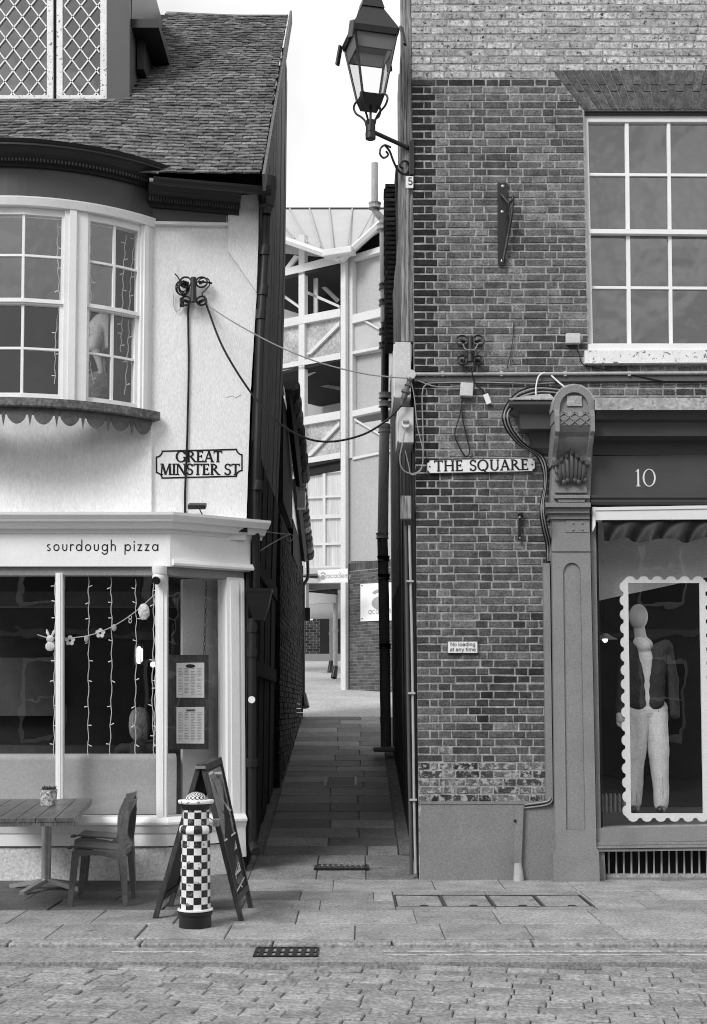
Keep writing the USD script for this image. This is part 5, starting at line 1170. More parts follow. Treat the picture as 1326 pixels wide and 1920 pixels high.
dk = trimesh.creation.cylinder(.044, .02, sections=24); dk = moved(dk, rx=math.pi / 2); dk.apply_translation(PY(771, 702, 11.93)); obj('disc_cover', dk, box_grey, il)

# ---- cables
def cable(label, pts, r, mat, Y=None, n=8, group=None):
    P = [PY(p[0], p[1], p[2] if len(p) > 2 else Y) for p in pts]
    return obj('cable', tube(catmull(P, n), r, 7), mat, smooth=40, label=label, cat='cable', group=group)
def UW(px, py, h=.02): h3 = WU.hit(px, py, h); return (px, py, h3[1])
cable('thick black cable sagging across the alley from white wall to brick corner', [UW(383, 555, .05), UW(392, 585, .08), (420, 655, 11.98), (470, 735, 11.95), (520, 790, 11.93), (570, 820, 11.92), (620, 828, 11.92), (680, 815, 11.91), (725, 788, 11.9), (753, 760, 11.9)], .0105, cable_black)
cable('thin pale wire stretched across the alley above the thick sagging cable', [UW(386, 570, .06), (440, 605, 12.0), (520, 648, 11.97), (600, 680, 11.95), (680, 700, 11.93), (735, 707, 11.92), (768, 709, 11.92)], .0065, cable_grey)
cable('black cable running straight down the white wall through the painted street name', [UW(357, 560, .04), UW(353, 580, .02), UW(353, 620, .012), UW(354, 680, .012), UW(352, 780, .012), UW(350, 850, .012), UW(347, 920, .012), UW(347, 972, .012)], .010, cable_black)
WH = lambda px, py, h: (px, py, YR - h)
cable('pale wire from the corner gland to the junction box on the brick wall', [WH(771, 706, .06), WH(790, 716, .03), WH(820, 725, .03), WH(864, 724, .03)], .006, cable_grey)
cable('grey cable looping from the round socket up to the brick wall', [(761, 800, 11.9), (755, 830, 11.88), (750, 862, 11.9), (757, 882, 11.93), (775, 888, 11.95), (790, 878, 11.96), (794, 850, 11.96), (793, 800, 11.97), (792, 740, 11.97), (798, 722, 11.97), (815, 718, 11.98), (900, 717, 11.98), (1000, 719, 11.98), (1040, 718, 11.98)], .0065, cable_grey)
cable('second grey loop hanging from the corner gland beside the small meter box', [(770, 710, 11.9), (777, 745, 11.9), (783, 800, 11.91), (793, 845, 11.92), (790, 880, 11.93), (772, 890, 11.94), (766, 870, 11.94), (760, 845, 11.95)], .005, cable_grey)
cable('black cable drooping below the junction box to the street name plate', [WH(868, 745, .03), WH(862, 780, .03), WH(853, 812, .03), WH(860, 835, .03), WH(873, 855, .03), WH(881, 846, .03), WH(874, 815, .03), WH(867, 780, .03), WH(866, 750, .03)], .006, cable_black)
cable('dark cable from the cable post down to the white tag', [WH(884, 690, .05), WH(888, 712, .03), WH(896, 724, .03), WH(906, 732, .03), WH(910, 740, .03)], .006, cable_black)
cable('long black cable along the brick wall under the conduit', [WH(800, 719, .015), WH(900, 718, .015), WH(1040, 720, .015), WH(1110, 718, .015), WH(1249, 717, .015), WH(1330, 716, .015)], .006, cable_black)
grp = 'black cables bundled round the left side of the console'
for k in range(5):
    o = k * 3.0
    cable(['outermost black', 'second, grey', 'middle black', 'fourth, grey', 'innermost black'][k] + ' cable curling round the left end of the shop cornice beside the console', [WH(1052, 728 + o, .05), WH(1010, 724 + o * 1.2, .05), WH(975, 733 + o * 1.4, .06), WH(954 + o * .9, 752 + o, .12), WH(943 + o, 775, .34), WH(945 + o, 795, .34), WH(956 + o, 815, .28), WH(975 + o, 835, .18), WH(1003 + o, 852, .07), WH(1016 + o * .8, 875, .05), WH(1020 + o * .4, 910, .05), WH(1013 + o * .6, 950, .25), WH(1016 + o * .8, 985, .21), WH(1024 + o * .8, 1020, .05), WH(1026 + o * .6, 1052, .03)], .0075, cable_black if k % 2 == 0 else cable_grey, group=grp, n=7)
cable('white cable arching over the lead ledge left of the console head', [WH(1022, 698, .03), WH(1010, 706, .05), WH(1005, 730, .06), WH(1008, 755, .10), WH(1016, 770, .16)], .007, white_enamel)
cable('thick dark cable sagging from the console along the lead ledge to the right', [WH(1108, 748, .1), WH(1150, 763, .08), WH(1200, 772, .08), WH(1249, 777, .08), WH(1330, 780, .08)], .012, cable_black)
cable('short white cable end poking up beside the console head', [WH(1034, 704, .03), WH(1046, 715, .05), WH(1062, 728, .08)], .008, white_enamel)
cable('thin black cable hanging from the white wall box beside the window sill', [WH(1077, 646, .03), WH(1086, 662, .03), WH(1094, 683, .02), WH(1130, 692, .02), WH(1190, 704, .02), WH(1249, 716, .02)], .005, cable_black)
obj('wire', tube(catmull([WR.hit(x, y, .015) for x, y in ((962, 600), (963, 625), (958, 660), (951, 690))], 6), .004, 6), cable_black, label='loose thin wire hanging on the brick wall right of the cable post', cat='wire')
cd = thing('wall_conduit', 'straight pale conduit fixed along the brick wall from corner to window', 'conduit', WR.hit(1000, 700))
obj('tube', tube([WR.hit(776, 702, .025), WR.hit(1330, 699, .025)], .016, 10), pipe_grey, cd, smooth=40)
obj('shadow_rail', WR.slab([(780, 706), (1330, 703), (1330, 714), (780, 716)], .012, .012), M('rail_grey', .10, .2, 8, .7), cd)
for x in (830, 940, 1060, 1180): obj('clip', moved(rbox(.03, .03, .05, .006), WR.hit(x, 701, .02)), pipe_grey, cd)
bd = thing('cable_duct', 'tall grey cable duct standing beside the pilaster on the brick wall', 'cable duct', WR.hit(1028, 1505))
obj('duct', WR.slab([(1019, 1056), (1031, 1056), (1037, 1500), (1025, 1500)], .08, .07), grey_paint, bd); obj('side_strip', WR.slab([(1031.5, 1056), (1035, 1056), (1041, 1500), (1037.5, 1500)], .05, .04), dark_grey_paint, bd)
for k in range(3): cable(['uppermost', 'middle', 'lowest'][k] + ' of three cables bending from the duct on to the plinth', [WH(1032 + k * 2, 1494 + k * 3, .07), WH(1030, 1501 + k * 3, .07), WH(1015, 1505 + k * 3, .06), WH(984, 1509 + k * 3, .05)], .008, cable_grey if k != 1 else cable_black)
pd = thing('plinth_pipe', 'boxed pipe dropping down the grey plinth into the pavement', 'pipe', WR.hit(972, 1650, .06))
obj('box', WR.slab([(967, 1512), (982, 1512), (978, 1618), (963, 1618)], .05, .085), render_grey, pd)
obj('spout', tube([WR.hit(971, 1618, .075), WR.hit(972, 1632, .075), WR.hit(973, 1652, .075)], [.035, .042, .05], 12), M('spout_plaster', .38, .15, 9, .8), pd, smooth=40)
m = trimesh.creation.icosphere(1, .014); m.apply_translation(WR.hit(966, 1539, .09)); obj('stud', m, black_iron, pd)
# ---- cable posts with hooped insulators
def cpost(label, hit, x, y0, y1, w):
    t = thing('cable_post', label, 'cable bracket', hit(x, y1, .05))
    A_, B_ = hit(x, y0, .08), hit(x, y1, .08); obj('post', tube([B_, B_ + (A_ - B_) * .5, A_], [w * .98, w * .85, w * .8], 8), black_iron, t)
    for sx2, yy, rr in ((-1, y0 + 9, .055), (1, y0 + 9, .055), (-1, y1 - 2, .048), (1, y1 - 2, .048)):
        c = hit(x + sx2 * 15, yy, .07); ang = np.linspace(0, 2 * math.pi, 18); obj('hoop', tube([c + [rr * math.cos(q) * 1.0, 0.015 * math.sin(q), rr * math.sin(q)] for q in ang], .009, 6), black_iron, t, smooth=40)
        obj('peg', tube([c + [-.02 * sx2, .03, 0], c + [.02 * sx2, -.02, 0]], .015, 8), black_iron, t)
    return t
hU = lambda x, y, h: WU.hit(x, y, h)
hR = lambda x, y, h: WR.hit(x, y, h)
c1 = cpost('black cable post with coiled wires on the white wall beside the bow window', hU, 363, 520, 566, .032)
for k in range(8):
    c = hU(344 + RF.uniform(-3, 3), 540 + RF.uniform(-4, 4), .07); rr = RF.uniform(.04, .085); tl = RF.uniform(-.8, .8); ang = np.linspace(0, 2 * math.pi, 20)
    obj('wire_coil', tube([c + [rr * math.cos(q) * .9, .03 * math.cos(q + tl), rr * math.sin(q)] for q in ang], .0055, 5), cable_black, c1, smooth=40)
obj('splice', moved(rbox(.04, .03, .085, .006), hU(341, 567, .05)), cable_black, c1)
obj('loose_end', tube(catmull([hU(*p, .06) for p in ((328, 513), (334, 520), (339, 530))], 5), .006, 6), cable_black, c1)
obj('loose_end', tube(catmull([hU(*p, .06) for p in ((372, 528), (385, 529), (398, 531))], 5), .009, 6), cable_black, c1)
obj('wire_coil', tube(catmull([hU(*p, .05) for p in ((369, 530), (378, 522), (390, 523), (393, 534), (384, 545), (379, 552), (388, 566), (380, 572), (370, 565))], 5), .006, 6), cable_black, c1)
obj('loose_end', tube(catmull([hU(*p, .02) for p in ((326, 552), (325, 570), (330, 583), (337, 580), (339, 575))], 5), .003, 6), cable_grey, c1)
c2 = cpost('black cable post with hooped insulators on the brick wall', hR, 882, 630, 678, .030)
obj('wire_coil', tube(catmull([hR(*p, .10) for p in ((868, 645), (874, 655), (890, 655), (896, 645))], 5), .006, 6), cable_grey, c2); obj('wire_coil', tube(catmull([hR(*p, .08) for p in ((872, 668), (868, 685), (871, 697))], 5), .007, 6), cable_black, c2); obj('wire_coil', tube(catmull([hR(*p, .10) for p in ((880, 660), (890, 668), (888, 690), (884, 700))], 5), .007, 6), cable_black, c2)
def wbox(label, x0, y0, x1, y1, d, tilt=0.0):
    a, b = WR.hit(x0, y0, d / 2), WR.hit(x1, y1, d / 2); return obj('junction_box', moved(rbox(b[0] - a[0], d, a[2] - b[2], .008), ((a[0] + b[0]) / 2, YR - d / 2, (a[2] + b[2]) / 2), ry=tilt), box_grey, label=label, cat='junction box', smooth=30)
wbox('pale grey junction box below the cable post on the brick wall', 863, 719, 887, 744, .07, .06)
wbox('small white wall box left of the upper window sill', 1061, 626, 1088, 645, .06)
tg = moved(rbox(.05, .012, .10, .004), WR.hit(914, 748, .03), ry=-.35); obj('cable_tag', tg, white_enamel, label='white tag hanging from a cable right of the junction box', cat='cable tag')
# ---- folded iron sign bracket and its stub below
sb = thing('sign_bracket', 'long black iron sign bracket folded flat against the upper brick wall', 'sign bracket', WR.hit(943, 497))
obj('back_plate', WR.slab([(933, 343), (952, 343), (948, 497), (934, 497)], .012, .022), black_iron, sb)
obj('arm', tube([WR.hit(962, 368, .10), WR.hit(960, 400, .09), WR.hit(953, 440, .06), WR.hit(944, 488, .04)], .015, 8), black_iron, sb)
obj('brace', tube([WR.hit(940, 365, .04), WR.hit(955, 382, .09), WR.hit(952, 430, .05)], .009, 7), black_iron, sb); obj('hook', tube([WR.hit(955, 380, .10), WR.hit(962, 374, .11), WR.hit(964, 384, .10)], .012, 7), black_iron, sb)
for x, y in ((943, 349), (942, 397), (942, 489)): m = trimesh.creation.icosphere(2, .016); m.apply_scale([1, .5, 1]); m.apply_translation(WR.hit(x, y, .026)); obj('bolt', m, steel, sb)
ib = thing('iron_bracket', 'short black iron bar bracket on the brick wall left of the pilaster', 'bracket', WR.hit(975, 1012)); obj('bar', WR.slab([(973, 965), (978, 965), (977, 1013), (972, 1013)], .03, .05), black_iron, ib); obj('head', moved(rbox(.05, .05, .03, .008), WR.hit(976, 964, .03)), black_iron, ib)
for x, y in ((975, 970), (975, 1009)): m = trimesh.creation.icosphere(1, .010); m.apply_translation(WR.hit(x, y, .05)); obj('bolt', m, steel, ib)
# ---- street signs
sg = thing('street_sign', 'white street name plate reading THE SQUARE on the brick wall', 'street sign', WR.hit(902, 888, .03))
def notched(x0, y0, x1, y1, wall, off, r):
    p = wall.px([(x0, y0 + 2), (x1, y0 - 2), (x1, y1 - 2), (x0, y1 + 2)], off); b = p.bounds
    p = p.buffer(0)
    for q in p.exterior.coords[:4]: p = p.difference(Point(q).buffer(r))
    return p
plate = notched(800, 860, 1004, 886, WR, .02, .026)
obj('plate', WR.poly(plate, .012, .022), white_enamel, sg)
obj('border', WR.poly(plate.difference(plate.buffer(-.005)), .003, .0245), black_paint, sg)
ltx = lettering(SERIF, 'THE SQUARE', 1.0, .10); bb = ltx.bounds; w = WR.uv(990, 872, .02)[0] - WR.uv(815, 872, .02)[0]; h = WR.uv(900, 862, .02)[1] - WR.uv(900, 881.5, .02)[1]
ltx = affinity.rotate(affinity.scale(affinity.translate(ltx, -bb[0], 0), w / (bb[2] - bb[0]), h, origin=(0, 0)), .9, origin=(0, 0)); o_ = WR.uv(815, 883.5, .022)
obj('lettering', WR.poly(affinity.translate(ltx.buffer(.003), *o_), .003, .0255), black_paint, sg)
for x in (806, 998): m = trimesh.creation.icosphere(1, .008); m.apply_translation(WR.hit(x, 873 - (x - 900) * .02, .022)); obj('screw', m, black_iron, sg)
sg2 = thing('street_sign', 'street name GREAT MINSTER ST painted in a black notched frame on the white wall', 'street sign', WU.hit(373, 897))
fr_ = notched(292, 843, 455, 896, WU, .0, .055)
ring = fr_.difference(fr_.buffer(-.014)); obj('painted_border', WU.poly(ring, .003, .0035), black_paint, sg2)
for txt, x0, x1, yb_, ht_ in (('GREAT', 330, 416, 866, 20), ('MINSTER ST', 300, 449, 890, 20)):
    L_ = lettering(SERIF, txt, 1.0, .04); bb = L_.bounds; w = WU.uv(x1, 880)[0] - WU.uv(x0, 880)[0]; h = WU.uv(370, yb_ - ht_)[1] - WU.uv(370, yb_)[1]
    o_, e_ = WU.uv(x0, yb_), WU.uv(x1, yb_); L_ = affinity.scale(affinity.translate(L_, -bb[0], 0), w / (bb[2] - bb[0]), h, origin=(0, 0)).buffer(.0035)
    L_ = affinity.affine_transform(L_, [1, 0, (e_[1] - o_[1]) / w, 1, 0, 0]); obj('painted_lettering', WU.poly(affinity.translate(L_, *o_), .003, .0035), black_paint, sg2)
nl = thing('loading_sign', 'small white parking plate reading No loading at any time on the brick wall', 'sign', WR.hit(868, 1224, .02))
pl_ = WR.px([(839, 1202), (896, 1202), (896, 1225), (839, 1225)], .02)
obj('plate', WR.poly(pl_, .012, .02), white_enamel, nl); obj('border', WR.poly(pl_.difference(pl_.buffer(-.004)), .003, .0225), black_paint, nl)
for txt, x0, x1, yb_ in (('No loading', 845, 891, 1211.5), ('at any time', 844, 892, 1221)):
    m = text_mesh(txt, .04, .003, False); bb = m.bounds; o_ = WR.uv(x0, yb_, .02); w = WR.uv(x1, yb_, .02)[0] - o_[0]; m.apply_translation([-bb[0][0], 0, 0]); m.apply_scale([w / (bb[1][0] - bb[0][0]), .86, 1]); m.apply_translation([o_[0], o_[1], .0205]); obj('lettering', WR.place(m), black_paint, nl)
# ---- fittings on the white house
fl_ = thing('flood_lamp', 'small flat black flood lamp on a thin arm above the shop cornice', 'lamp', WU.hit(372, 972, .1))
obj('head', moved(rbox(.17, .11, .045, .01), WU.hit(370, 949, .14), rx=.35), black_iron, fl_); obj('arm', tube(catmull([WU.hit(374, 954, .10), WU.hit(378, 962, .06), WU.hit(383, 972, .05)], 5), .006, 7), black_iron, fl_)
sc = thing('security_camera', 'white security camera at the top of the shop corner post', 'camera', WS.hit(300, 1085, .1))
cc = WS.hit(299, 1062, .10); obj('mount', lathe([(.0, -.075), (.062, -.075), (.07, -.03), (.07, .0), (.0, .0)], 20, cc), white_enamel, sc, smooth=40)
e = np.array([-.25, -.75, -.5]); e /= np.linalg.norm(e); q = WS.hit(294, 1083, .10)
obj('eye_ball', moved(trimesh.creation.icosphere(3, .062), q + [.02, 0, 0]), white_enamel, sc, smooth=True); obj('lens', tube([q + [.02, 0, 0] + e * .055, q + [.02, 0, 0] + e * .066], .040, 18), black_iron, sc)
hb_ = thing('basket_bracket', 'thin wrought iron hook bracket at the right end of the shop cornice', 'bracket', PY(500, 1000, 12.45))
for pts in ([(478, 1040), (500, 1025), (530, 1008), (545, 1002)], [(500, 997), (530, 1001), (546, 1002), (550, 1009), (544, 1015), (538, 1010)]): obj('rod', tube(catmull([PY(a, b, 12.45 + max(0, a - 500) * .012) for a, b in pts], 5), .005, 6), cable_grey, hb_)
# ================================================================== things on the pavement and in the windows
# ---- checkered bollard
bp = PZ(366, 1738, 0.0); SC = 2400 / bp[1]
bo = thing('bollard', 'round cast bollard painted in a black and white check with a striped dome', 'bollard', (bp[0], bp[1], 0))
N_ = 12
def uv_lathe(prof, seg, rows):
    """lathe with st: s counts round, t follows rows given per profile point"""
    p = np.array(prof, float); ang = np.linspace(0, 2 * np.pi, seg + 1)
    v = np.stack([p[:, :1] * np.cos(ang), p[:, :1] * np.sin(ang), np.repeat(p[:, 1:], seg + 1, 1)], -1).reshape(-1, 3)
    uv = np.stack([np.tile(np.linspace(0, 1, seg + 1), len(p)), np.repeat(rows, seg + 1)], 1); f = []
    for i in range(len(p) - 1):
        for j in range(seg): a, b, c, d = i * (seg + 1) + j, i * (seg + 1) + j + 1, (i + 1) * (seg + 1) + j + 1, (i + 1) * (seg + 1) + j; f += [(a, b, c), (a, c, d)]
    return trimesh.Trimesh(v + np.array([bp[0], bp[1], 0]), f, process=False), uv
def check_mat(name, kind):
    nodes = {'uv': ('uvmap', {'attribute': 'st'}), 'sep': ('separate_xyz', {}), 'geo': ('geometry', {}), 'n': ('noise_texture', {'scale': 26, 'detail': 5.0, 'roughness': .65}), 'chip': ('rgb_ramp', {'ramp': [(.60, (0, 0, 0)), (.63, (1, 1, 1))]}),
             'lo': ('noise_texture', {'scale': 9, 'detail': 4.0}), 'wr': ('rgb_ramp', {'ramp': [(.3, g3(.60)), (.7, g3(.78))]}),
             'mix': ('mix', {'color1': g3(.012)}), 'cm': ('mix', {'color2': g3(.12)}), 'p': ('principled_bsdf', {'roughness': .38, 'specular_ior_level': .5})}
    L = [('uv.UV', 'sep.vector'), ('geo.position', 'n.vector'), ('geo.position', 'lo.vector'), ('lo.fac', 'wr.fac'), ('wr.color', 'mix.color2'), ('n.fac', 'chip.fac'), ('mix.color', 'cm.color1'), ('chip.color', 'cm.fac'), ('cm.color', 'p.base_color')]
    if kind == 'check':
        nodes |= {'mu': ('math', {'math_type': 'multiply', 'value2': float(N_)}), 'fu': ('math', {'math_type': 'floor'}), 'fv': ('math', {'math_type': 'floor'}), 'ad': ('math', {'math_type': 'add'}), 'mo': ('math', {'math_type': 'floored_modulo', 'value2': 2.0})}
        L += [('sep.x', 'mu.value1'), ('mu.value', 'fu.value1'), ('sep.y', 'fv.value1'), ('fu.value', 'ad.value1'), ('fv.value', 'ad.value2'), ('ad.value', 'mo.value1'), ('mo.value', 'mix.fac')]
    else:
        nodes |= {'mu': ('math', {'math_type': 'multiply', 'value2': 15.0}), 'sw': ('math', {'math_type': 'multiply', 'value2': 2.6}), 'sn': ('math', {'math_type': 'sine'}), 'ad': ('math', {'math_type': 'add'}), 'fr': ('math', {'math_type': 'fraction'}), 'gt': ('math', {'math_type': 'greater_than', 'value2': .5})}
        L += [('sep.x', 'mu.value1'), ('sep.y', 'sw.value1'), ('sw.value', 'sn.value1'), ('mu.value', 'ad.value1'), ('sn.value', 'ad.value2'), ('ad.value', 'fr.value1'), ('fr.value', 'gt.value1'), ('gt.value', 'mix.fac')]
    return usdkit.material(stage, '/World/Looks/' + name, nodes, L, surface='p.BSDF')
chk, zebra = check_mat('check_paint', 'check'), check_mat('zebra_paint', 'zebra')
zpx = lambda y: PY(366, y, bp[1])[2]
R0 = 26.5 / SC; sq_ = 2 * math.pi * R0 / N_ * 1.0
pr = [(R0 * 1.06, zpx(1705)), (R0 * 1.0, zpx(1560)), (R0 * .95, zpx(1556))]
zz_ = np.linspace(zpx(1706), zpx(1562), 12); m, uv = uv_lathe([(R0 * (1.07 - .07 * k / 11), z) for k, z in enumerate(zz_)], 72, np.linspace(0, 11, 12)); obj('shaft', m, chk, bo, uv=uv, smooth=True)
zz_ = np.linspace(zpx(1546), zpx(1517), 5); m, uv = uv_lathe([(R0 * .93, z) for z in zz_], 72, np.linspace(12, 14.4, 5)); obj('neck', m, chk, bo, uv=uv, smooth=True)
m, uv = uv_lathe([(R0 * .95, zpx(1563)), (R0 * 1.12, zpx(1561)), (R0 * 1.17, zpx(1556)), (R0 * 1.12, zpx(1549)), (R0 * .93, zpx(1546.5))], 72, np.full(5, 11.5)); obj('band', m, chk, bo, uv=uv, smooth=True)
obj('base', lathe([(R0 * 1.13, -.02), (R0 * 1.12, zpx(1716)), (R0 * 1.2, zpx(1714)), (R0 * 1.22, zpx(1709)), (R0 * 1.08, zpx(1705))], 40, (bp[0], bp[1], 0)), black_iron, bo, smooth=35)
obj('base_ring', lathe([(R0 * 1.1, zpx(1707.5)), (R0 * 1.245, zpx(1706)), (R0 * 1.245, zpx(1703.5)), (R0 * 1.06, zpx(1702.5))], 40, (bp[0], bp[1], 0)), white_enamel, bo, smooth=35)
obj('capital', lathe([(R0 * .94, zpx(1518)), (R0 * 1.0, zpx(1513)), (R0 * 1.2, zpx(1507)), (R0 * 1.22, zpx(1506))], 40, (bp[0], bp[1], 0)), black_iron, bo, smooth=35)
obj('capital_rim', lathe([(R0 * 1.22, zpx(1506)), (R0 * 1.27, zpx(1503)), (R0 * 1.24, zpx(1500)), (R0 * .7, zpx(1499))], 40, (bp[0], bp[1], 0)), flaky_paint, bo, smooth=35)
th = np.linspace(0, math.pi / 2, 12); m, uv = uv_lathe([(max(R0 * .76 * math.cos(a), .002), zpx(1499.5) + (zpx(1486) - zpx(1500)) * 1.0 * math.sin(a) * 1.05) for a in th], 96, np.linspace(0, 3, 12)); obj('dome', m, zebra, bo, uv=uv, smooth=True)

# ---- sandwich board
nl_, nr_ = PZ(290, 1723, 0), PZ(452, 1728, 0); fl2, fr2 = PZ(320, 1699, 0), PZ(471, 1701, 0)
tn_, tf_ = PY(376, 1434, (nl_[1] + nr_[1]) / 2), PY(409, 1420, (fl2[1] + fr2[1]) / 2)
sbd = thing('sandwich_board', 'dark wooden sandwich board with printed and chalked panels beside the checkered bollard', 'sandwich board', (*((nl_ + fr2) / 2)[:2], 0))
def leaf(nb, fb, side):
    """one leaf: stiles, rails, panel; side -1 left, +1 right"""
    ax = (fb - nb); W = np.linalg.norm(ax); ax /= W
    t0 = tn_ + np.array([.012 * side, 0, 0]); t1 = tf_ + np.array([.012 * side, 0, 0])
    nrm = np.cross(ax, t0 - nb) * -side; nrm /= np.linalg.norm(nrm)
    if nrm[0] * side < 0: nrm = -nrm
    P = lambda u, v: (nb * (1 - u) + fb * u) * (1 - v) + (t0 * (1 - u) + t1 * u) * v
    for u in (.04, .96): obj('stile', bar(P(u, 0), P(u, 1), .055, .035, up=nrm), dark_wood, sbd)
    for v in (.135, .975): obj('rail', bar(P(.075, v), P(.925, v), .05, .032, up=nrm), dark_wood, sbd)
    def quad(u0, u1, v0, v1, h): return trimesh.Trimesh([P(u0, v0) + nrm * h, P(u1, v0) + nrm * h, P(u1, v1) + nrm * h, P(u0, v1) + nrm * h], [(0, 1, 2), (0, 2, 3), (2, 1, 0), (3, 2, 0)], process=False)
    pan = obj('panel', [trimesh.Trimesh(np.vstack([quad(.06, .94, .16, .955, h).vertices for h in (-.008, .006)]), [(4, 5, 6), (4, 6, 7), (0, 2, 1), (0, 3, 2), (0, 1, 5), (0, 5, 4), (1, 2, 6), (1, 6, 5), (2, 3, 7), (2, 7, 6), (3, 0, 4), (3, 4, 7)], process=False)], charcoal, sbd)
    return P, nrm, quad, pan
dark_wood = M('dark_stained_wood', .040, .4, 6, .5, .3, 40, .2, 30, .35, stretch=(3, 3, .5))
leaf(nl_, fl2, -1)
P, nrm, quad, pan = leaf(nr_, fr2, 1)
poster = usdkit.material(stage, '/World/Looks/printed_poster', {'geo': ('geometry', {}), 'n': ('noise_texture', {'scale': 7, 'detail': 6.0, 'roughness': .7, 'distortion': 1.8}), 'r': ('rgb_ramp', {'ramp': [(.34, g3(.03)), (.43, g3(.20)), (.52, g3(.55)), (.62, g3(.22)), (.72, g3(.75))]}), 'p': ('principled_bsdf', {'roughness': .4})}, [('geo.position', 'n.vector'), ('n.fac', 'r.fac'), ('r.color', 'p.base_color')], surface='p.BSDF')
pst = obj('poster', quad(.10, .90, .50, .945, .009), poster, pan)
def band(a, b, w, h): A_, B_ = P(*a) + nrm * h, P(*b) + nrm * h; return bar(A_, B_, w, .002, up=nrm)
chalk = M('chalk_white', .62, .2, 20, .8)
obj('poster_edge', band((.12, .50), (.90, .50), .012, .011), chalk, pst)
for a, b in (((.16, .93), (.16, .86)), ((.16, .93), (.4, .93)), ((.45, .92), (.85, .90))): obj('poster_line', band(a, b, .02, .011), chalk, pst)
for k in range(3): obj('glass_outline', tube(catmull([P(.52 + .05 * k, .76 - .02 * k) + nrm * .011, P(.62 + .04 * k, .70) + nrm * .011, P(.80 + .03 * k, .655) + nrm * .011, P(.93, .645) + nrm * .011], 5), .004, 5), chalk, pst)
obj('foot_line', band((.10, .175), (.88, .205), .010, .009), chalk, pan); obj('foot_line', band((.45, .19), (.6, .10 + .065), .010, .009), chalk, pan)
def btext(txt, u0, u1, v, h, bold=True):
    m = text_mesh(txt, h, .002, bold); bb = m.bounds; m.apply_translation([-bb[0][0], 0, 0]); L = np.linalg.norm(P(u1, v) - P(u0, v)); m.apply_scale([L / (bb[1][0] - bb[0][0]), 1, 1])
    ex = P(u1, v) - P(u0, v); ex /= np.linalg.norm(ex); ey = np.cross(nrm, ex); w = m.vertices.copy(); m.vertices = P(u0, v) + nrm * .008 + w[:, :1] * ex + w[:, 1:2] * ey + w[:, 2:3] * nrm; return m
for txt, u0, u1, v, h, b in (('cocktails', .20, .82, .405, .085, True), ('pizza', .30, .74, .265, .095, True)): obj('chalk_lettering', btext(txt, u0, u1, v, h, b), chalk, pan)
for v in (.335, .215):                                       # faint unreadable chalk scribble
    pts = [P(.30 + .45 * t, v + .022 * math.sin(t * 40) + .012 * math.sin(t * 17)) + nrm * .008 for t in np.linspace(0, 1, 60)]; obj('chalk_scribble', tube(pts, .0022, 4), M('chalk_faint_%d' % (v * 1000), .22, .3, 20, .8), pan)
obj('hinge', [bar(tn_ + [-.04, -.01, -.02], tn_ + [.04, -.01, -.02], .03, .02)], steel, sbd)
h_ = P(.0, .63) - [.0, .02, 0]; obj('clasp', moved(rbox(.05, .03, .06, .008), h_), steel, sbd); obj('stay_wire', tube([h_, [bp[0] + R0 * .9, bp[1] - .02, zpx(1532)]], .004, 6), steel, sbd)

# ---- two wooden chairs
ch = thing('wooden_chair', 'nearer of two dark wooden chairs, its curved back towards the bollard', 'chair', (0, 0, 0), group=None)
def side_frame(y):
    """front leg, seat rail and back leg of one side cut from one board; chair faces -x"""
    o = Polygon([(-.02, 0), (.022, 0), (.058, .395), (.12, .408), (.25, .405), (.38, .37), (.395, .345), (.43, 0), (.465, 0), (.455, .25), (.44, .47), (.455, .60), (.466, .74), (.462, .80), (.448, .808), (.438, .76), (.40, .60), (.385, .47), (.34, .425), (.28, .44), (.05, .455), (.015, .44)])
    o = o.buffer(-.008).buffer(.016).buffer(-.008); m = trimesh.creation.extrude_polygon(o, .026, engine='earcut'); v = m.vertices.copy(); m.vertices = np.stack([v[:, 0], y - v[:, 2] + .013, v[:, 1]], 1); m.invert(); return m
obj('side_frame', side_frame(0.0), chair_wood, ch, local=True); obj('side_frame', side_frame(.44), chair_wood, ch, local=True)
gx, gy = np.linspace(-.03, .37, 14), np.linspace(.02, .42, 10); vv = []
for hh in (0, -.014):
    for a in gx:
        for b in gy: vv.append([a, b, .468 + .016 * ((b - .22) / .2) ** 2 + (.012 - .055 * max(0, (.02 - a)) / .05 * .5 if a < .02 else 0) - .03 * (a + .03) / .4 + hh])
n1, n2 = 14, 10; ff = []
for i in range(n1 - 1):
    for j in range(n2 - 1):
        q = i * n2 + j; ff += [(q, q + n2, q + n2 + 1), (q, q + n2 + 1, q + 1)]; q += n1 * n2; ff += [(q, q + n2 + 1, q + n2), (q, q + 1, q + n2 + 1)]
ed = [(0, j) for j in range(n2)] + [(i, n2 - 1) for i in range(1, n1)] + [(n1 - 1, j) for j in range(n2 - 2, -1, -1)] + [(i, 0) for i in range(n1 - 2, 0, -1)]
for k in range(len(ed)): a, b = ed[k], ed[(k + 1) % len(ed)]; p, q = a[0] * n2 + a[1], b[0] * n2 + b[1]; ff += [(p, q, q + n1 * n2), (p, q + n1 * n2, p + n1 * n2)]
obj('seat', trimesh.Trimesh(vv, ff, process=False), chair_wood, ch, local=True, smooth=40)
bk = []
for hh in (0, .014):
    for t in np.linspace(0, 1, 12):
        for b in np.linspace(.014, .426, 10): bk.append([.385 + .075 * t - .045 * math.sin(math.pi * min(1, t * 1.1)) * .6 - .03 * (1 - ((b - .22) / .21) ** 2) * -.6 + hh, b, .53 + .31 * t])
n1, n2 = 12, 10; ff = []
for i in range(n1 - 1):
    for j in range(n2 - 1):
        q = i * n2 + j; ff += [(q, q + n2 + 1, q + n2), (q, q + 1, q + n2 + 1)]; q += n1 * n2; ff += [(q, q + n2, q + n2 + 1), (q, q + n2 + 1, q + 1)]
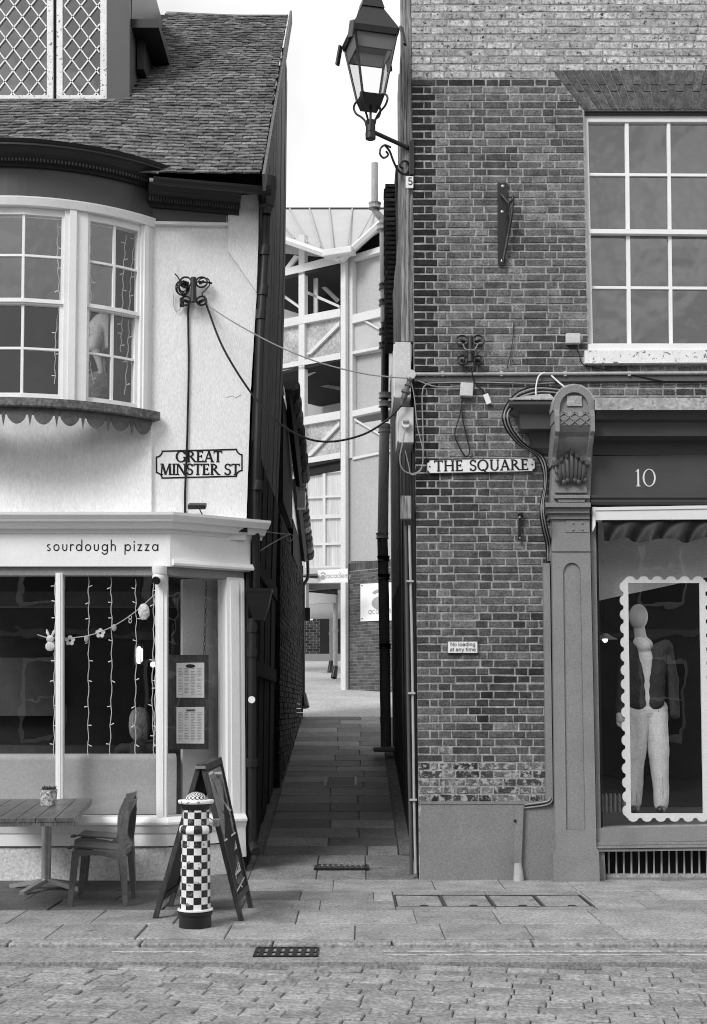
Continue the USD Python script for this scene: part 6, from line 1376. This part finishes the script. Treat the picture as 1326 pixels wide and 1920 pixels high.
ed = [(0, j) for j in range(n2)] + [(i, n2 - 1) for i in range(1, n1)] + [(n1 - 1, j) for j in range(n2 - 2, -1, -1)] + [(i, 0) for i in range(n1 - 2, 0, -1)]
for k in range(len(ed)): a, b = ed[k], ed[(k + 1) % len(ed)]; p, q = a[0] * n2 + a[1], b[0] * n2 + b[1]; ff += [(p, q, q + n1 * n2), (p, q + n1 * n2, p + n1 * n2)]
obj('backrest', trimesh.Trimesh(bk, ff, process=False), chair_wood, ch, local=True, smooth=40)
obj('stretcher', bx(.02, .05, .013, .427, .40, .44), chair_wood, ch, local=True); obj('stretcher', bx(.40, .43, .013, .427, .40, .44), chair_wood, ch, local=True)
g1 = PZ(133, 1700, 0)
xf = UsdGeom.Xformable(stage.GetPrimAtPath(ch)); xf.GetOrderedXformOps()[0].Set(Gf.Vec3d(float(g1[0]) - .01, float(g1[1]), 0)); xf.AddRotateZOp().Set(1.5)
copy_of(ch, 'wooden_chair', 'farther of two dark wooden chairs, close against the white stall riser', 'chair', (float(g1[0]) - .19, float(g1[1]) + .93, 0), math.radians(-2))
# ---- table with pedestal, flower pot
ta = thing('cafe_table', 'dark planked outdoor table on a steel pedestal at the left edge', 'table', (-2.9, 10.8, 0))
q = [PZ(140, 1534, .75), PZ(173, 1497, .75)]; dirY = (q[1] - q[0]); Lt = np.linalg.norm(dirY); dirY /= Lt; dirX = np.array([-dirY[1], dirY[0], 0])
for k in range(6):
    a = q[0] + dirX * (k * .145 + .004); b = a + dirX * .137; c, d = b + dirY * Lt, a + dirY * Lt; v = np.array([a, b, c, d]); v = np.vstack([v - [0, 0, .028], v]); m = trimesh.convex.convex_hull(v); obj('plank', m, wood_table, ta)
obj('edge_rail', [bar(q[0] + [0, .02, -.045], q[0] + dirX * .86 + [0, .02, -.045], .03, .03)], wood_table, ta); obj('edge_rail', bar(q[0] + dirX * .02 + [0, 0, -.045], q[1] + dirX * .02 + [0, 0, -.045], .03, .03), wood_table, ta)
pz_ = PZ(86, 1668, 0); pc = np.array([pz_[0], pz_[1], 0])
obj('pedestal', tube([pc + [0, 0, .06], pc + [0, 0, .70]], .042, 14), steel, ta, smooth=40)
for a in (-20, 70, 160, 250): e = pc + [.36 * math.cos(math.radians(a)), .36 * math.sin(math.radians(a)), .012]; obj('foot', bar(pc + [0, 0, .085], e, .05, .035), steel, ta)
pp_ = PY(91, 1502, 11.1); po = thing('flower_pot', 'small patterned pale pot of succulents standing on the outdoor table', 'plant pot', (pp_[0], pp_[1], .75))
obj('pot', lathe([(0, .752), (.062, .752), (.066, .76), (.074, .885), (.077, .89), (.070, .89), (.066, .87), (0, .87)], 28, (pp_[0], pp_[1], 0)), M('patterned_pot', .42, .8, 34, .6, .2, 60, spots=(45, .55, .10, .04)), po, smooth=40)
su = []
for k in range(34):
    a, r = RF.uniform(0, 6.28), RF.uniform(0, .058); c = np.array([pp_[0] + r * math.cos(a), pp_[1] + r * math.sin(a), .885]); tip = c + [RF.uniform(-.015, .015), RF.uniform(-.015, .015), RF.uniform(.015, .035)]; su.append(tube([c, (c + tip) / 2, tip], [.004, .009, .002], 5))
obj('succulents', su, M('dark_leaves', .035, .3, 20, .7), po, kind='stuff')

# ---- hanging menu board behind the corner glass
MB_ = Wall(WP.hit(355, 1300, -.14)[:2], (.97, .24))
mn = thing('menu_board', 'dark plank menu board with two pale menu sheets hanging in the corner window', 'menu board', MB_.hit(355, 1405))
for k in range(3): x0, x1 = 318 + k * 24.6, 318 + (k + 1) * 24.6; obj('board_plank', MB_.slab([(x0, 1228), (x1 - .4, 1228), (x1 - .4, 1405), (x0, 1405)], .02, RF.uniform(-.002, .002)), dark_wood, mn)
for y0, y1, head in ((1243, 1308, 1), (1326, 1394, 0)):
    s_ = obj('menu_sheet', MB_.slab([(331, y0), (383, y0 - .5), (383, y1 + .5), (331, y1)], .003, .008), white_enamel, mn, label='pale menu sheet printed in four columns under a badge' if head else 'pale drinks sheet printed in small columns')
    ln = []
    for r in range(18):
        for c in range(4):
            if RF.random() < .86:
                x0 = 334 + c * 12; ya = y0 + 10 + r * (y1 - y0 - 14) / 18; ln.append(MB_.slab([(x0, ya), (x0 + RF.uniform(5, 10), ya), (x0 + RF.uniform(5, 10), ya + 1.1), (x0, ya + 1.1)], .001, .0092))
    obj('print_lines', ln, M('print_grey_%d' % head, .30, .2, 9, .8), s_, kind='stuff')
    if head: obj('badge', MB_.poly(Point(0, 0).buffer(1).intersection(sbox(-1, -1, 1, 1)) if 0 else affinity.translate(affinity.scale(Point(0, 0).buffer(1), .045, .018), *MB_.uv(357, 1249)), .001, .010), black_paint, s_)
    else: obj('heading', MB_.slab([(349, 1330), (366, 1330), (366, 1334), (349, 1334)], .001, .0095), M('print_dark', .12, .5, 60, .8), s_)
for x0, ya, x1, yb3 in ((387, 1090, 383, 1228), (324, 1170, 324, 1228)):
    n = 16
    for k in range(n):
        t = (k + .5) / n; c = MB_.hit(x0 + (x1 - x0) * t, ya + (yb3 - ya) * t, .0); h = (yb3 - ya) / 200 / n * .62; ang = np.linspace(0, 2 * math.pi, 11); ex = np.array([1., 0, 0]) if k % 2 else np.array([.3, .95, 0]); obj('chain_link', tube([c + ex * .010 * math.cos(q_) + np.array([0, 0, h * math.sin(q_)]) for q_ in ang], .003, 5), black_iron, mn)
# ---- strings of lights behind the glass
bulbm = M('light_bulb_shell', .72, .05, 9, .4); wirem = M('light_wire', .50, .2, 12, .6)
def light_string(label, hit, pts, nb, grp):
    t = thing('light_string', label, 'fairy lights', hit(*pts[0]), group=grp); c = catmull([hit(*p) for p in pts], 10)
    c = c + np.stack([.006 * np.sin(np.arange(len(c)) * 1.7), np.zeros(len(c)), np.zeros(len(c))], 1); obj('wire', tube(c, .0042, 5), wirem, t)
    for k in range(nb):
        i = int((k + .6) / nb * (len(c) - 1)); s = RF.choice([-1, 1]); d = np.array([s * .036, 0, RF.uniform(-.022, .02)]); obj('bulb', tube([c[i] + d * .15, c[i] + d], [.0042, .0055], 6), bulbm, t)
hs_ = lambda x, y: WS.hit(x, y, -.07)
for nm_, x0, x1, y0 in (('fairy light string beside the left white shop post', 103, 101, 1078), ('fairy light string just right of the left white shop post', 166, 165, 1082), ('fairy light string hanging in the middle of the wide shop pane', 208, 206, 1082), ('fairy light string crossing the small white lantern', 254, 254, 1086), ('fairy light string beside the corner post', 287, 289, 1090)):
    light_string(nm_, hs_, [(x0, y0), (x0 + RF.uniform(-2, 2), 1180), (x0 + RF.uniform(-2, 2), 1300), (x1, 1420)], 9, None)
light_string('fairy light string against the inside of the corner post', hs_, [(291, 1095), (292, 1200), (291, 1300), (289, 1400)], 7, None)
hbw = lambda px, py: PY(px, py, bow(bang(px), -.16)[1])
for nm_, pts in (('fairy light string in the pane left of the wide bow post', [(109, 400), (108, 480), (111, 560), (104, 640), (103, 720)]), ('fairy light string at the left of the right bow sash', [(170, 400), (169, 480), (170, 560), (166, 640), (170, 690), (176, 720)]), ('fairy light string at the right of the right bow sash', [(255, 425), (247, 500), (243, 570), (240, 650), (234, 740)]), ('thin fairy light string nearest the curtain in the bow', [(236, 440), (231, 520), (229, 600), (226, 660)])): light_string(nm_, hbw, pts, 8, None)
# ---- spring garland across the shop window
ga = thing('garland', 'garland of paper flowers and eggs strung across the wide shop window', 'garland', hs_(200, 1190))
gl_ = [(70, 1190), (92, 1196), (130, 1196), (165, 1192), (200, 1180), (230, 1164), (260, 1142), (290, 1115)]
hg = lambda x, y: WS.hit(x, y, -.055); obj('cord', tube(catmull([hg(*p) for p in gl_], 6), .0045, 5), wirem, ga)
paper = M('felt_white', .60, .12, 20, .9, .2, 120, .4, 80)
def flower(px, py, r):
    c = hg(px, py); sh = U([Point(r * .62 * math.cos(a), r * .62 * math.sin(a)).buffer(r * .42) for a in np.linspace(.3, .3 + 2 * math.pi, 6)[:5]] + [Point(0, 0).buffer(r * .5)]).difference(Point(0, 0).buffer(r * .27)); m = WS.poly(sh, .012, 0); m.apply_translation(c - WS.at(0, 0, 0)); return m
for x, y, r in ((131, 1201, .047), (188, 1187, .045)): obj('flower', flower(x, y, r), paper, ga)
for x, y, w, h in ((162, 1198, .022, .032), (214, 1177, .024, .034)): m = trimesh.creation.icosphere(2, 1.0); m.apply_scale([w, .012, h]); m.apply_translation(hg(x, y)); obj('paper_egg', m, M('egg_%d' % x, .36, .1, 9, .8), ga, smooth=True)
m = WS.poly(U([ell(0, .018, .016, .02, .006, .006), ell(0, -.018, .016, .02, .006, .006)]), .008, 0); m.apply_translation(hg(244, 1161) - WS.at(0, 0, 0)); obj('paper_bow', m, paper, ga)
m = trimesh.creation.icosphere(3, 1.0); v = m.vertices * np.array([.052, .03, .078]); v += (fbm(v * 60, 3) - .5)[:, None] * .02 * m.vertices; m.vertices = v + hg(270, 1147); obj('large_egg', m, paper, ga, smooth=True)
rb_ = []; c = hg(94, 1205)
for (dx, dz, sx_, sz) in ((0, .035, .036, .036), (0, -.035, .045, .045)): e = trimesh.creation.icosphere(2, 1.0); e.apply_scale([sx_, .02, sz]); e.apply_translation(c + [dx, 0, dz]); rb_.append(e)
for dx in (-.022, .026): rb_.append(tube([c + [dx * .5, 0, .06], c + [dx * 1.3, 0, .10], c + [dx * 1.6, 0, .125]], [.010, .014, .004], 8))
obj('felt_rabbit', rb_, paper, ga, smooth=40)
# ---- lit lantern and bulb inside the shop
pl2 = thing('pendant_lamp', 'small caged pendant lamp glowing inside the pizza shop', 'lamp', PY(261, 1245, 13.0)); c = PY(261, 1228, 13.0)
obj('bulb', tube([c + [0, 0, -.09], c + [0, 0, -.06], c + [0, 0, .06], c + [0, 0, .085]], [.012, .034, .034, .012], 12), glow_bulb, pl2)
for k in range(6): a = k * math.pi / 3; obj('cage_wire', tube([c + [.048 * math.cos(a), .048 * math.sin(a), -.1], c + [.048 * math.cos(a), .048 * math.sin(a), .1]], .0055, 5), black_iron, pl2)
obj('cap', lathe([(.0, .10), (.05, .10), (.03, .15), (.0, .16)], 12, c), black_iron, pl2); obj('cord', tube([c + [0, 0, .16], [c[0], c[1], 3.28]], .004, 5), cable_black, pl2)
pl3 = thing('pendant_lamp', 'tiny bare bulb glowing next to the corner post inside the pizza shop', 'lamp', PY(287, 1245, 13.4)); c = PY(287, 1246, 13.4); b_ = trimesh.creation.icosphere(2, .03); b_.apply_translation(c); obj('bulb', b_, glow_bulb, pl3); obj('cord', tube([c + [0, 0, .03], [c[0], c[1], 3.28]], .004, 5), cable_black, pl3)
lp = thing('pendant_lamp', 'wide shaded pendant lamp glowing in the dark clothes shop left of the scalloped frame', 'lamp', PY(1135, 1200, 13.6)); c = PY(1135, 1199, 13.6)
obj('shade', lathe([(.0, .07), (.03, .06), (.06, .035), (.13, .004), (.125, .0), (.05, .025)], 24, c), pipe_grey, lp, smooth=40); b_ = trimesh.creation.icosphere(2, .028); b_.apply_translation(c + [0, 0, -.005]); obj('bulb', b_, glow_bulb, lp); obj('cord', tube([c + [0, 0, .07], [c[0], c[1], 4.4]], .004, 5), cable_black, lp)

# ---- people
def person_parts(t, bones, skin_bones, mats): pass
pf = PY(262, 1352, 13.25); ps = thing('person', 'person seen from behind inside the pizza shop, long fair hair over a dark top, seated', 'person', (pf[0], pf[1], 0))
H = pf.copy(); J = lambda x, y, z: H + np.array([x, y, z])
body = chain_body([((J(0, .02, -.03)), .085), (J(0, .03, .03), .088)] and [((J(0, .02, -.04), .078), (J(0, .03, .035), .088)), ((J(0, .0, -.22), .052), (J(0, .01, -.08), .055)), ((J(-.17, 0, -.29), .062), (J(.17, 0, -.29), .062)), ((J(0, .0, -.28), .10), (J(0, -.02, -.52), .125)), ((J(-.08, -.02, -.72), .115), (J(.08, -.02, -.72), .115)), ((J(0, -.02, -.52), .125), (J(0, -.02, -.72), .12)),
    ((J(-.20, 0, -.30), .055), (J(-.26, .06, -.56), .045)), ((J(-.26, .06, -.56), .043), (J(-.16, .30, -.60), .034)), ((J(.20, 0, -.30), .055), (J(.26, .06, -.56), .045)), ((J(.26, .06, -.56), .043), (J(.16, .30, -.60), .034)),
    ((J(-.1, 0, -.74), .095), (J(-.13, .40, -.76), .07)), ((J(.1, 0, -.74), .095), (J(.13, .40, -.76), .07)), ((J(-.13, .40, -.76), .065), (J(-.13, .42, -1.17 if H[2] > 1.2 else -.95), .045)), ((J(.13, .40, -.76), .065), (J(.13, .42, -1.17 if H[2] > 1.2 else -.95), .045))])
obj('body', body, cloth_dark, ps, smooth=True)
hd_ = trimesh.creation.icosphere(4, 1.0); v = hd_.vertices * np.array([.105, .115, .125]); low = np.clip(-v[:, 2] / .12, 0, 1); v[:, 2] -= low * .11; v[:, 0] *= 1 + .28 * low; ph = np.arctan2(v[:, 0], -v[:, 1]); v *= (1 + .014 * np.sin(ph * 38 + v[:, 2] * 14) * np.clip((v[:, 2] + .35) * 3, .3, 1))[:, None]; hd_.vertices = v + H + [0, -.005, .02]; obj('hair', hd_, hair_mat, ps, smooth=True)
for s in (-1, 1):
    w = J(s * .16, .30, -.60); hb2 = [((w, .030), (w + [0, .06, .0], .034))]
    for f_, (dx, L) in enumerate(((-.028, .06), (-.010, .07), (.009, .066), (.027, .052))): hb2 += [((w + [dx * .6, .06, 0], .011), (w + [dx, .06 + L * .6, .004], .009)), ((w + [dx, .06 + L * .6, .004], .009), (w + [dx, .06 + L, -.012], .0075))]
    hb2 += [((w + [-s * .02, .02, .0], .012), (w + [-s * .052, .065, -.005], .009))]; obj('hand', chain_body(hb2, .008, 4), skin_mat, ps, smooth=True)
obj('stool', [lathe([(0, 0), (.18, 0), (.18, .01), (.02, .03), (.02, .45), (.16, .47), (.17, .50), (0, .51)], 20, (H[0], H[1] - .02, max(.02, H[2] - 1.32)))], black_iron, label='round black stool under the seated person in the pizza shop', cat='stool') if 0 else None
# upstairs: someone in a pale shirt bending over beside the bow window
Yb_ = 12.35; pu = thing('person', 'person in a pale shirt bending forward behind the lower sash of the bow window', 'person', PY(205, 800, Yb_))
B = lambda px, py, dy=0.0: PY(px, py, Yb_ + dy)
shirt = chain_body([((B(214, 632), .15), (B(196, 612), .135)), ((B(196, 612), .135), (B(184, 622, -.02), .12)), ((B(184, 622, -.10), .075), (B(176, 650, -.13), .058)), ((B(192, 620, .14), .072), (B(205, 655, .14), .055)), ((B(214, 632), .15), (B(217, 650), .14))], .02, 8)
obj('shirt', shirt, cloth_pale, pu, smooth=True)
arm = chain_body([((B(176, 648, -.13), .045), (B(186, 676, -.13), .036)), ((B(186, 676, -.13), .036), (B(190, 694, -.15), .028)), ((B(205, 655, .14), .045), (B(196, 690, .05), .03)), ((B(184, 618), .055), (B(172, 628), .055)), ((B(166, 640), .085), (B(163, 652), .075))], .014, 6)
obj('body', arm, skin_mat, pu, smooth=True)
hdv = trimesh.creation.icosphere(3, 1.0); hdv.apply_scale([.105, .11, .11]); hdv.apply_translation(B(164, 637, -.01)); obj('hair', hdv, cloth_dark, pu, smooth=True)
for (px, py, dy) in ((190, 696, -.15), (196, 692, .05)):
    w = B(px, py, dy); hb2 = [((w, .026), (w + [-.01, 0, -.05], .032))]
    for dx, L in ((-.026, .05), (-.009, .06), (.008, .056), (.024, .044)): hb2 += [((w + [dx * .6 - .01, 0, -.05], .011), (w + [dx - .012, -.01, -.05 - L * .6], .009)), ((w + [dx - .012, -.01, -.05 - L * .6], .009), (w + [dx - .016, -.025, -.05 - L], .0075))]
    hb2 += [((w + [.015, 0, -.02], .012), (w + [.046, -.01, -.06], .009))]; obj('hand', chain_body(hb2, .008, 4), skin_mat, pu, smooth=True)
obj('trousers', chain_body([((B(219, 655), .14), (B(221, 668), .13)), ((B(222, 668, -.08), .10), (B(224, 740, -.08), .075)), ((B(222, 668, .08), .10), (B(224, 740, .08), .075)), ((B(224, 740, -.08), .07), (B(225, 830, -.08), .05)), ((B(224, 740, .08), .07), (B(225, 830, .08), .05))], .02, 5), cloth_dark, pu, smooth=True)
sk_ = thing('sack', 'crumpled grey sack standing inside the bow window below the bending person', 'sack', B(185, 745)); m = trimesh.creation.icosphere(4, 1.0); v = m.vertices * np.array([.17, .12, .16]); v *= (1 + .35 * (fbm(m.vertices * 2.3, 4, 7) - .5))[:, None]; m.vertices = v + B(187, 728, -.1); obj('bag', m, M('sack_cloth', .13, .3, 12, .9, .3, 60, .5, 40), sk_, smooth=True); obj('neck', tube([B(187, 706, -.1), B(193, 698, -.1), B(200, 697, -.1)], [.06, .05, .07], 8), MATS['sack_cloth'], sk_, smooth=40)
obj('pole', tube([B(212, 690, -.2), B(232, 755, -.2)], .014, 8), pipe_grey, label='slanting grey pole leaning inside the right pane of the bow window', cat='pole')

# ---- clothes shop window: scalloped frame and mannequin
FY = Wall((0, YR + .16), (1, 0))
o0, o1, i0, i1 = FY.uv(1169, 1087), FY.uv(1250 + 80, 1534), FY.uv(1178, 1093), FY.uv(1319, 1525)
outer = sbox(o0[0], o1[1], o1[0], o0[1]); inner = sbox(i0[0], i1[1], i1[0], i0[1]); rs = .042; sc_l = []
nV = 17; nH = 6
for k in range(nV): zc_ = o1[1] + (o0[1] - o1[1]) * (k + .5) / nV; sc_l += [affinity.scale(Point(o0[0], zc_).buffer(1), .034, (o0[1] - o1[1]) / nV * .36), affinity.scale(Point(o1[0], zc_).buffer(1), .034, (o0[1] - o1[1]) / nV * .36)]
for k in range(nH): xc_ = o0[0] + (o1[0] - o0[0]) * (k + .5) / nH; sc_l += [affinity.scale(Point(xc_, o0[1]).buffer(1), (o1[0] - o0[0]) / nH * .36, .034), affinity.scale(Point(xc_, o1[1]).buffer(1), (o1[0] - o0[0]) / nH * .36, .034)]
fsh = U([outer] + sc_l).buffer(.012).buffer(-.024).buffer(.012).difference(inner)
obj('scalloped_frame', FY.poly(fsh, .02, 0), white_enamel, label='tall white frame with a scalloped postage stamp edge in the clothes shop window', cat='display frame')
MY = YR + .52; ma = thing('mannequin', 'featureless pale mannequin in dark jacket, white shirt and pale trousers behind the scalloped frame', 'mannequin', PY(1212, 1520, MY))
B = lambda px, py, dy=0.0: PY(px, py, MY + dy)
hm = trimesh.creation.icosphere(4, 1.0); v = hm.vertices * np.array([.093, .108, .128]); v[:, 0] *= 1 - .10 * np.clip(-v[:, 2] / .128, 0, 1); hm.vertices = v + B(1197, 1157)
nk = chain_body([((B(1198, 1172), .055), (B(1202, 1200), .06)), ((B(1202, 1200), .06), (B(1208, 1212), .09))], .02, 3)
hnd = B(1161, 1340, -.12); hb2 = [((hnd, .030), (hnd + [.004, -.01, -.05], .036))]
for dx, L in ((-.028, .055), (-.010, .065), (.009, .06), (.026, .048)): hb2 += [((hnd + [dx * .6, -.01, -.05], .011), (hnd + [dx + .006, -.02, -.05 - L * .6], .0095)), ((hnd + [dx + .006, -.02, -.05 - L * .6], .0095), (hnd + [dx + .014, -.03, -.05 - L], .008))]
hb2 += [((hnd + [.018, -.01, -.02], .012), (hnd + [.05, -.03, -.06], .009))]
obj('head', hm, mannequin_skin, ma, smooth=True); obj('neck', nk, mannequin_skin, ma, smooth=True); obj('hand', chain_body(hb2, .008, 4), mannequin_skin, ma, smooth=True)
obj('shirt', chain_body([((B(1202, 1208), .07), (B(1208, 1235), .10)), ((B(1208, 1235), .11), (B(1212, 1318), .12)), ((B(1200, 1206, -.02), .07), (B(1206, 1212, -.04), .075))], .025, 5), cloth_pale, ma, smooth=True)
jk = []
for s, xs_ in ((-1, (1181, 1191, 1196)), (1, (1236, 1230, 1226))):
    sh, el_, wr = (B(1178, 1214), B(1166, 1275, -.02), B(1161, 1335, -.10)) if s < 0 else (B(1247, 1214), B(1262, 1280, -.02), B(1266, 1340, -.08))
    jk.append(chain_body([((B(xs_[0], 1222, -.03), .085), (B(xs_[1], 1265, -.045), .095)), ((B(xs_[1], 1265, -.045), .095), (B(xs_[2], 1316, -.045), .10)), ((sh, .075), (el_, .058)), ((el_, .056), (wr, .045)), ((sh, .075), (B(xs_[0], 1222, -.03), .085))], .022, 6))
for j_ in jk: j_.vertices += j_.vertex_normals * ((fbm(j_.vertices * np.array([10, 10, 16]), 3, 5) - .5) * .022)[:, None]
for j_ in jk: obj('jacket', j_, cloth_dark, ma, smooth=True)
tr = chain_body([((B(1196, 1330), .115), (B(1230, 1330), .115)), ((B(1196, 1340), .118), (B(1192, 1420), .095)), ((B(1192, 1420), .092), (B(1191, 1505), .062)), ((B(1230, 1340), .118), (B(1236, 1420), .098)), ((B(1236, 1420), .095), (B(1240, 1508), .068))], .022, 6)
v = tr.vertices; v += tr.vertex_normals * ((fbm(v * np.array([16, 16, 5]), 3) - .5) * .022)[:, None]; obj('trousers', tr, cloth_pale, ma, smooth=True)
obj('waistband', trimesh.Trimesh(), cloth_pale, ma) if 0 else None
for px in (1191, 1240): obj('shoe', chain_body([((B(px, 1517, .02), .045), (B(px - 2, 1519, -.13), .036))], .015, 4), black_iron, ma, smooth=True)
ra = thing('radiator', 'old ribbed radiator in the shadow of the clothes shop below the pendant lamp', 'radiator', PY(1150, 1545, 13.9))
for k in range(7): x = PY(1120 + k * 8.2, 1500, 13.9)[0]; z0, z1 = PY(1140, 1550, 13.9)[2], PY(1140, 1488, 13.9)[2]; obj('rib', tube([[x, 13.9, z0], [x, 13.9, z1 - .03], [x, 13.9, z1]], [.018, .020, .012], 8), pipe_grey, ra, smooth=40)
obj('pipe', tube([[PY(1116, 1540, 13.9)[0], 13.9, z0 + .03], [PY(1176, 1540, 13.9)[0], 13.9, z0 + .03]], .012, 8), pipe_grey, ra)
